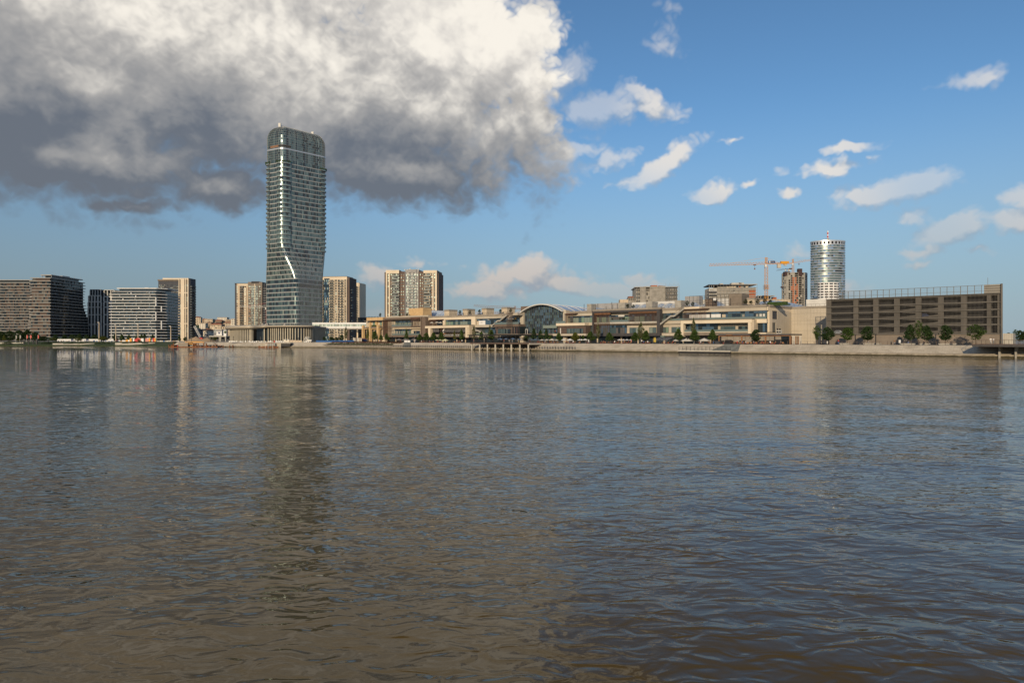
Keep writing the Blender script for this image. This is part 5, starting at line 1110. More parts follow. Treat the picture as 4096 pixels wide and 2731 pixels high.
# ---------------------------------------------------------------- towers and building sites behind the mall
def round_tower():
    def drum(f, name, label, rx, ry, yb, yt, nf, white, n=56):
        r = thing(name, label, 'tower', f); zt = f.z(2048 + F * f.ox / f.oy, yt); fh = (zt - f.z(2048 + F * f.ox / f.oy, yb)) / nf
        el = lambda s, z: [((rx + s) * math.cos(6.28318 * i / n), (ry + s) * math.sin(6.28318 * i / n), z) for i in range(n)]
        return r, el, zt, fh
    f = FZ(3311, 860); r, el, zt, fh = drum(f, 'round_tower', 'white banded elliptical glass tower with mast behind the garage', 20.6, 15, 1205, 985, 22, True); n = 56
    z = zt
    for k in range(27):
        z0 = z - fh; g = MB(); a, b = el(0, z0 + 1.1), el(0, z)
        cur = 'g_teal'
        for i in range(n):
            if R.random() < .7: cur = R.choices(['g_mid', 'g_clear', 'g_teal', 'g_sky', 'g_dark'], [4, 4, 3, 4, 1.2])[0]
            j = (i + 1) % n; g.face((a[i], a[j], b[j], b[i]), cur)
        part(g, 'glazing_ring', r)
        w = MB(); w.loft([el(0, z0), el(.35, z0), el(.35, z0 + 1.15), el(0, z0 + 1.15)], 'silver', caps=False); part(w, 'floor_band', r, None, True)
        z = z0
    g = MB(); a, b = el(.1, zt + .2), el(.1, f.z(3311, 971))
    for i in range(n): g.face((a[i], a[(i + 1) % n], b[(i + 1) % n], b[i]), 'dark' if i % 2 else 'silver')
    part(g, 'crown_louvres', r)
    w = MB(); w.loft([el(0, f.z(3311, 971.5)), el(.5, f.z(3311, 971.5)), el(.5, f.z(3311, 966.5)), el(0, f.z(3311, 966.5))], 'silver', caps=True); part(w, 'crown_rim', r, None, False)
    w = MB(); w.loft([el(0, zt), el(.45, zt), el(.45, zt + 1), el(0, zt + 1)], 'silver', caps=False); part(w, 'floor_band', r)
    zr = f.z(3311, 966.5)
    for k, m in enumerate(('white', 'red', 'white', 'red', 'white')): bx('mast_section', r, -.6, .6, -.6, .6, zr + 3 + k * 2.1, zr + 5.1 + k * 2.1, m)
    b = MB(); b.loft([[(1.5 * math.cos(t) * s, y, zr + 3 + 1.5 * math.sin(t) * s) for t in [i * .5236 for i in range(12)]] for s, y in ((.2, -1.6), (1, -1.2), (1, -.7))], 'greyw'); part(b, 'dish', r); bx('mast_base', r, -.9, .9, -.7, .7, zr, zr + 3, 'greyw'); bx('roof_plant', r, 5, 9, -2, 2, zr, zr + 1, 'charc')
    f = FZ(3313, 800); r, el, zt, fh = drum(f, 'round_tower', 'short white round block with dark windows before the elliptical tower', 11.8, 9, 1205, 1131, 7, True)
    b = MB(); b.loft([el(0, GZ), el(0, zt)], 'white'); part(b, 'wall', r, None, False); w = MB(); z = zt - .8
    for k in range(9):
        a, b_ = el(.08, z - 1.75), el(.08, z - .1)
        for i in range(n):
            if i % 4 != 3: w.face((a[i], a[(i + 1) % n], b_[(i + 1) % n], b_[i]), R.choice(['g_black', 'g_dark', 'tarp']))
        z -= fh
    part(w, 'windows', r, 'stuff')
round_tower()
def site_tower():
    f = FZ(3178, 930); r = thing('tower_shell', 'half-built round concrete and brick tower shell beside the elliptical tower', 'building site', f); n = 40; rx, ry = 16.6, 13
    zt = f.z(3178, 1093); fh = 8.75 * 930 / F; el = lambda s, z: [((rx + s) * math.cos(6.28318 * i / n), (ry + s) * math.sin(6.28318 * i / n), z) for i in range(n)]
    b = MB(); b.loft([el(-2, GZ), el(-2, zt - 2)], 'dark'); part(b, 'core', r); z = zt
    for k in range(17):
        w = MB(); w.loft([el(-1.5, z - .6), el(0, z - .6), el(0, z), el(-1.5, z)], 'concrete', caps=k == 0); part(w, 'floor_slab', r)
        g = MB(); a, c = el(-.15, z - fh), el(-.15, z - .6); cl = el(-.02, z - fh)
        for i in range(n):
            j = (i + 1) % n; q = i % 10
            if q in (3, 4): m = 'concrete'
            elif k < 2: m = None if R.random() < .6 else 'concrete'
            elif q in (6, 7, 8, 9) and R.random() < .75: m = 'brickr' if R.random() < .7 else 'dark'
            elif R.random() < .3: m = 'concrete'
            else: m = None
            if m: g.face((a[i], a[j], c[j], c[i]), m)
            if i % 2 == 0: x, y, _ = cl[i]; g.box(x * .985 - .35, x * .985 + .35, y * .985 - .35, y * .985 + .35, z - fh, z - .6, 'concrete')
        part(g, 'infill_walls', r, 'stuff'); z -= fh
    bx('formwork', r, -16.5, -9, -8, -2, zt - 4, zt + 1.5, 'tarp'); bx('formwork', r, 0, 5, -13.3, -8, zt - 5, zt + 5, 'tarp'); bx('hoist_platform', r, -19, -16.4, -3, 0, zt - 20, zt - 18, 'tarp')
    b = MB(); 
    for k in range(5): b.tube((-17, -13.5 - .3, 6 + k * 2.4 + 14), (17.5, -13.8, 6 + k * 2.4 + 14), .12, 'steel', 4)
    for i in range(9): b.tube((-17 + i * 4.3, -13.8, 4), (-17 + i * 4.3, -13.8, 32), .12, 'steel', 4)
    part(b, 'scaffold', r)
site_tower()
def site_blocks():
    f = FZ(2630, 560, -4); r = thing('building_shell', 'scaffolded building wrapped in pale netting behind the mall roof centre', 'building site', f)
    u = lambda p, v=0: f.u(p, v); zz = lambda y: f.z(2630, y)
    bx('core', r, u(2545), u(2712), 3, 30, GZ, zz(1150), 'concrete'); bx('roof_slab', r, u(2540), u(2714), 0, 32, zz(1149), zz(1146.5), 'concrete')
    for a, b_, yt in ((2560, 2584, 1149), (2599, 2660, 1145), (2640, 2662, 1143)): bx('net', r, u(a), u(b_), .6 + (.3 if a == 2640 else 0), 1.2, GZ, zz(yt), 'net')
    bx('roof_block', r, u(2609), u(2634), 6, 14, zz(1146), zz(1138.5), 'brickr'); bx('roof_block', r, u(2580), u(2600), 6, 12, zz(1147), zz(1143), 'concrete'); bx('roof_block', r, u(2640), u(2655), 6, 12, zz(1146), zz(1140), 'roofred')
    w = MB(); z = zz(1152)
    for k in range(9):
        bays(w, (u(2584), 3), (u(2600), 3), z - 2.6, z - .4, 3, pickw(('dark', 3), ('greyw', 1)), .4, .06); bays(w, (u(2546), 3), (u(2562), 3), z - 2.6, z - .4, 3, pickw(('dark', 3), ('g_dark', 1)), .4, .06); bays(w, (u(2664), 3), (u(2711), 3), z - 2.6, z - .4, 7, pickw(('dark', 3), ('brown', 2), ('g_dark', 1)), .6, .06); z -= 3.1
    part(w, 'openings', r, 'stuff')
    z = zz(1149)
    for k in range(8): z -= 3.1; bx('floor_slab', r, u(2664), u(2713), .4, 3.2, z, z + .25, 'concrete')
    s = MB()
    for i in range(11): x = u(2663) + (u(2718) - u(2663)) * i / 10; s.tube((x, 0, GZ), (x, 0, zz(1140) if i % 3 else zz(1133)), .1, 'steel', 4)
    for k in range(12): z = zz(1147) - 2.1 * k; s.tube((u(2663), 0, z), (u(2718), 0, z), .08, 'steel', 4)
    for i in range(3): x = u(2537) + 2.3 * i; s.tube((x, .2, GZ), (x, .2, zz(1143)), .1, 'steel', 4)
    part(s, 'scaffold', r, 'stuff')
    bx('annex', r, u(2515), u(2580), 4, 20, GZ, zz(1190), 'net'); bx('annex', r, u(2482), u(2520), 5, 18, GZ, zz(1196), 'plaster'); bx('annex_roof', r, u(2517), u(2536), 5, 16, zz(1190), zz(1183), 'roofred')
    for i in range(9): bx('hoarding_board', r, u(2518 + i * 7.2), u(2522 + i * 7.2), 3.5, 3.9, zz(1200), zz(1189 - (i % 2)), 'louvbk')
    f = FZ(2930, 520, -6); r = thing('building_shell', 'scaffolded block with cantilevered dark roof and red brick end behind the mall', 'building site', f); u = lambda p, v=0: f.u(p, v); zz = lambda y: f.z(2930, y)
    bx('core', r, u(2868), u(3026), 2, 26, GZ, zz(1151), 'net'); bx('core', r, u(2875), u(3000), 4, 24, zz(1151), zz(1137), 'concrete'); bx('roof_slab', r, u(2836), u(2925), .5, 24, zz(1140), zz(1136.5), 'charc'); bx('roof_slab', r, u(2925), u(3030), .5, 24, zz(1139), zz(1136), 'concrete')
    for a, b_, yt in ((2885, 2898, 1131), (2932, 2982, 1129), (2962, 2972, 1129)): bx('roof_block', r, u(a), u(b_), 5, 12, zz(1136), zz(yt) + (.2 if a == 2962 else 0), 'conlt')
    bx('wall', r, u(2838), u(2868), 1.4, 20, GZ, zz(1151), 'conlt')
    for k, y in enumerate((1168, 1181, 1194)): bx('balcony', r, u(2829), u(2867), -1, 1.5, zz(y), zz(y) + .5, 'charc')
    for i in range(7): bx('pilaster', r, u(2839 + i * 4.3), u(2840.4 + i * 4.3), 1.1, 1.45, zz(1166), zz(1153), 'offwhite')
    for i in range(3): x = u(2838 + i * 9); bx('post', r, x - .15, x + .15, .8, 1.1, zz(1151), zz(1140), 'concrete')
    w = MB(); z = zz(1153)
    for k in range(6):
        bays(w, (u(2840), 1.4), (u(2867), 1.4), z - 2.3, z - .3, 6, pickw(('g_night', 3), ('g_dark', 2)), .5, .04); bays(w, (u(2918), 2), (u(2945), 2), z - 2.3, z - .3, 2, pickw(('g_dark', 2), ('curtain', 1)), 1.8, .04); z -= 3
    bays(w, (u(2880), 4), (u(2998), 4), zz(1150), zz(1141), 12, pickw(('curtain', 2), ('creamlt', 2), ('brickr', 1), ('g_dark', 1)), .5, .05); part(w, 'openings', r, 'stuff')
    for y0, y1 in ((1172, 1160), (1184, 1174), (1196, 1187)): bx('brick_panel', r, u(2999), u(3025), 1.6, 2, zz(y0), zz(y1), 'brickr')
    for y in (1152, 1158.5, 1173, 1185.5): bx('floor_edge', r, u(2868), u(3029), 1.3, 1.9, zz(y), zz(y) + .35, 'conlt')
    s = MB()
    for i in range(14): x = u(2870) + (u(3030) - u(2870)) * i / 13; s.tube((x, .4, GZ), (x, .4, zz(1137)), .07, 'steel', 4)
    for k in range(8): z = zz(1150) - 2 * k; s.tube((u(2868), .4, z), (u(3030), .4, z), .07, 'steel', 4)
    part(s, 'scaffold', r, 'stuff')
    f = FZ(3100, 560, -6); r = thing('building_shell', 'low scaffolded storey with brick gable at the foot of the crane', 'building site', f); u = lambda p, v=0: f.u(p, v); zz = lambda y: f.z(3100, y)
    bx('wall', r, u(3020), u(3163), 2, 20, GZ, zz(1196), 'plaster'); bx('gable', r, u(3097), u(3112), 4, 9, zz(1196), zz(1187), 'brickr'); bx('roof_slab', r, u(3032), u(3100), 0, 14, zz(1184), zz(1181.5), 'concrete'); bx('core', r, u(3036), u(3085), 3, 14, zz(1196), zz(1184), 'g_dark')
    for i in range(6): x = u(3034 + i * 10); bx('post', r, x - .2, x + .2, .5, .9, zz(1196), zz(1184), 'concrete')
    s = MB()
    for i in range(12): x = u(3030 + i * 12); s.tube((x, 1, GZ), (x, 1, zz(1193)), .08, 'steel', 4)
    for y in (1198, 1205, 1212): s.tube((u(3030), 1, zz(y)), (u(3163), 1, zz(y)), .08, 'steel', 4)
    part(s, 'scaffold', r, 'stuff')
site_blocks()
def lattice(b, p, q, w, m, seg, t=.11):
    """square truss between two points"""
    p, q = Vector(p), Vector(q); d = (q - p).normalized(); a = (d.cross(Vector((0, 1, 0))) if abs(d.y) < .9 else d.cross(Vector((1, 0, 0)))).normalized() * w / 2; c = d.cross(a).normalized() * w / 2
    cs = [a + c, a - c, -a - c, -a + c]
    for k in cs: b.tube(p + k, q + k, t, m, 4)
    for i in range(seg):
        s, e = p.lerp(q, i / seg), p.lerp(q, (i + 1) / seg)
        for j in range(4): b.tube(s + cs[j], e + cs[(j + 1) % 4], t * .6, m, 3)
def tri_jib(b, p, q, m, seg, w=1.6, h=1.8, t=.12):
    p, q = Vector(p), Vector(q); up = Vector((0, 0, h)); y = Vector((0, w / 2, 0))
    for k in (y, -y, up): b.tube(p + k, q + k, t, m, 4)
    for i in range(seg):
        s, e = p.lerp(q, i / seg), p.lerp(q, (i + 1) / seg); mdl = s.lerp(e, .5) + up
        for k in (y, -y): b.tube(s + k, mdl, t * .7, m, 3); b.tube(mdl, e + k, t * .7, m, 3)
def crane(label, px, Z, ytip, yjib, ybase, jibs, m='yellow', s=1., hook=None, jm=None, wm=2.):
    f = FZ(px, Z); r = thing('tower_crane', label, 'crane', f); zj, zt, zb = f.z(px, yjib), f.z(px, ytip), f.z(px, ybase)
    b = MB(); lattice(b, (0, 0, GZ), (0, 0, zj - 1), wm * s, m, int((zj - GZ) / (2.4 * s)), .13 * s); part(b, 'mast', r, 'stuff' if False else None)
    b = MB(); lattice(b, (0, 0, zj + .5), (0, 0, zt), 1.3 * s, m, 4, .16 * s); part(b, 'tower_head', r)
    (xl, yl), (xr, yr), counter = jibs
    b = MB(); e = (f.u(xl), 0, f.z(px, yl)); tri_jib(b, (0, 0, zj), e, jm or m, int(abs(e[0]) / (2.2 * s)), 1.5 * s, 1.7 * s, .1 * s); part(b, 'jib', r)
    b = MB(); e2 = (f.u(xr), 0, f.z(px, yr)); tri_jib(b, (0, 0, zj), e2, m, max(3, int(abs(e2[0]) / (2.5 * s))), 1.5 * s, .9 * s, .17 * s); part(b, 'counter_jib', r)
    b = MB(); k = .62; b.tube((0, 0, zt), (e[0] * k, 0, zj + (e[2] - zj) * k + 1.7 * s), .09 * s, m, 4); b.tube((0, 0, zt), (e2[0] * .7, 0, zj + (e2[2] - zj) * .7 + .9), .09 * s, m, 4); part(b, 'tie_bars', r)
    d = 1 if e2[0] > 0 else -1; bx('counterweight', r, e2[0] * .75 - 1.6 * s, e2[0] * .75 + 1.2 * s, -.9 * s, .9 * s, zj - 3 * s, zj + .2, 'conlt'); bx('winch_house', r, e2[0] * .83, e2[0] * .83 + 5 * s, -.9, .9, zj + .3, zj + 2.4 * s, m)
    bx('cab', r, -1.8 * s, -.3 * s, -2. * s, -.6 * s, zj - 2.4 * s, zj - .2, 'offwhite')
    if hook: x = f.u(hook[0]); b = MB(); b.box(x - 1, x + 1, -.7, .7, zj - .8, zj - .1, 'rust'); b.tube((x, 0, zj - .8), (x, 0, f.z(px, hook[1])), .1, 'dark', 4); b.box(x - .4, x + .4, -.3, .3, f.z(px, hook[1]) - 1, f.z(px, hook[1]), 'rust'); part(b, 'hook', r)
    return r, f, zj
cr, f_, zj_ = crane('yellow tower crane with long level jib behind the mall roof', 3065, 545, 1030, 1057, 1205, ((2837, 1063), (3134, 1054), 1), 'yellow', 1., (3019, 1073))
bx('sign', cr, f_.u(3072), f_.u(3099), -.95, -.8, zj_ + .9, zj_ + 2.6, 'navy')
bx('sign_logo', cr, f_.u(3075.5), f_.u(3079.5), -.98, -.95, zj_ + 1.0, zj_ + 2.5, 'white'); marks(cr, f_.u(3081), f_.u(3095), -.96, zj_ + 1.3, .7, 'offwhite', 9)
for k in range(4): bx('climbing_collar', cr, -1.9, 1.9, -1.9, 1.9, f_.z(3065, 1142 + k * 5), f_.z(3065, 1142 + k * 5) + .25, 'yellow')
crane('smaller yellow crane rising behind the half-built round tower', 3172, 980, 1036, 1053, 1095, ((3262, 1040), (3132, 1058), -1), 'yellow', 1.2, (3196, 1058))
crane('tiny red and grey crane left of the half-built round tower', 3143, 1300, 1075.5, 1078, 1097, ((3106, 1083), (3160, 1076), 1), 'tarp', 1.1, None, None, 1.8)
crane('distant pale orange crane with sloping jib above the mall lift houses', 2060, 1500, 1224, 1236, 1300, ((1895, 1225), (2100, 1240), 1), 'woodlt', 2.2, None, None, 2.)
crane('red and white crane whose jib crosses the cream and brown tower', 1068, 720, 1212, 1230, 1290, ((952, 1227), (1110, 1232), 1), 'red', .8, None, 'offwhite')
# ---------------------------------------------------------------- labels that single out one of many
REG = []
ORD = ['leftmost', 'second from left', 'third from left', 'fourth from left', 'fifth from left', 'sixth from left', 'seventh from left', 'eighth from left', 'ninth from left', 'tenth from left', 'eleventh from left', 'twelfth from left']
LAND = [(-99, 160, 'before the brown slatted block'), (160, 300, 'before the flared dark block'), (300, 460, 'before the white gridded tower'), (460, 660, 'before the glassy terraced block'), (660, 905, 'by the sand heap'), (905, 1260, 'before the podium hall'),
        (1260, 1455, 'below the footbridge'), (1455, 1532, 'before the ochre pavilion'), (1532, 1705, 'before the brown brick frame'), (1705, 1876, 'before the cream restaurant bay'), (1876, 1980, 'by the mall stairs at the pier'), (1980, 2088, 'before the burger terrace'),
        (2088, 2256, 'before the glass vault'), (2256, 2368, 'before the brick bay right of the vault'), (2368, 2640, 'before the dark grey frame'), (2640, 2740, 'before the bay with roof stair'), (2740, 3010, 'before the pale stone frame'), (3010, 3160, 'by the timber restaurant pavilion'),
        (3160, 3320, 'before the blank cream wall'), (3320, 3600, 'before the left half of the garage'), (3600, 3860, 'before the right half of the garage'), (3860, 4300, 'at the right end of the quay')]
def reg(o, px, desc, where=None):
    w = where or next((t for a, b, t in LAND if a <= px < b), 'on the far bank'); REG.append((desc + ' ' + w, px, o)); o['label'] = desc
def finish_labels():
    d = {}
    for k, px, o in REG: d.setdefault(k, []).append((px, o))
    for k, l in d.items():
        l.sort(key=lambda t: t[0]); n = len(l)
        for i, (px, o) in enumerate(l):
            if n == 1: o['label'] = k
            else:
                t = 'rightmost' if i == n - 1 else (ORD[i] if i < 6 or n > 13 else {2: 'second', 3: 'third', 4: 'fourth', 5: 'fifth', 6: 'sixth', 7: 'seventh'}.get(n - i, ORD[min(i, 11)]) + ' from right' if n - i <= 7 else ORD[min(i, 11)])
                o['label'] = t + ' ' + k
# ---------------------------------------------------------------- trees
def crown_mesh(name, shape, n, m, seed, size=.05):
    g = random.Random(seed); b = MB(); lumps = []
    def rad_at(t):
        if shape == 'oval': return .5 * min(1, (t / .16) ** .6) * (1 - max(0, t - .22) / .80) ** .62 if t < 1 else 0
        if shape == 'round': return .52 * math.sqrt(max(0, 1 - (2 * t - 1) ** 2)) * (1.08 - .3 * t)
        if shape == 'birch': return .5 * (.45 + .55 * math.sin(min(1, t * 1.1) * 3.1)) * (1 - t ** 3)
        if shape == 'fir': return .5 * (1 - t) ** .8 * (.65 + .35 * abs(math.sin(t * 16)))
        if shape == 'fan': return .5 * (.35 + .65 * min(1, t * 1.6)) * (1 - max(0, t - .6) / .42) ** .5
    ph, p2, p3 = g.random() * 6.28, g.random() * 6.28, g.random() * 6.28; wob = lambda a, t: 1 + .2 * math.sin(2 * a + ph + 3 * t) + .16 * math.sin(5 * a + p2 + 7 * t) + .12 * math.sin(9 * t + p3 + a)
    for k in range(22): t = g.random(); a = g.random() * 6.28; rr = rad_at(t) * g.uniform(.45, .95); lumps.append((rr * math.cos(a), rr * math.sin(a), t, g.uniform(.10, .2)))
    i = 0
    while i < n:
        if g.random() < .7:
            x, y, t, s = g.choice(lumps); x += g.gauss(0, s * .55); y += g.gauss(0, s * .55); t += g.gauss(0, s * .38)
        else: t = g.random(); a = g.random() * 6.28; rr = rad_at(t) * math.sqrt(g.random()) * 1.03; x, y = rr * math.cos(a), rr * math.sin(a)
        if not 0 < t < 1.02 or math.hypot(x, y) > rad_at(min(t, .99)) * 1.05 * wob(math.atan2(y, x), t) + .01: 
            if g.random() < .93: continue
        if shape == 'birch' and g.random() < .1: continue
        s = size * g.uniform(.6, 1.3); d = Vector((g.gauss(0, 1), g.gauss(0, 1), g.gauss(0, .8))).normalized(); a = d.orthogonal().normalized(); c = d.cross(a)
        if shape == 'birch': a = (a + Vector((0, 0, -.9))).normalized(); c = d.cross(a)
        p = Vector((x, y, t)); sz = Vector((1, 1, .62))
        q = [p + Vector([(a * u_ * s + c * v_ * s * .7)[k] * sz[k] for k in range(3)]) for u_, v_ in ((-1, 0), (0, -1), (1, 0), (0, 1))]
        b.face(q, m); i += 1
    return b.mesh(name)
def trunk_mesh(name, m, seed, hi=.6, r=.035, lean=.02):
    g = random.Random(seed); b = MB(); p = Vector((0, 0, -.02)); pts = [(p, r * 1.25)]
    for k in range(1, 6): q = Vector((g.gauss(0, lean), g.gauss(0, lean), hi * k / 5)); pts.append((q, r * (1 - .15 * k)))
    for (p, r0), (q, r1) in zip(pts, pts[1:]): b.tube(p, q, r0, m, 6, r1)
    for k in range(7):
        z = hi * g.uniform(.5, 1); a = g.random() * 6.28; l = g.uniform(.18, .34); b.tube((0, 0, z), (l * math.cos(a), l * math.sin(a), z + g.uniform(.1, .22)), r * .42, m, 4, r * .15)
    return b.mesh(name)
CROWN = {('oval', m): [crown_mesh('crown', 'oval', 1900, m, 10 + k, .062) for k in range(3)] for m in ('leaf', 'leafdk', 'leafyl')}
CROWN[('birch', 'leafbirch')] = [crown_mesh('crown', 'birch', 1400, 'leafbirch', 40 + k, .05) for k in range(2)]
CROWN[('fir', 'leaf')] = [crown_mesh('crown', 'fir', 1300, 'leaf', 50, .05)]; CROWN[('fir', 'leafyl')] = [crown_mesh('crown', 'fir', 1200, 'leafyl', 51, .05)]
CROWN[('round', 'leaf')] = [crown_mesh('crown', 'round', 1800, 'leaf', 60 + k, .062) for k in range(3)]; CROWN[('round', 'leafdk')] = [crown_mesh('crown', 'round', 1800, 'leafdk', 63 + k, .062) for k in range(2)]
CROWN[('round', 'leafyl')] = [crown_mesh('crown', 'round', 1500, 'leafyl', 66, .06)]; CROWN[('fan', 'leaf')] = [crown_mesh('crown', 'fan', 1000, 'leaf', 70)]; CROWN[('fan', 'leafyl')] = [crown_mesh('crown', 'fan', 700, 'leafyl', 71)]
TRUNK = {'bark': [trunk_mesh('trunk', 'bark', 80 + k) for k in range(3)], 'birch': [trunk_mesh('trunk', 'birch', 90, .9, .022, .012)]}
def tree(px, ytop, w, shape='oval', leaf='leaf', v=12., fr=None, desc=None, bare=.26, zb=None, where=None):
    f = fr or Q; vv = v if fr is None else 0.; zb = GZ if zb is None else zb; u = f.u(px, vv); Y = f.Y(u, vv); h = f.z(px, ytop, vv) - zb; wd = w * Y / F
    o = thing('tree', 'tree', 'tree', f, u, vv, zb, 'trees on the far bank'); o.rotation_euler[2] += R.random() * 6.28
    t = ob('trunk', R.choice(TRUNK['birch' if shape == 'birch' else 'bark']), o); tw = max(.5, min(wd * .6, h * .5)); t.scale = (wd * .8, wd * .8, h)
    if wd > h * .7: t.scale = (h * .6, h * .6, h)
    c = ob('crown', R.choice(CROWN[(shape, leaf)]), o, (0, 0, h * bare)); c.scale = (wd, wd, h * (1 - bare)); c.rotation_euler = (0, 0, R.random() * 6.28)
    nm = {'oval': 'young leafy tree', 'birch': 'slim weeping birch', 'fir': 'narrow tiered tree', 'round': 'round-headed green tree', 'fan': 'sparse spreading tree'}[shape]
    reg(o, px, desc or nm, where); return o
for a in ((1471, 1313, 22, 'fir', 'leafyl'), (1499, 1325, 27), (1524, 1337, 19), (1547, 1333, 21), (1626, 1316, 24, 'fir'), (1678, 1336, 25), (1705, 1331, 29), (1733, 1330, 29), (1765, 1328, 29), (1818, 1318, 14, 'fir', 'leafyl'), (1846, 1318, 20), (1896, 1302, 20, 'birch', 'leafbirch'), (1925, 1326, 20), (1960, 1298, 20, 'birch', 'leafbirch', 13.), (1965, 1320, 30),
    (2103, 1343, 30, 'round'), (2135, 1313, 24, 'oval', 'leafdk'), (2162, 1320, 23, 'oval', 'leafdk'), (2185, 1318, 22, 'oval', 'leafdk'), (2202, 1342, 20, 'round'), (2236, 1331, 28), (2302, 1329, 38, 'oval', 'leafyl'), (2332, 1341, 18, 'round'), (2363, 1326, 38), (2392, 1290, 19, 'birch', 'leafbirch', 14.), (2438, 1330, 35), (2540, 1329, 37), (2564, 1287, 32, 'birch', 'leafbirch', 14.), (2584, 1322, 37), (2713, 1314, 38), (2774, 1271, 26, 'birch', 'leafbirch', 14.), (2779, 1321, 42), (2850, 1317, 36), (3025, 1318, 44, 'round', 'leafdk'),
    (3269, 1303, 38, 'fan'), (3309, 1310, 50, 'round', 'leafdk'), (3390, 1309, 48, 'round'), (3470, 1305, 52, 'round', 'leafdk'), (3640, 1299, 44, 'oval', 'leafdk'), (3673, 1283, 38, 'fan'), (3708, 1302, 48, 'oval', 'leafdk'), (3781, 1301, 54, 'round', 'leafdk'), (3903, 1298, 74, 'fan')):
    px, yt, w = a[:3]; tree(px, yt, w, *(a[3:5] if len(a) > 3 else ()), v=a[5] if len(a) > 5 else (11. if px < 3200 else 12.))
# bare birch and bushes beside the blue fence
tree(1384, 1306, 16, 'birch', 'leafbirch', 14.); tree(1365, 1340, 22, 'round', 'leafdk', 15.); tree(1325, 1347, 26, 'round', 'leafdk', 16., None, 'low clipped green tree', .1); tree(1345, 1349, 20, 'round', 'leafdk', 16., None, 'low clipped green tree', .1); tree(1296, 1347, 14, 'round', 'leafdk', 15., None, 'low clipped green tree', .1)
LS = lambda px, Z: FZ(px, Z)
for px, yt, w, sh, lf, Z in ((4, 1326, 44, 'round', 'leafdk', 610), (38, 1324, 46, 'round', 'leafdk', 612), (76, 1322, 44, 'round', 'leafdk', 606), (110, 1320, 46, 'oval', 'leafdk', 610), (141, 1330, 40, 'round', 'leafdk', 604), (16, 1340, 16, 'fir', 'leafyl', 590), (78, 1357, 22, 'round', 'leafyl', 585), (212, 1350, 28, 'round', 'leafyl', 578), (176, 1345, 44, 'round', 'leafdk', 605), (222, 1338, 22, 'round', 'leafdk', 610), (258, 1338, 28, 'oval', 'leafdk', 610), (290, 1338, 30, 'round', 'leafdk', 610), (318, 1335, 28, 'oval', 'leafdk', 610), (346, 1339, 26, 'round', 'leafdk', 610), (378, 1339, 26, 'round', 'leafdk', 610), (398, 1338, 20, 'oval', 'leafdk', 610),
    (312, 1350, 30, 'round', 'leafyl', 576), (415, 1343, 38, 'oval', 'leafyl', 572), (460, 1338, 26, 'oval', 'leafdk', 600), (487, 1338, 22, 'oval', 'leaf', 598), (516, 1339, 18, 'oval', 'leaf', 596), (545, 1340, 20, 'fan', 'leaf', 590), (566, 1338, 20, 'oval', 'leaf', 588), (578, 1336, 16, 'oval', 'leafdk', 588), (611, 1338, 16, 'oval', 'leafdk', 586), (556, 1358, 14, 'round', 'leafyl', 570), (717, 1340, 12, 'oval', 'leafdk', 600), (742, 1348, 18, 'round', 'leafdk', 600)):
    tree(px, yt, w, sh, lf, fr=LS(px, Z), bare=.12 if lf == 'leafdk' else .2, desc={'leafdk': 'dark green tree', 'leafyl': 'yellow-green tree', 'leaf': 'slender green tree'}[lf])
for px in (843, 858): tree(px, 1347, 18, 'round', 'leafyl', fr=LS(px, 520), bare=.35, desc='small yellowish round tree')
for px, yt, w in ((4035, 1331, 24), (4062, 1318, 26), (4080, 1322, 34), (4110, 1318, 40)): tree(px, yt, w, 'fan' if px == 4062 else 'round', 'leafdk' if px != 4062 else 'leaf', v=60., desc='dark distant tree' if px != 4062 else 'sparse spreading tree')
# hill trees among the old houses
for px, yt, w, Z in ((841, 1299, 14, 1120), (855, 1292, 12, 1260), (800, 1286, 10, 1260), (885, 1290, 12, 1300), (920, 1303, 12, 1100)):
    fr = LS(px, Z); tree(px, yt, w, 'round', 'leafdk', fr=fr, zb=fr.z(px, yt + 16), bare=.05, desc='dark green tree', where='among the hillside houses')
# clipped hedge mounds on the left bank
def bank_y(px):
    k = (px - 2048) / F
    for (x0, y0), (x1, y1) in zip(BANK, BANK[1:]):
        d = (x1 - x0) - k * (y1 - y0); t = (k * y0 - x0) / d if d else -1
        if 0 <= t <= 1: return y0 + (y1 - y0) * t
    return 569.
HM = [crown_mesh('foliage', 'round', 420, 'leafdk', 77, .075)]
for px, w, y, Z in ((290, 36, 1378, 566), (328, 38, 1378, 564), (390, 24, 1378, 560), (413, 20, 1377, 560), (432, 16, 1378, 558), (478, 18, 1379, 554), (498, 16, 1378, 550), (520, 20, 1376, 548), (538, 16, 1374, 552), (560, 18, 1372, 552), (40, 40, 1374, 580), (26, 50, 1379, 574), (225, 44, 1375, 574), (185, 50, 1377, 572)):
    Z = bank_y(px) + 4 + (1380 - y) * .9; f = LS(px, Z); wd = w * Z / F; o = thing('hedge', 'clipped hedge', 'hedge', f, 0, 0, max(.5, f.z(px, y)), 'clipped hedges on the left bank'); c = ob('foliage', HM[0], o, (0, 0, -.4)); c.scale = (wd, wd * .5, 2.4); reg(o, px, 'clipped dark green hedge mound')
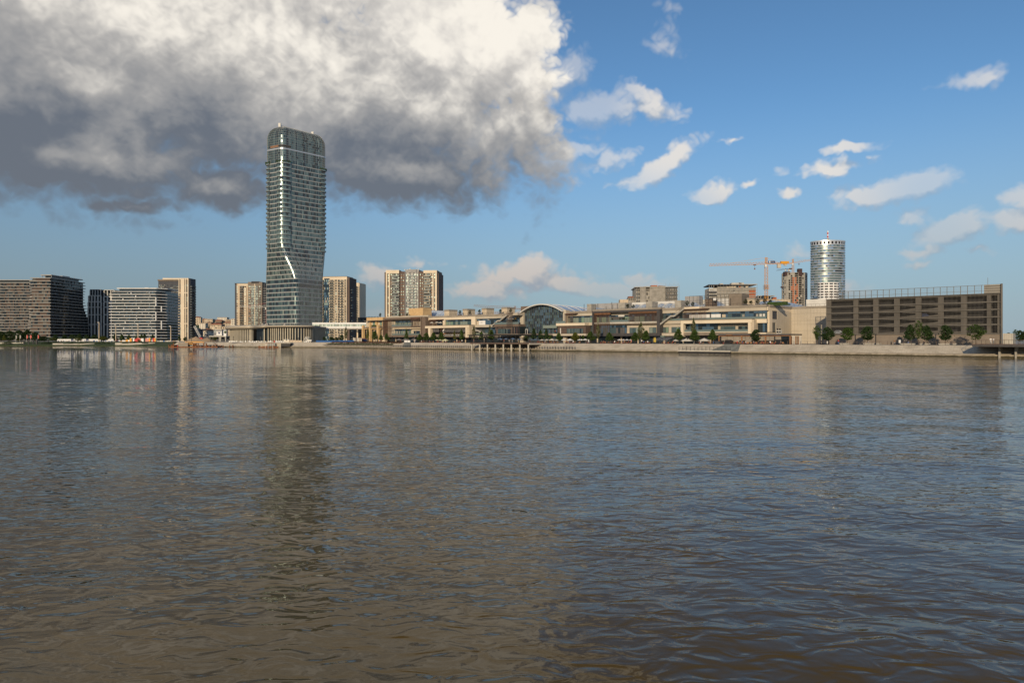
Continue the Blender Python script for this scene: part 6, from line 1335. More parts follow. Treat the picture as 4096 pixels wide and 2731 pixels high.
# roof-garden topiary in dark boxes
TOP = [crown_mesh('crown', 'round', 700, 'topiary', 85 + k, .07) for k in range(3)]
for px, yt, v in ((1521, 1252, 27), (1598, 1253, 30), (1629, 1252, 31), (1840, 1241, 28), (1879, 1241, 28), (1918, 1238, 28), (2002, 1237, 28), (2043, 1235, 28), (2511, 1216, 28.5), (2532, 1217.5, 28.5), (2750, 1203, 29), (2771, 1208, 29), (2982, 1196, 30), (3004, 1202, 30), (3031, 1197, 29), (3060, 1195, 30), (3082, 1199, 33)):
    u = Q.u(px, v); h = Q.z(px, yt, v) - 18.3; o = thing('topiary', 'topiary', 'topiary', Q, u, v, 18.3, 'topiary trees on the mall roof'); o.rotation_euler[2] += 0
    bx('planter', o, u - .75, u + .75, v - .75, v + .75, 18.3, 18.3 + min(.9, h * .3), 'charc'); b = MB(); b.tube((u, v, 18.8), (u, v, 18.3 + h * .5), .1, 'bark', 6, .07); part(b, 'trunk', o)
    c = ob('crown', R.choice(TOP), o, (0, 0, h * .38)); c.scale = (1.5 * 1.15, 1.5 * 1.15, h * .62); reg(o, px, 'boxed roof topiary', next(t for a, b_, t in LAND if a <= px < b_).replace('before', 'above').replace('by the timber restaurant pavilion', 'at its right corner'))
# ---------------------------------------------------------------- parasols
def parasol_mesh(m):
    b = MB(); n = 8; e = [(math.cos(6.28318 * i / n + .39), math.sin(6.28318 * i / n + .39)) for i in range(n)]
    for i in range(n):
        j = (i + 1) % n; b.face(((e[i][0], e[i][1], 0), (e[j][0], e[j][1], 0), (0, 0, .42)), m); b.face(((e[i][0], e[i][1], -.1), (e[j][0], e[j][1], -.1), (e[j][0], e[j][1], 0), (e[i][0], e[i][1], 0)), m)
    return b.mesh('canopy')
PM = {m: parasol_mesh(m) for m in ('parasol', 'parasolg', 'parasoldk', 'white')}
pb = MB(); pb.tube((0, 0, 0), (0, 0, 1), .035, 'steel', 6); PP = pb.mesh('pole')
def parasol(px, yt, w, m, v=9., zb=GZ, where=None):
    u = Q.u(px, v); Y = Q.Y(u, v); r_ = w * Y / F / 2; zt = Q.z(px, yt, v); o = thing('parasol', '', 'parasol', Q, u, v, zb, 'open parasols on the terraces')
    c = ob('canopy', PM[m], o, (0, 0, zt - zb - r_ * .42)); c.scale = (r_, r_, r_); p = ob('pole', PP, o); p.scale = (1, 1, zt - zb - r_ * .1)
    reg(o, px, {'parasol': 'open cream parasol', 'parasolg': 'open pale green parasol', 'parasoldk': 'open grey-brown parasol', 'white': 'open white parasol'}[m], where)
for a in ((1597, 1353, 27, 'parasoldk'), (1622, 1353, 30, 'parasoldk'), (1657, 1352, 27, 'parasoldk'), (1748, 1357, 15, 'parasolg'), (1761, 1357, 16, 'parasolg'), (1781, 1355, 29, 'parasolg'), (1924, 1341, 24, 'parasol', 16.), (2001, 1352, 26, 'white'), (2025, 1352, 22, 'white'), (2051, 1351, 26, 'white'), (2078, 1353, 24, 'white'), (2125, 1356, 22, 'parasol'), (2141, 1354, 28, 'parasol'), (2168, 1356, 20, 'parasol'), (2187, 1356, 18, 'parasol'), (2208, 1354, 26, 'parasol'), (2226, 1357, 16, 'parasol'), (2255, 1355, 22, 'white'), (2280, 1354, 28, 'white'), (2322, 1354, 26, 'white'), (2341, 1354, 24, 'white'), (2478, 1356, 18, 'white'), (2494, 1356, 17, 'white'), (2508, 1356, 17, 'white'), (2522, 1357, 14, 'white'), (2703, 1357, 24, 'parasol'), (2747, 1352, 46, 'parasol'), (2817, 1352, 44, 'parasol')): parasol(*a)
for px, yt in ((1728, 1287), (1748, 1286), (1762, 1287)): parasol(px, yt, 18, 'parasol', 24.5, 13.0, 'on the upper terrace of the cream bay')
for px, m, d in ((2617, 'parasoly', 'closed yellow parasol, left of the pair'), (2622, 'parasoly', 'closed yellow parasol, right of the pair'), (2355, 'white', 'closed white parasol beside the young tree'), (2525, 'rose', 'closed pinkish parasol beside the white parasols')):
    v = 8.; u = Q.u(px, v); o = thing('closed_parasol', d + ' at the quay edge', 'parasol', Q, u, v, GZ, 'closed parasols at the quay edge'); h = Q.z(px, 1349 if m == 'parasoly' else 1357, v) - GZ
    b = MB(); b.loft([[(u + .22 * s * math.cos(t), v + .22 * s * math.sin(t), GZ + h * z) for t in [i * .8976 for i in range(7)]] for s, z in ((.7, .22), (1.2, .35), (1, .7), (.5, .95), (.1, 1))], m); part(b, 'canopy', o); b = MB(); b.tube((u, v, GZ), (u, v, GZ + h * .3), .05, 'steel', 6); part(b, 'pole', o)
# ---------------------------------------------------------------- people
def person_mesh(name, J, E_, seat):
    me = bpy.data.meshes.new(name); ks = list(J); me.from_pydata([J[k][:3] for k in ks], [(ks.index(a), ks.index(b)) for a, b in E_], [])
    o = bpy.data.objects.new('tmp', me); COL.objects.link(o); md = o.modifiers.new('s', 'SKIN'); o.modifiers.new('d', 'SUBSURF').levels = 1
    for i, k in enumerate(ks): me.skin_vertices[0].data[i].radius = (J[k][3], J[k][3] * (J[k][4] if len(J[k]) > 4 else 1)); me.skin_vertices[0].data[i].use_root = k == 'pelvis'
    bpy.context.view_layer.update(); m2 = bpy.data.meshes.new_from_object(o.evaluated_get(bpy.context.evaluated_depsgraph_get())); bpy.data.objects.remove(o)
    for m in ('cloth_white', 'cloth_dark', 'skin', 'dark'): m2.materials.append(MATS[m])
    hz = J['head'][2]; pel = J['pelvis'][2]
    for p in m2.polygons:
        c = p.center; k = 0
        if c.z > hz - .12: k = 3 if (c.z > hz + .03 or c.y > .05) else 2
        elif c.z < pel + .03 and not (abs(c.x) > .24): k = 1
        elif abs(c.x) > .21 and c.z < J['eL'][2]: k = 2
        if not seat and c.z < .08: k = 3
        p.material_index = k; p.use_smooth = True
    m2.name = name; return m2
ED = [('pelvis', 'chest'), ('chest', 'neck'), ('neck', 'head'), ('head', 'top'), ('chest', 'sL'), ('sL', 'eL'), ('eL', 'hL'), ('chest', 'sR'), ('sR', 'eR'), ('eR', 'hR'), ('pelvis', 'kL'), ('kL', 'fL'), ('fL', 'tL'), ('pelvis', 'kR'), ('kR', 'fR'), ('fR', 'tR')]
ST = dict(pelvis=(0, 0, .93, .15, .75), chest=(0, 0, 1.28, .17, .7), neck=(0, 0, 1.48, .06), head=(0, -.02, 1.6, .095), top=(0, -.01, 1.72, .07), sL=(-.2, 0, 1.4, .065), eL=(-.26, .02, 1.1, .045), hL=(-.25, -.08, .85, .035), sR=(.2, 0, 1.4, .065), eR=(.26, .02, 1.1, .045), hR=(.25, -.08, .85, .035), kL=(-.1, -.02, .5, .07), fL=(-.11, .02, .08, .045), tL=(-.12, -.15, .04, .04), kR=(.1, -.02, .5, .07), fR=(.11, .02, .08, .045), tR=(.12, -.15, .04, .04))
WK = dict(ST); WK.update(kL=(-.1, -.14, .52, .07), fL=(-.1, -.3, .08, .045), tL=(-.1, -.44, .06, .04), kR=(.1, .06, .5, .07), fR=(.1, .3, .1, .045), tR=(.1, .2, .03, .04), hL=(-.24, .2, .9, .035), hR=(.24, -.25, .92, .035))
SI = dict(ST); SI.update({k: (x, y, z - .42, *r) for k, (x, y, z, *r) in ST.items() if k in ('pelvis', 'chest', 'neck', 'head', 'top', 'sL', 'eL', 'sR', 'eR')}); SI.update(hL=(-.16, -.3, .68, .035), hR=(.16, -.3, .68, .035), eL=(-.26, -.05, .72, .045), eR=(.26, -.05, .72, .045), kL=(-.12, -.45, .52, .07), fL=(-.12, -.45, .1, .045), tL=(-.12, -.58, .05, .04), kR=(.12, -.45, .52, .07), fR=(.12, -.45, .1, .045), tR=(.12, -.58, .05, .04))
PMESH = {'standing': person_mesh('body', ST, ED, False), 'walking': person_mesh('body', WK, ED, False), 'seated': person_mesh('body', SI, ED, True)}
CL = {'white': 'cloth_white', 'blue': 'cloth_blue', 'red': 'cloth_red', 'dark': 'cloth_dark', 'grey': 'cloth_grey', 'orange': 'orange'}
def person(px, pose, top, low, v=8., zb=GZ, yaw=None, fr=None, where=None):
    f = fr or Q; u = f.u(px, v); o = thing('person', '', 'person', f, u, v, zb, 'people along the quay'); b = ob('body', PMESH[pose], o)
    for i, m in ((0, CL[top]), (1, CL[low])): b.material_slots[i].link = 'OBJECT'; b.material_slots[i].material = MATS[m]
    b.rotation_euler = (0, 0, R.uniform(-2, 2) if yaw is None else yaw); s = R.uniform(.96, 1.06); b.scale = (s, s, s)
    reg(o, px, f'{pose} person in {top} top and {low} trousers', where); return o
DZ = 3.75
person(3963, 'standing', 'white', 'white', -2., DZ, .3, where='left of the pair on the viewing deck'); person(3974, 'standing', 'white', 'grey', -2.4, DZ, -.6, where='right of the pair on the viewing deck')
for px, pose, a, b_, v in ((3300, 'standing', 'dark', 'dark', 8.), (3354, 'walking', 'red', 'blue', 8.), (3578, 'walking', 'orange', 'grey', 8.), (3696, 'seated', 'dark', 'dark', 8.4), (3698, 'seated', 'dark', 'blue', 9.4), (3803, 'seated', 'dark', 'dark', 8.4), (3634, 'seated', 'blue', 'dark', 10), (3473, 'seated', 'grey', 'dark', 10),
    (1478, 'walking', 'grey', 'dark', 8), (1502, 'walking', 'dark', 'dark', 8), (1519, 'walking', 'white', 'blue', 8), (1524, 'walking', 'red', 'dark', 9), (1602, 'standing', 'red', 'dark', 8.5), (1634, 'standing', 'white', 'dark', 26.), (1655, 'standing', 'white', 'dark', 8), (1660, 'standing', 'white', 'blue', 8), (1848, 'walking', 'white', 'dark', 7), (1895, 'walking', 'red', 'grey', 7), (2016, 'walking', 'red', 'white', 2), (2037, 'standing', 'white', 'grey', 1), (2064, 'walking', 'orange', 'dark', 1.5), (2071, 'standing', 'white', 'dark', 2), (2049, 'standing', 'white', 'white', 1), (2005, 'standing', 'dark', 'dark', 2), (2120, 'walking', 'red', 'dark', 6.5), (2567, 'standing', 'white', 'dark', 7), (2808, 'standing', 'blue', 'grey', 9), (2854, 'walking', 'dark', 'blue', 9), (2499, 'standing', 'orange', 'white', 9), (2221, 'standing', 'red', 'dark', 24.5), (2505, 'standing', 'dark', 'dark', 25.)):
    zb = GZ if v < 20 else (13. if px in (2505, 1634) else 7.9); person(px, pose, a, b_, v if px != 1634 else 24.6, zb if px != 1634 else 13.1, where='on the upper terrace of the dark frame' if px == 2505 else ('on the upper terrace of the brick frame' if px == 1634 else ('beside the glass vault balcony' if px == 2221 else ('on the pier deck' if 1990 < px < 2100 else None))))
# walkers on the lower ledge below the podium hall
for px, a, b_ in ((1008, 'dark', 'dark'), (1141, 'red', 'dark'), (1162, 'dark', 'blue'), (1173, 'dark', 'dark'), (1197, 'orange', 'dark'), (1218, 'white', 'dark'), (1244, 'blue', 'grey')): person(px, 'walking', a, b_, 1.2 if px > 1180 else 3.2, .8 if px > 1180 else .9, None, Q if px > 1180 else FZ(px, (440 if px < 1100 else 434)), 'on the ledge below the podium hall')
# cafe tables with diners
tb = MB(); tb.box(-.45, .45, -.45, .45, .7, .75, 'woodlt'); TT = tb.mesh('table_top'); tb = MB(); tb.tube((0, 0, 0), (0, 0, .7), .05, 'rail', 6); tb.tube((0, 0, 0), (0, 0, .03), .28, 'rail', 8); TL = tb.mesh('pedestal')
sb = MB(); sb.box(-.35, .35, -.3, .3, .25, .45, 'orange'); sb.box(-.35, .35, .2, .32, .45, .85, 'orange'); SB = sb.mesh('cushions'); sb = MB()
for x in (-.28, .28):
    for y in (-.22, .22): sb.box(x - .03, x + .03, y - .03, y + .03, 0, .25, 'rail')
SL = sb.mesh('legs')
tops = ['white', 'blue', 'red', 'dark', 'grey', 'orange']
for k, px in enumerate([1683, 1692, 1716, 1727, 1748, 1762, 1780, 1812, 1826, 1834, 2150, 2163, 2178, 2196, 2210, 2222, 2262, 2276, 2290, 2310, 2345, 2404, 2412, 2424, 2456, 2472, 2490, 2500, 2512, 2572, 2588, 2640, 2660, 2676, 2690, 2790, 2800, 2830, 2895, 2925, 2946, 2966, 2980, 2992, 3012, 3030, 3045, 3062, 3078, 3100, 3120]):
    v = 6.6 + (k % 3) * .9; u = Q.u(px, v); o = thing('cafe_table', '', 'table', Q, u, v, GZ, 'cafe tables along the quay edge'); ob('table_top', TT, o); ob('pedestal', TL, o); reg(o, px, 'small square cafe table')
    o = thing('lounge_chair', '', 'chair', Q, u + 1.1, v, GZ, 'lounge chairs along the quay edge'); o.rotation_euler[2] += R.uniform(-1.8, 1.8); ob('cushions', SB, o); ob('legs', SL, o); reg(o, px, 'low orange lounge chair')
    if k % 4 != 3: person(px + 3, 'seated', tops[(k * 5) % 6], tops[2 + (k * 3) % 3], v - .9)
# ---------------------------------------------------------------- promenade furniture
def railing(name, label, pts, h, n_px, m='rail', fr=Q, thick=.05, infill=True):
    """posts as parts, top rail between them; pts are (u, v, z)"""
    o = thing(name, label, 'railing', fr, *pts[0][:2], pts[0][2]); b = MB()
    for p, q in zip(pts, pts[1:]):
        p, q = Vector(p), Vector(q); n = max(1, int((q - p).length / n_px)); b.tube(p + Vector((0, 0, h)), q + Vector((0, 0, h)), thick * .8, m, 4)
        if infill: b.tube(p + Vector((0, 0, h * .5)), q + Vector((0, 0, h * .5)), thick * .4, m, 4)
        for i in range(n + 1): c = p.lerp(q, i / n); bx('post', o, c.x - thick, c.x + thick, c.y - thick * .6, c.y + thick * .6, c.z, c.z + h, m)
    part(b, 'rails', o); return o
railing('railing', 'dark post railing on the low ledge left of the pier', [(Q.u(1262, 1), 1., .8), (Q.u(2300, 1), 1., .8)], 1.15, 1.55, 'rail', Q, .1)
railing('railing', 'thin dark guard rail along the promenade edge before the garage', [(Q.u(3150, 5.6), 5.6, GZ), (Q.u(3888, 5.6), 5.6, GZ)], 1.1, 2.2, 'brown')
railing('railing', 'dark guard rail along the cafe terrace edge', [(Q.u(2130, 5.8), 5.8, GZ), (Q.u(2940, 5.8), 5.8, GZ)], 1., 2., 'rail')
railing('railing', 'dark railing around the small landing stage', [(Q.u(2716, -.8), -.8, 1.05), (Q.u(2921, -.8), -.8, 1.05)], 1.3, 1.5, 'rail', Q, .06)
f0 = thing('landing_stage', 'low pale concrete landing stage below the dark stair', 'landing stage', Q, Q.u(2712, -1), -1, 0); bx('deck', f0, Q.u(2712, -1), Q.u(2921, -1), -1.1, 0, .55, 1.02, 'conlt'); bx('pile_wall', f0, Q.u(2714, -1), Q.u(2919, -1), -.9, 0, -1, .55, 'dark')
def steps(label, bl, br, tl, tr):
    o = thing('stone_stair', label, 'stairs', Q, Q.u((bl + br) / 2, 1.5), 1.5, .8); n = 12
    for i in range(n):
        t = i / n; v0, v1 = 1.4 + 3.45 * t, 1.4 + 3.45 * (i + 1) / n; z1 = .9 + (GZ - .87) * (i + 1) / n
        bx('step', o, Q.u(bl + (tl - bl) * t, v0), Q.u(br + (tr - br) * t, v0), v0, 5.2, z1 - .4, z1 + .03, 'asph' if False else 'greystep')
M('greystep', (.13, .14, .14), .9, 0, .2, .8)
steps('wide dark grey stone stair cut obliquely through the quay wall', 2845, 2952, 2905, 2961); steps('narrow dark stone stair with white gate above it', 1610, 1643, 1618, 1640)
g0 = thing('gate', 'white double gate panels above the narrow stair', 'gate', Q, Q.u(1618, 6), 6, GZ)
for a, b_ in ((1617, 1629), (1630, 1641)): bx('leaf', g0, Q.u(a, 6), Q.u(b_, 6), 6, 6.15, GZ + .15, Q.z(1628, 1361, 6), 'white')
for a in (1616, 1629.5, 1641): bx('post', g0, Q.u(a, 6) - .08, Q.u(a, 6) + .08, 5.95, 6.2, GZ, Q.z(1628, 1360, 6), 'steel')
def pier():
    v0 = -4.; u = lambda p, v=v0: Q.u(p, v); r = thing('pier', 'brown timber pier deck on slim concrete columns', 'pier', Q, u(1880), v0, 0)
    ua, ub = u(1880), u(2116); n = 26
    for i in range(n): bx('plank', r, ua + (ub - ua) * i / n + .02, ua + (ub - ua) * (i + 1) / n - .02, v0, 6, 3.42, 3.55, 'wood')
    bx('edge_beam', r, ua, ub, v0 - .15, v0 + .3, 2.95, 3.5, 'brown'); bx('cross_beam', r, ub - .6, ub + .6, v0, 5, 2.7, 3.4, 'conlt')
    for px in (1884, 1915.5, 1946.5, 1978, 2010, 2042, 2076, 2110):
        b = MB(); b.tube((u(px), v0 + .6, -2), (u(px), v0 + .6, 3.), .38, 'conlt', 10); part(b, 'column', r)
    k = thing('pergola', 'black steel pergola on the timber pier', 'pergola', Q, ua, v0 + 3, 3.55); zt = Q.z(1990, 1340, v0 + 3); va = v0 + 3
    for px in (1885, 1904, 1927, 1946, 1978, 1997, 2010, 2029, 2043, 2062, 2077, 2095, 2111): bx('post', k, Q.u(px, va) - .09, Q.u(px, va) + .09, va, va + .2, 3.55, zt, 'rail')
    bx('roof', k, Q.u(1872, va), Q.u(2128, va), va - .4, va + 6, zt, zt + .25, 'rail'); bx('beam', k, Q.u(1876, va), Q.u(2124, va), va - .1, va + .3, zt - .35, zt, 'rail')
    railing('railing', 'dark railing along the front of the timber pier', [(ua, v0 + .3, 3.55), (ub, v0 + .3, 3.55)], 1.1, 2.2)
pier()
def viewing_deck():
    v0 = -5.; u = lambda p, v=v0: Q.u(p, v); r = thing('viewing_deck', 'cantilevered brown viewing deck at the right edge', 'deck', Q, u(3892), v0, 3.)
    ua, ub = u(3890), u(4190); n = 22
    for i in range(n): bx('plank', r, ua + (ub - ua) * i / n + .01, ua + (ub - ua) * (i + 1) / n - .01, v0, 8, DZ - .12, DZ, 'wood')
    bx('edge_beam', r, ua, ub, v0 - .1, v0 + .4, 3.0, DZ - .1, 'frame'); bx('beam', r, ua - .1, ua + .3, v0, 7, 3.05, DZ - .14, 'frame')
    for px in (3995, 4060): bx('pillar', r, u(px, 0), u(px + 8, 0), -.5, 5, -1, 3.2, 'concrete')
    bx('wall', r, u(3990, 5.2), ub, 5.2, 5.6, .5, 3.2, 'taupe')
    b = MB(); o = thing('railing', 'bent-post dark railing round the viewing deck', 'railing', Q, ua, v0, DZ); n = 16
    for i in range(n + 1):
        x = ua + (ub - ua) * i / n; p = MB(); p.tube((x, v0 + .2, DZ), (x, v0, DZ + .5), .05, 'rail', 4); p.tube((x, v0, DZ + .5), (x, v0 + .15, DZ + 1.15), .05, 'rail', 4); part(p, 'post', o)
    b.tube((ua, v0 + .15, DZ + 1.15), (ub, v0 + .15, DZ + 1.15), .06, 'brown', 4); b.tube((ua, v0 + .15, DZ + 1.15), (ua, 6, DZ + 1.15), .06, 'brown', 4); part(b, 'handrail', o)
    h = thing('kiosk', 'pale panelled kiosk beside the garage end', 'kiosk', Q, Q.u(4013, 27), 27, GZ); w0, w1 = Q.u(4012, 27), Q.u(4053, 27)
    bx('core', h, w0 + .1, w1 - .1, 27.1, 33, GZ, Q.z(4030, 1334, 27), 'concrete')
    for i in range(6): bx('panel', h, w0 + (w1 - w0) * i / 6 + .02, w0 + (w1 - w0) * (i + 1) / 6 - .02, 27, 27.1, GZ, Q.z(4030, 1333.5, 27), 'conlt')
viewing_deck()
def timber_restaurant():
    v = 11.; u = lambda p, v=v: Q.u(p, v); r = thing('restaurant_pavilion', 'timber-framed restaurant pavilion with dark flat roof and drawn blinds', 'pavilion', Q, u(2877), v); zt, z1 = Q.z(3000, 1336, v), Q.z(3000, 1340.5, v)
    ua, ub = u(2876), u(3163); bx('roof', r, ua, ub, v - .5, v + 11, z1, zt, 'charc'); bx('beam', r, ua, ub, v - .2, v + .1, z1 - .35, z1 - .02, 'woodlt')
    for px in (2877, 2967, 3062.5, 3161): bx('timber_post', r, u(px) - .22, u(px) + .22, v - .25, v + .2, GZ, z1 - .35, 'woodlt')
    for px in (2882, 3098.5): bx('steel_post', r, u(px) - .12, u(px) + .12, v - .1, v + .15, GZ, z1 - .35, 'rail')
    x = 2884
    while x < 3158:
        w = 24
        if x < 3110: bx('blind', r, u(x) + .04, u(x + w) - .04, v + .25, v + .32, GZ + (1.3 if R.random() < .8 else .8), z1 - .36, 'parapet')
        else: bx('pane', r, u(x) + .1, u(min(x + w, 3160)) - .1, v + .25, v + .32, GZ, z1 - .4, 'g_black')
        x += w
    for i in range(8): b = MB(); x_ = u(3166) - .3; y = v + .5 + i * 1.3; b.box(x_, x_ + .2, y, y + .35, GZ, z1 - .35, R.choice(['woodlt', 'offwhite', 'wood'])); part(b, 'post', r)
    bx('wall', r, ua + .5, ub - .6, v + 1.2, v + 1.5, GZ, z1, 'dark'); bx('fascia_sign', r, u(2906), u(2933), v - .62, v - .5, Q.z(2920, 1341.5, v), Q.z(2920, 1337, v), 'wood'); marks(r, u(2908), u(2931), v - .63, Q.z(2920, 1340.8, v), .32, 'orange', 9)
    bx('counter', r, u(2922), u(2944), v - 4.4, v - 3.6, GZ, GZ + 1.6, 'dark'); bx('counter', r, u(2880), u(2899), v - 4, v - 3, GZ, GZ + 1.1, 'charc'); bx('counter', r, u(3114), u(3138), v - 4, v - 3.2, GZ + .2, GZ + 1.7, 'dark')
    a = thing('air_conditioner', 'white twin-fan air conditioner on the restaurant roof', 'air conditioner', Q, u(3117, 16), 16, zt)
    for k, px in enumerate((3106, 3115.5)):
        bx('casing', a, Q.u(px, 16), Q.u(px + 8, 16), 16, 17, zt + .2, Q.z(3117, 1320, 16), 'offwhite')
        for q in range(2): b = MB(); cx, cz = Q.u(px + 4.4, 16), zt + .75 + q * .95; b.loft([[(cx + .36 * math.cos(t), y, cz + .36 * math.sin(t)) for t in [i * .5236 for i in range(12)]] for y in (16., 15.94)], 'dark'); part(b, 'fan', a)
timber_restaurant()
def awning_cafe():
    v = 13.; u = lambda p: Q.u(p, v); r = thing('cafe_awning', 'pair of grey sloping cafe awnings with green sign left of the pale stone frame', 'awning', Q, u(2632), v)
    for a, b_ in ((2632, 2661), (2662, 2694)):
        m = MB(); z0, z1 = Q.z(2660, 1359, v), Q.z(2660, 1348.5, v); m.face(((u(a), v - 4, z0), (u(b_ - 2), v - 4, z0), (u(b_ + 3), v, z1), (u(a + 6), v, z1)), 'steel'); m.face(((u(a), v - 4, z0 - .25), (u(b_ - 2), v - 4, z0 - .25), (u(b_ - 2), v - 4, z0), (u(a), v - 4, z0)), 'steel'); part(m, 'fabric', r)
    for p in (2634, 2661, 2692): bx('post', r, u(p) - .06, u(p) + .06, v - .2, v, GZ, Q.z(2660, 1348, v), 'rail')
    s = bx('sign_board', r, u(2642), u(2660), v - .2, v + .1, Q.z(2650, 1348, v), Q.z(2650, 1342.5, v), 'signgreen'); marks(r, u(2643.5), u(2659), v - .21, Q.z(2650, 1346.6, v), .34, 'offwhite', 9)
M('signgreen', (.01, .07, .06), .5)
awning_cafe()
# street lamps on the promenade
for px, yt, d in ((3421, 1338, 'left'), (3503, 1336, 'mid'), (3743, 1336, 'right'), (2718 + 31, 1342, ''), (1569, 1346, ''), (1653, 1346, ''), (2321, 1341, '')):
    v = 8.; u = Q.u(px, v); o = thing('street_lamp', '', 'street lamp', Q, u, v, GZ, 'dark square street lamps'); z = Q.z(px, yt, v); bx('post', o, u - .12, u + .12, v - .12, v + .12, GZ, z - .3, 'rail'); bx('lamp_head', o, u - .2, u + .2, v - .2, v + .2, z - .3, z, 'rail'); reg(o, px, 'slim black street lamp')
for px, w in ((3380, 44), (3490, 70), (3632, 60), (3700, 44), (3790, 72)):
    v = 9.5; o = thing('bench', '', 'bench', Q, Q.u(px, v), v, GZ, 'long low benches under the trees'); bx('seat', o, Q.u(px - w / 2, v), Q.u(px + w / 2, v), v - .5, v + .5, GZ + .32, GZ + .5, 'conlt'); bx('plinth', o, Q.u(px - w / 2 + 3, v), Q.u(px + w / 2 - 3, v), v - .3, v + .3, GZ, GZ + .32, 'concrete'); reg(o, px, 'long low pale bench')
for px in (3565, 3730): o = thing('bollard', '', 'bollard', Q, Q.u(px, 6.5), 6.5, GZ, 'dark bollards'); bx('post', o, Q.u(px, 6.5) - .15, Q.u(px, 6.5) + .15, 6.35, 6.65, GZ, GZ + .95, 'rail'); bx('cap', o, Q.u(px, 6.5) - .18, Q.u(px, 6.5) + .18, 6.32, 6.68, GZ + .95, GZ + 1.05, 'steel'); reg(o, px, 'short dark bollard')
o = thing('info_board', 'small white information board before the garage', 'sign', Q, Q.u(3599, 7), 7, GZ); bx('board', o, Q.u(3595, 7), Q.u(3603, 7), 7, 7.1, GZ + .6, GZ + 1.6, 'white'); bx('post', o, Q.u(3599, 7) - .05, Q.u(3599, 7) + .05, 7.1, 7.2, GZ, GZ + .6, 'steel')
o = thing('vending_kiosk', 'dark upright vending box with white face beside the round tree', 'kiosk', Q, Q.u(3310, 8.5), 8.5, GZ); bx('cabinet', o, Q.u(3305, 8.5), Q.u(3314, 8.5), 8.5, 9.4, GZ, GZ + 1.5, 'dark'); bx('display', o, Q.u(3307.5, 8.5), Q.u(3312, 8.5), 8.44, 8.5, GZ + .3, GZ + 1.2, 'offwhite')
# sculpture of a cyclist-like figure beside it
b = MB(); u0, v0 = Q.u(3288, 8), 8.
for p, q, rr in (((-.7, 0, .35), (.5, 0, .3), .16), ((-.5, 0, .4), (-.1, 0, 1.1), .13), ((-.1, 0, 1.1), (-.6, 0, 1.35), .12), ((-.1, 0, 1.1), (.5, 0, 1.0), .08), ((.1, 0, .3), (.15, 0, 1.6), .07), ((0, 0, 1.6), (.3, 0, 1.75), .12), ((-.7, 0, .1), (.7, 0, .1), .12)): b.tube((u0 + p[0], v0, GZ + p[2]), (u0 + q[0], v0, GZ + q[2]), rr, 'dark', 7)
o = thing('sculpture', 'black crouching metal sculpture on the promenade', 'sculpture', Q, u0, v0, GZ); part(b, 'figure', o)
# planted beds and blue fence left of the mall
o = thing('planted_bed', 'long terraced bed of red-brown ground cover above the ledge', 'planting', Q, Q.u(1390, 5), 5, 2)
def mat_of_leaves(name, parent, p0, p1, v0, v1, z0, z1, m, n, s=.35):
    b = MB()
    for i in range(n):
        t = R.random(); x = Q.u(p0 + (p1 - p0) * t, (v0 + v1) / 2); q = R.random(); y = v0 + (v1 - v0) * q; z = z0 + (z1 - z0) * q + R.uniform(0, .45); a = R.random() * 6.3; c, e = math.cos(a) * s, math.sin(a) * s
        b.face(((x - c, y - e, z), (x + e * .5, y - c * .5, z + .1), (x + c, y + e, z + R.uniform(0, .4)), (x - e * .5, y + c * .5, z + .2)), m)
    part(b, name, parent, 'stuff')
mat_of_leaves('foliage', o, 1327, 1611, 4.2, 5.4, 2.55, 3.35, 'hedgered', 2600); bx('bed_wall', o, Q.u(1326, 3.9), Q.u(1612, 3.9), 3.6, 5.2, 1.6, 2.5, 'quay')
o = thing('planted_bed', 'long strip of green ground cover below the red-brown bed', 'planting', Q, Q.u(1390, 3), 3, 1.5); mat_of_leaves('foliage', o, 1285, 1570, 2.3, 3.4, 1.75, 2.2, 'hedge', 1800); bx('bed_wall', o, Q.u(1284, 2.2), Q.u(1571, 2.2), 1.9, 3.5, .8, 1.7, 'quay')
o = thing('site_fence', 'bright blue panelled site fence below the footbridge', 'fence', Q, Q.u(1264, 8), 8, GZ)
for i in range(19): a = 1264 + i * 8; bx('panel', o, Q.u(a, 8) + .05, Q.u(a + 8, 8) - .05, 8, 8.08, GZ + .05, Q.z(1340, 1361.5, 8) + R.uniform(-.05, .05), 'blue')
for i in range(20): a = 1264 + i * 8; bx('post', o, Q.u(a, 8) - .05, Q.u(a, 8) + .05, 7.92, 8.12, GZ, Q.z(1340, 1361, 8), 'steel')
o = thing('site_hoarding', 'brown and grey upright boards between blue fence and pavilion', 'hoarding', Q, Q.u(1415, 9), 9, GZ)
for i in range(7): a = 1412 + i * 5; bx('board', o, Q.u(a, 9), Q.u(a + 4.6, 9), 9, 9.15, GZ, Q.z(1420, 1350 + R.uniform(-1, 2), 9), R.choice(['conlt', 'plasterb', 'brown', 'conlt']))
o = thing('van', 'dark van parked beside the ochre pavilion', 'van', Q, Q.u(1448, 12), 12, GZ); u0 = Q.u(1448, 12); b = MB(); b.loft([[(u0 - 2.4, 12 + y, GZ + .35), (u0 - 2.4, 12 + y, GZ + h), (u0 + 1.2, 12 + y, GZ + h), (u0 + 2, 12 + y, GZ + 1.2), (u0 + 2.5, 12 + y, GZ + 1.05), (u0 + 2.5, 12 + y, GZ + .35)] for y, h in ((0, 1.9), (.1, 2.05), (1.8, 2.05), (1.9, 1.9))], 'navy'); part(b, 'body', o)
b = MB(); b.box(u0 - 2, u0 + 1.3, 11.97, 12.01, GZ + 1.2, GZ + 1.75, 'g_black'); part(b, 'window', o)
for dx in (-1.5, 1.5): b = MB(); b.tube((u0 + dx, 11.95, GZ + .35), (u0 + dx, 12.25, GZ + .35), .35, 'dark', 10); part(b, 'wheel', o)
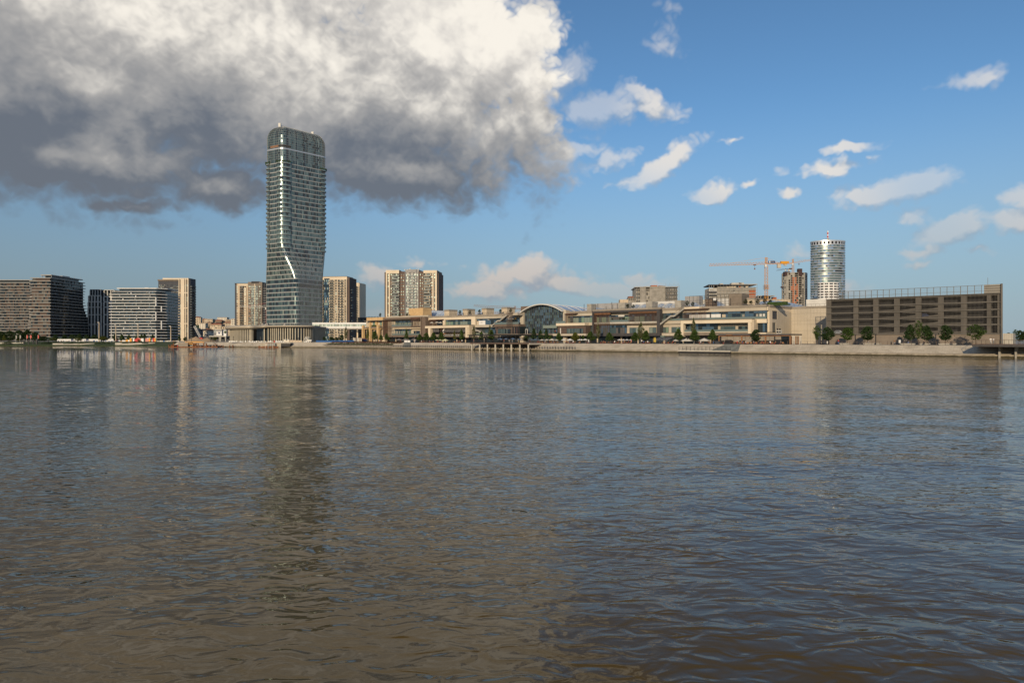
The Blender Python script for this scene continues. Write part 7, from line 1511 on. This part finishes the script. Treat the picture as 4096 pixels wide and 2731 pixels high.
# ---------------------------------------------------------------- left bank: hoardings, banners, building site
def hoardings():
    f = FZ(340, 592); r = thing('hoarding', 'long white hoarding of framed pictures and navy panels on the left bank', 'hoarding', f)
    x = 228
    for k, w in enumerate((10, 12, 14, 20, 10, 12, 12, 14, 12, 10, 14, 14, 10, 12, 12, 14, 12, 12, 12)):
        if x + w > 462: break
        nv = k in (4, 9, 14, 18); p = bx('panel', r, f.u(x) + .05, f.u(x + w) - .05, 0, .2, GZ - .2, f.z(340, 1356), 'navy' if nv else 'white'); q = MB(); z0, z1 = f.z(340, 1367), f.z(340, 1358.5)
        if nv: q.tube((f.u(x + w * .5), -.08, z0 + .5), (f.u(x + w * .6), -.08, z1 - .4), .2, 'white', 4)
        else:
            for j in range(4): a = f.u(x + 1.5 + (w - 3) * j / 4); q.box(a, a + (f.u(x + w) - f.u(x)) * .17, -.06, 0, z0 + R.uniform(0, .6), z0 + R.uniform(.8, 1.6), R.choice(['steel', 'blue', 'charc', 'navy', 'taupe']))
        OFF[p.name] = off(r)
        part(q, 'print', r, 'stuff'); x += w
    f = FZ(560, 585); r = thing('mural_hoarding', 'hoarding painted in red, yellow and pink blocks before the terraced block', 'hoarding', f); x = 462
    for w, m, yt in ((10, 'rose', 1358), (8, 'white', 1358), (8, 'yellow', 1362), (14, 'offwhite', 1358), (10, 'yellow', 1356), (6, 'white', 1357), (8, 'yellow', 1351), (5, 'dark', 1351), (6, 'white', 1352), (8, 'red', 1354), (13, 'red', 1350), (6, 'rose', 1352), (10, 'white', 1351), (7, 'dark', 1353), (14, 'rose', 1352), (6, 'yellow', 1350), (5, 'dark', 1350), (4, 'white', 1351), (7, 'red', 1350), (6, 'yellow', 1350), (5, 'signgreen', 1351)):
        bx('panel', r, f.u(x) + .02, f.u(x + w) - .02, 0, .2, GZ - .6, f.z(560, yt + 2), m); x += w
    f = FZ(680, 575); r = thing('site_fence', 'blue and white banner fence at the start of the building site', 'fence', f)
    for i in range(14): x = 626 + i * 6.5; bx('panel', r, f.u(x) + .04, f.u(x + 6.2), 0, .12, GZ, f.z(680, 1362 + R.uniform(-1, 1)), R.choice(['blue', 'offwhite', 'blue', 'steel', 'conlt']))
hoardings()
for px, yt, m, d in ((63, 1341, 'curtain', 'pale'), (79, 1340, 'curtain', 'pale'), (106, 1340, 'red', 'red'), (121, 1340, 'red', 'red'), (151, 1340, 'red', 'red')):
    f = FZ(px, 582); o = thing('banner_flag', '', 'flag', f, 0, 0, GZ, 'feather banners on the left bank'); b = MB(); b.tube((0, 0, GZ - .5), (0, 0, f.z(px, yt)), .09, 'offwhite', 5); part(b, 'pole', o)
    b = MB(); z1 = f.z(px, yt); pr = [(.1, 0), (.9, -.2), (1.05, -1.5), (.8, -3), (.1, -2.8)]; b.loft([[(x, y, z1 + z) for x, z in pr] for y in (-.05, .05)], 'banner' if m == 'red' else m); part(b, 'flag', o); reg(o, px, d + ' feather banner on a pole')
for px, w, yt in ((95, 4, 1359), (114, 4, 1359), (133, 4, 1359), (147, 7, 1358), (192, 4, 1357), (85, 2, 1362)):
    f = FZ(px, 571); o = thing('mooring_pile', '', 'mooring pile', f, 0, 0, 0, 'dark mooring piles'); r_ = w * 571 / F / 2; b = MB(); b.tube((0, 0, -2), (0, 0, f.z(px, yt)), r_, 'frame', 8); part(b, 'pile', o); b = MB(); b.tube((0, 0, f.z(px, yt)), (0, 0, f.z(px, yt) + .3), r_ * 1.15, 'steel', 8, r_ * .5); part(b, 'cap', o); reg(o, px, 'dark upright mooring pile')
f = FZ(150, 573); o = thing('pontoon', 'low dark rusty pontoon by the mooring piles', 'pontoon', f, 0, 0, 0); bx('hull', o, f.u(95), f.u(205), -1, 3, -.3, .6, 'brown'); bx('deckhouse', o, f.u(160), f.u(192), 0, 2.5, .6, 1.7, 'charc'); bx('railing', o, f.u(97), f.u(150), -.9, -.85, .6, 1.4, 'rail')
# tall floodlight poles
for px, yt, Z in ((396, 1288, 590), (463, 1297, 590), (552, 1295, 586), (683, 1303, 560)):
    f = FZ(px, Z); o = thing('floodlight_pole', '', 'pole', f, 0, 0, GZ - .5, 'tall pale poles on the left bank'); b = MB(); b.tube((0, 0, GZ - 1), (0, 0, f.z(px, yt)), .42, 'plaster', 7, .25); part(b, 'pole', o); bx('lamp_bracket', o, -1.4, .2, -.3, .3, f.z(px, yt + 3), f.z(px, yt), 'steel'); bx('junction_box', o, -1.1, -.3, -.5, -.1, f.z(px, yt + 30), f.z(px, yt + 25), 'charc'); reg(o, px, 'tall weathered pole with lamp bracket')
# stone paths on the left bank
for p0, p1, y0, y1, lab in ((0, 95, 1369, 1372, 'pale curving path on the left bank under the dark trees'), (210, 460, 1373, 1378, 'pale retaining strip on the left bank behind the hedge mounds'), (460, 620, 1371, 1377, 'pale path strip on the bank before the mural')):
    f = FZ((p0 + p1) / 2, bank_y((p0 + p1) / 2) + (6 if p0 else 9)); o = thing('bank_wall', lab, 'wall', f, 0, 0, 1.)
    for i in range(6): a, b_ = p0 + (p1 - p0) * i / 6, p0 + (p1 - p0) * (i + 1) / 6; bx('segment', o, f.u(a) + .02, f.u(b_) - .02, 0, .8, .8, f.z(a, y0 + (y1 - y0) * math.sin(i * 1.2) ** 2 * .5), 'conlt')
def heap(label, px, Z, wpx, ytop, seed, m='sand'):
    f = FZ(px, Z); w = wpx * Z / F; h = f.z(px, ytop) - GZ; g = random.Random(seed); b = MB(); n = 28; rings = []
    for k in range(9):
        t = k / 8; rings.append([((w / 2) * (1 - t) * math.cos(a) * (1 + .1 * math.sin(3 * a + seed)) + w * .06 * t, (w * .34) * (1 - t) * math.sin(a), GZ - .2 + h * (t ** 1.12) + g.uniform(-.12, .12)) for a in [6.28318 * i / n for i in range(n)]])
    o = thing('sand_heap', label, 'sand heap', f); b.loft(rings, m); part(b, 'heap', o, None, True)
heap('tallest pointed sand heap on the building site', 778, 520, 100, 1344.5, 2); heap('lower rounded sand heap right of the tallest one', 822, 515, 110, 1350, 5); heap('small sand heap near the tall pole', 693, 545, 34, 1361, 7)
def barge():
    Z = 446; f = FZ(790, Z); r = thing('work_barge', 'rusty work barge with piles and deck clutter before the sand heaps', 'barge', f, 0, 0, 0); u = lambda p: f.u(p); zz = lambda y: f.z(790, y)
    bx('hull', r, u(683), u(878), -3, 3, -.4, .45, 'rust'); bx('working_deck', r, u(712), u(852), 0, 3, zz(1373), zz(1371.5), 'conlt')
    for px in (684, 694, 699, 702, 780, 786, 792, 800, 822, 833, 861, 872, 900, 925, 938): b = MB(); b.tube((u(px), -2.6, -1), (u(px), -2.6, zz(1378 if px > 850 or px < 700 else 1372)), .35, 'rust', 7); part(b, 'pile', r)
    c = bx('container', r, u(719), u(757), -2, 1, .45, zz(1370.5), 'parapet'); 
    for i in range(8): bx('container_rib', r, u(719.5 + i * 4.8), u(720.5 + i * 4.8), -2.08, -2, .5, zz(1371), 'taupe')
    for k in range(26): px = R.uniform(690, 890); z = .45; s = R.uniform(.3, .9); bx('deck_clutter', r, u(px), u(px) + s, R.uniform(-2.5, 1.5), R.uniform(1.6, 2.5), z, z + R.uniform(.3, 1.1), R.choice(['rust', 'brown', 'orange', 'red', 'steel', 'greyw', 'rust']))
    b = MB(); b.tube((u(862), -2, zz(1373)), (u(895), -2.5, zz(1388)), .12, 'rust', 5); b.tube((u(870), -2, zz(1373)), (u(860), -2, zz(1388)), .14, 'rust', 5); part(b, 'derrick', r)
    e = thing('excavator', 'yellow excavator on the work barge', 'excavator', f, u(770), -1, zz(1376)); x = u(772)
    bx('body', e, x - 2.2, x + 2.2, -1.2, 1.2, zz(1376), zz(1373.4), 'yellow'); bx('cab', e, x - 1.6, x - .2, -1.25, .2, zz(1373.4), zz(1368.5), 'g_dark')
    b = MB(); b.loft([[(x - 4.5, y, zz(1368)), (x + 3, y, zz(1366.5)), (x + 8, y, zz(1368.5)), (x + 8, y, zz(1370.5)), (x + 3, y, zz(1369.5)), (x - 4.5, y, zz(1369.8))] for y in (-1.5, -.7)], 'yellow'); part(b, 'boom', e)
    for dx in (-1.5, 1.5): b = MB(); b.tube((x + dx, -1.4, zz(1377.5)), (x + dx, 1.2, zz(1377.5)), .45, 'dark', 8); part(b, 'track_wheel', e)
    f2 = FZ(788, 600); r = thing('crawler_crane', 'slanting white lattice crane boom behind the sand heap', 'crane', f2); b = MB(); lattice(b, (f2.u(801), 0, f2.z(790, 1348)), (f2.u(778), 0, f2.z(790, 1304)), 1.3, 'offwhite', 12, .13); part(b, 'boom', r); bx('cab', r, f2.u(797), f2.u(812), -1.5, 1.5, GZ, f2.z(790, 1351), 'red'); bx('track', r, f2.u(795), f2.u(814), -1.8, -.9, GZ - .1, GZ + .9, 'dark')
barge()
def quay_works():
    f = FZ(1090, 431); r = thing('sheet_piling', 'rust-brown sheet piling and scaffold at the quay before the podium hall', 'sheet piling', f, 0, 0, 0); u = f.u; zz = lambda y: f.z(1090, y)
    for i in range(11): a = 1036 + i * 7.3; bx('sheet', r, u(a), u(a + 6.4), -1 + (i % 2) * .5, -.4 + (i % 2) * .5, -1, zz(1383 + (i * 7) % 4), 'rust')
    for k, y in enumerate((1372, 1376.5, 1381)): bx('walkway', r, u(1063), u(1100), -.8, .4, zz(y) - .12, zz(y) + .1, 'offwhite' if k else 'rust')
    for a in (1064, 1074, 1083, 1092, 1099): bx('standard', r, u(a) - .08, u(a) + .08, -.8, -.6, -.5, zz(1371), 'offwhite')
    bx('pier_wall', r, u(1038), u(1122), 1.5, 6.5, -1, zz(1372), 'quay'); bx('culvert', r, u(1122), u(1158), 1.2, 6, .6, zz(1374), 'dark'); bx('culvert_lintel', r, u(1120), u(1160), .9, 6, zz(1374), zz(1371), 'concrete'); bx('culvert_cheek', r, u(1117), u(1122), .8, 6, -.5, zz(1373), 'quay')
    f = FZ(1150, 448); r = thing('site_cabin', 'small cream site cabin before the podium hall', 'cabin', f); u = f.u; zz = lambda y: f.z(1150, y)
    bx('wall', r, u(1135), u(1156), 0, 3, GZ, zz(1358.5), 'plasterw'); bx('roof', r, u(1134), u(1157), -.2, 3.2, zz(1358.5), zz(1357), 'offwhite'); bx('window', r, u(1143), u(1149), -.05, 0, GZ + 1, GZ + 1.8, 'g_dark')
    r = thing('site_wall', 'low cream concrete blocks right of the site cabin', 'wall', f, u(1183)); 
    for i in range(4): bx('block', r, u(1158 + i * 12.6), u(1170 + i * 12.6), -.4, 1, GZ, zz(1360 + i * .4), 'plaster')
    r = thing('excavator', 'small white excavator working before the podium fins', 'excavator', f, u(1237)); x = u(1237); bx('body', r, x - 1.4, x + 1.4, 0, 1.6, GZ + .6, GZ + 1.7, 'offwhite'); bx('cab', r, x - .4, x + .8, -.1, 1, GZ + 1.7, GZ + 2.7, 'g_dark'); bx('track', r, x - 1.7, x + 1.7, -.2, 1.8, GZ, GZ + .6, 'dark')
    b = MB(); b.tube((x - 1, .3, GZ + 1.6), (x - 2.6, .3, GZ + 3.2), .2, 'offwhite', 5); b.tube((x - 2.6, .3, GZ + 3.2), (x - 3.6, .3, GZ + 1), .16, 'offwhite', 5); part(b, 'arm', r)
    r = thing('frame_hoist', 'pale steel frame hoist standing before the fins', 'hoist', f, u(1226)); b = MB(); lattice(b, (u(1223), 1, GZ), (u(1223), 1, zz(1346)), 1, 'offwhite', 6, .08); lattice(b, (u(1231), 1, GZ), (u(1231), 1, zz(1346)), 1, 'offwhite', 6, .08); part(b, 'frame', r)
    r = thing('barrier_row', 'row of small white barriers along the podium quay', 'barrier', FZ(1050, 446), FZ(1050, 446).u(1000)); ff = FZ(1050, 446)
    for i in range(46):
        a = 915 + i * 7.2
        if 1134 < a < 1210: continue
        bx('barrier', r, ff.u(a), ff.u(a + 4.6), 0, .3, GZ, GZ + R.uniform(.5, 1.1), R.choice(['white', 'white', 'conlt', 'red' if R.random() < .2 else 'offwhite']))
    railing('railing', 'thin pale railing on the ledge below the podium hall', [(ff.u(860), -4, .9), (ff.u(1030), -5, .9)], 1.1, 1.8, 'conlt', ff, .09)
    for px, yt in ((918, 1347), (933, 1345), (993, 1345), (1042, 1347), (1054, 1347), (1118, 1347), (1193, 1350), (746, 1345), (766, 1347), (842, 1350), (852, 1350)):
        fl = FZ(px, 450); o = thing('street_lamp', '', 'street lamp', fl, 0, 0, GZ, 'dark square street lamps'); z = fl.z(px, yt); bx('post', o, -.13, .13, -.13, .13, GZ, z - .4, 'rail'); bx('lamp_head', o, -.2, .2, -.2, .2, z - .4, z, 'rail'); reg(o, px, 'slim black street lamp')
quay_works()
finish_labels()
# ---------------------------------------------------------------- the river
def water_material():
    m = bpy.data.materials.new('river_water'); m.use_nodes = True
    T = NT(m.node_tree); b = T.n['Principled BSDF']
    pos = T.n.new('ShaderNodeNewGeometry').outputs['Position']
    b.inputs['IOR'].default_value = 1.31
    silt = T.noise(T.v('MULTIPLY', pos, (.02, .05, 0)), 1, 4, .6)
    T.l.new(T.mix(T.ss(silt, .35, .65), (.084, .053, .010, 1), (.104, .067, .015, 1)), b.inputs['Base Color'])
    patch = T.noise(T.v('MULTIPLY', pos, (.016, .03, 0)), 1, 5, .6, dist=1.2)      # calm and ruffled patches
    amp = T.ss(patch, .32, .68, .5, 1.2)
    w1 = T.noise(T.v('MULTIPLY', pos, (.5, .95, 1)), 1., 1, .5, dist=.6)
    w2 = T.noise(T.v('MULTIPLY', pos, (1.4, 2.5, 1)), 1., 1.5, .45, dist=.9)
    w3 = T.noise(T.v('MULTIPLY', pos, (5.5, 8, 1)), 1., 2, .5, dist=.3)
    h = T.m('ADD', T.m('MULTIPLY', w1, .22), T.m('MULTIPLY', w2, .23))
    h = T.m('ADD', h, T.m('MULTIPLY', w3, .008))
    h = T.m('MULTIPLY', h, amp)
    bp = T.n.new('ShaderNodeBump'); bp.inputs['Strength'].default_value = 1.; bp.inputs['Distance'].default_value = WAVE
    T.l.new(h, bp.inputs['Height']); T.l.new(bp.outputs[0], b.inputs['Normal'])
    b.inputs['Roughness'].default_value = .02
    return m
WAVE = .27
def build_water():
    nr, na = 700, 620
    r = np.concatenate(([.01], np.geomspace(3, 9000, nr - 1)))
    t = np.linspace(-1, 1, na); a = np.radians(100) * (.55 * t + .45 * t ** 3)
    RR, AA = np.meshgrid(r, a, indexing='ij')
    X = RR * np.sin(AA); Y = RR * np.cos(AA)
    rng = np.random.default_rng(3)
    Z = np.zeros_like(X)
    step = np.maximum(RR * .0116, .02)
    for i in range(46):
        lam = .8 * (9 / .8) ** rng.random(); th = rng.normal(math.pi / 2 - .25, .55); k = 2 * math.pi / lam
        ampl = .0011 * lam ** .8
        fade = np.clip(lam / (step * 4) - .6, 0, 1)
        ph = k * (X * math.cos(th) + Y * math.sin(th)) + rng.random() * 6.28 + 1.1 * np.sin(X * .09 + i) * np.cos(Y * .07 + 2 * i)
        Z += ampl * fade * np.sin(ph)
    me = bpy.data.meshes.new('river')
    v = np.stack([X, Y, Z], -1).reshape(-1, 3).astype(np.float32)
    idx = np.arange(nr * na).reshape(nr, na)
    q = np.stack([idx[:-1, :-1], idx[:-1, 1:], idx[1:, 1:], idx[1:, :-1]], -1).reshape(-1, 4).astype(np.int32)[:, ::-1]
    me.vertices.add(len(v)); me.vertices.foreach_set('co', v.ravel())
    me.loops.add(q.size); me.loops.foreach_set('vertex_index', q.ravel())
    me.polygons.add(len(q)); me.polygons.foreach_set('loop_start', np.arange(0, q.size, 4, dtype=np.int32))
    me.polygons.foreach_set('use_smooth', np.ones(len(q), bool))
    me.update(calc_edges=True)
    me.materials.append(water_material())
    o = bpy.data.objects.new('river', me); COL.objects.link(o); o['kind'] = 'structure'
    o['label'] = 'broad muddy brown river with rippled surface'
    return o
build_water()
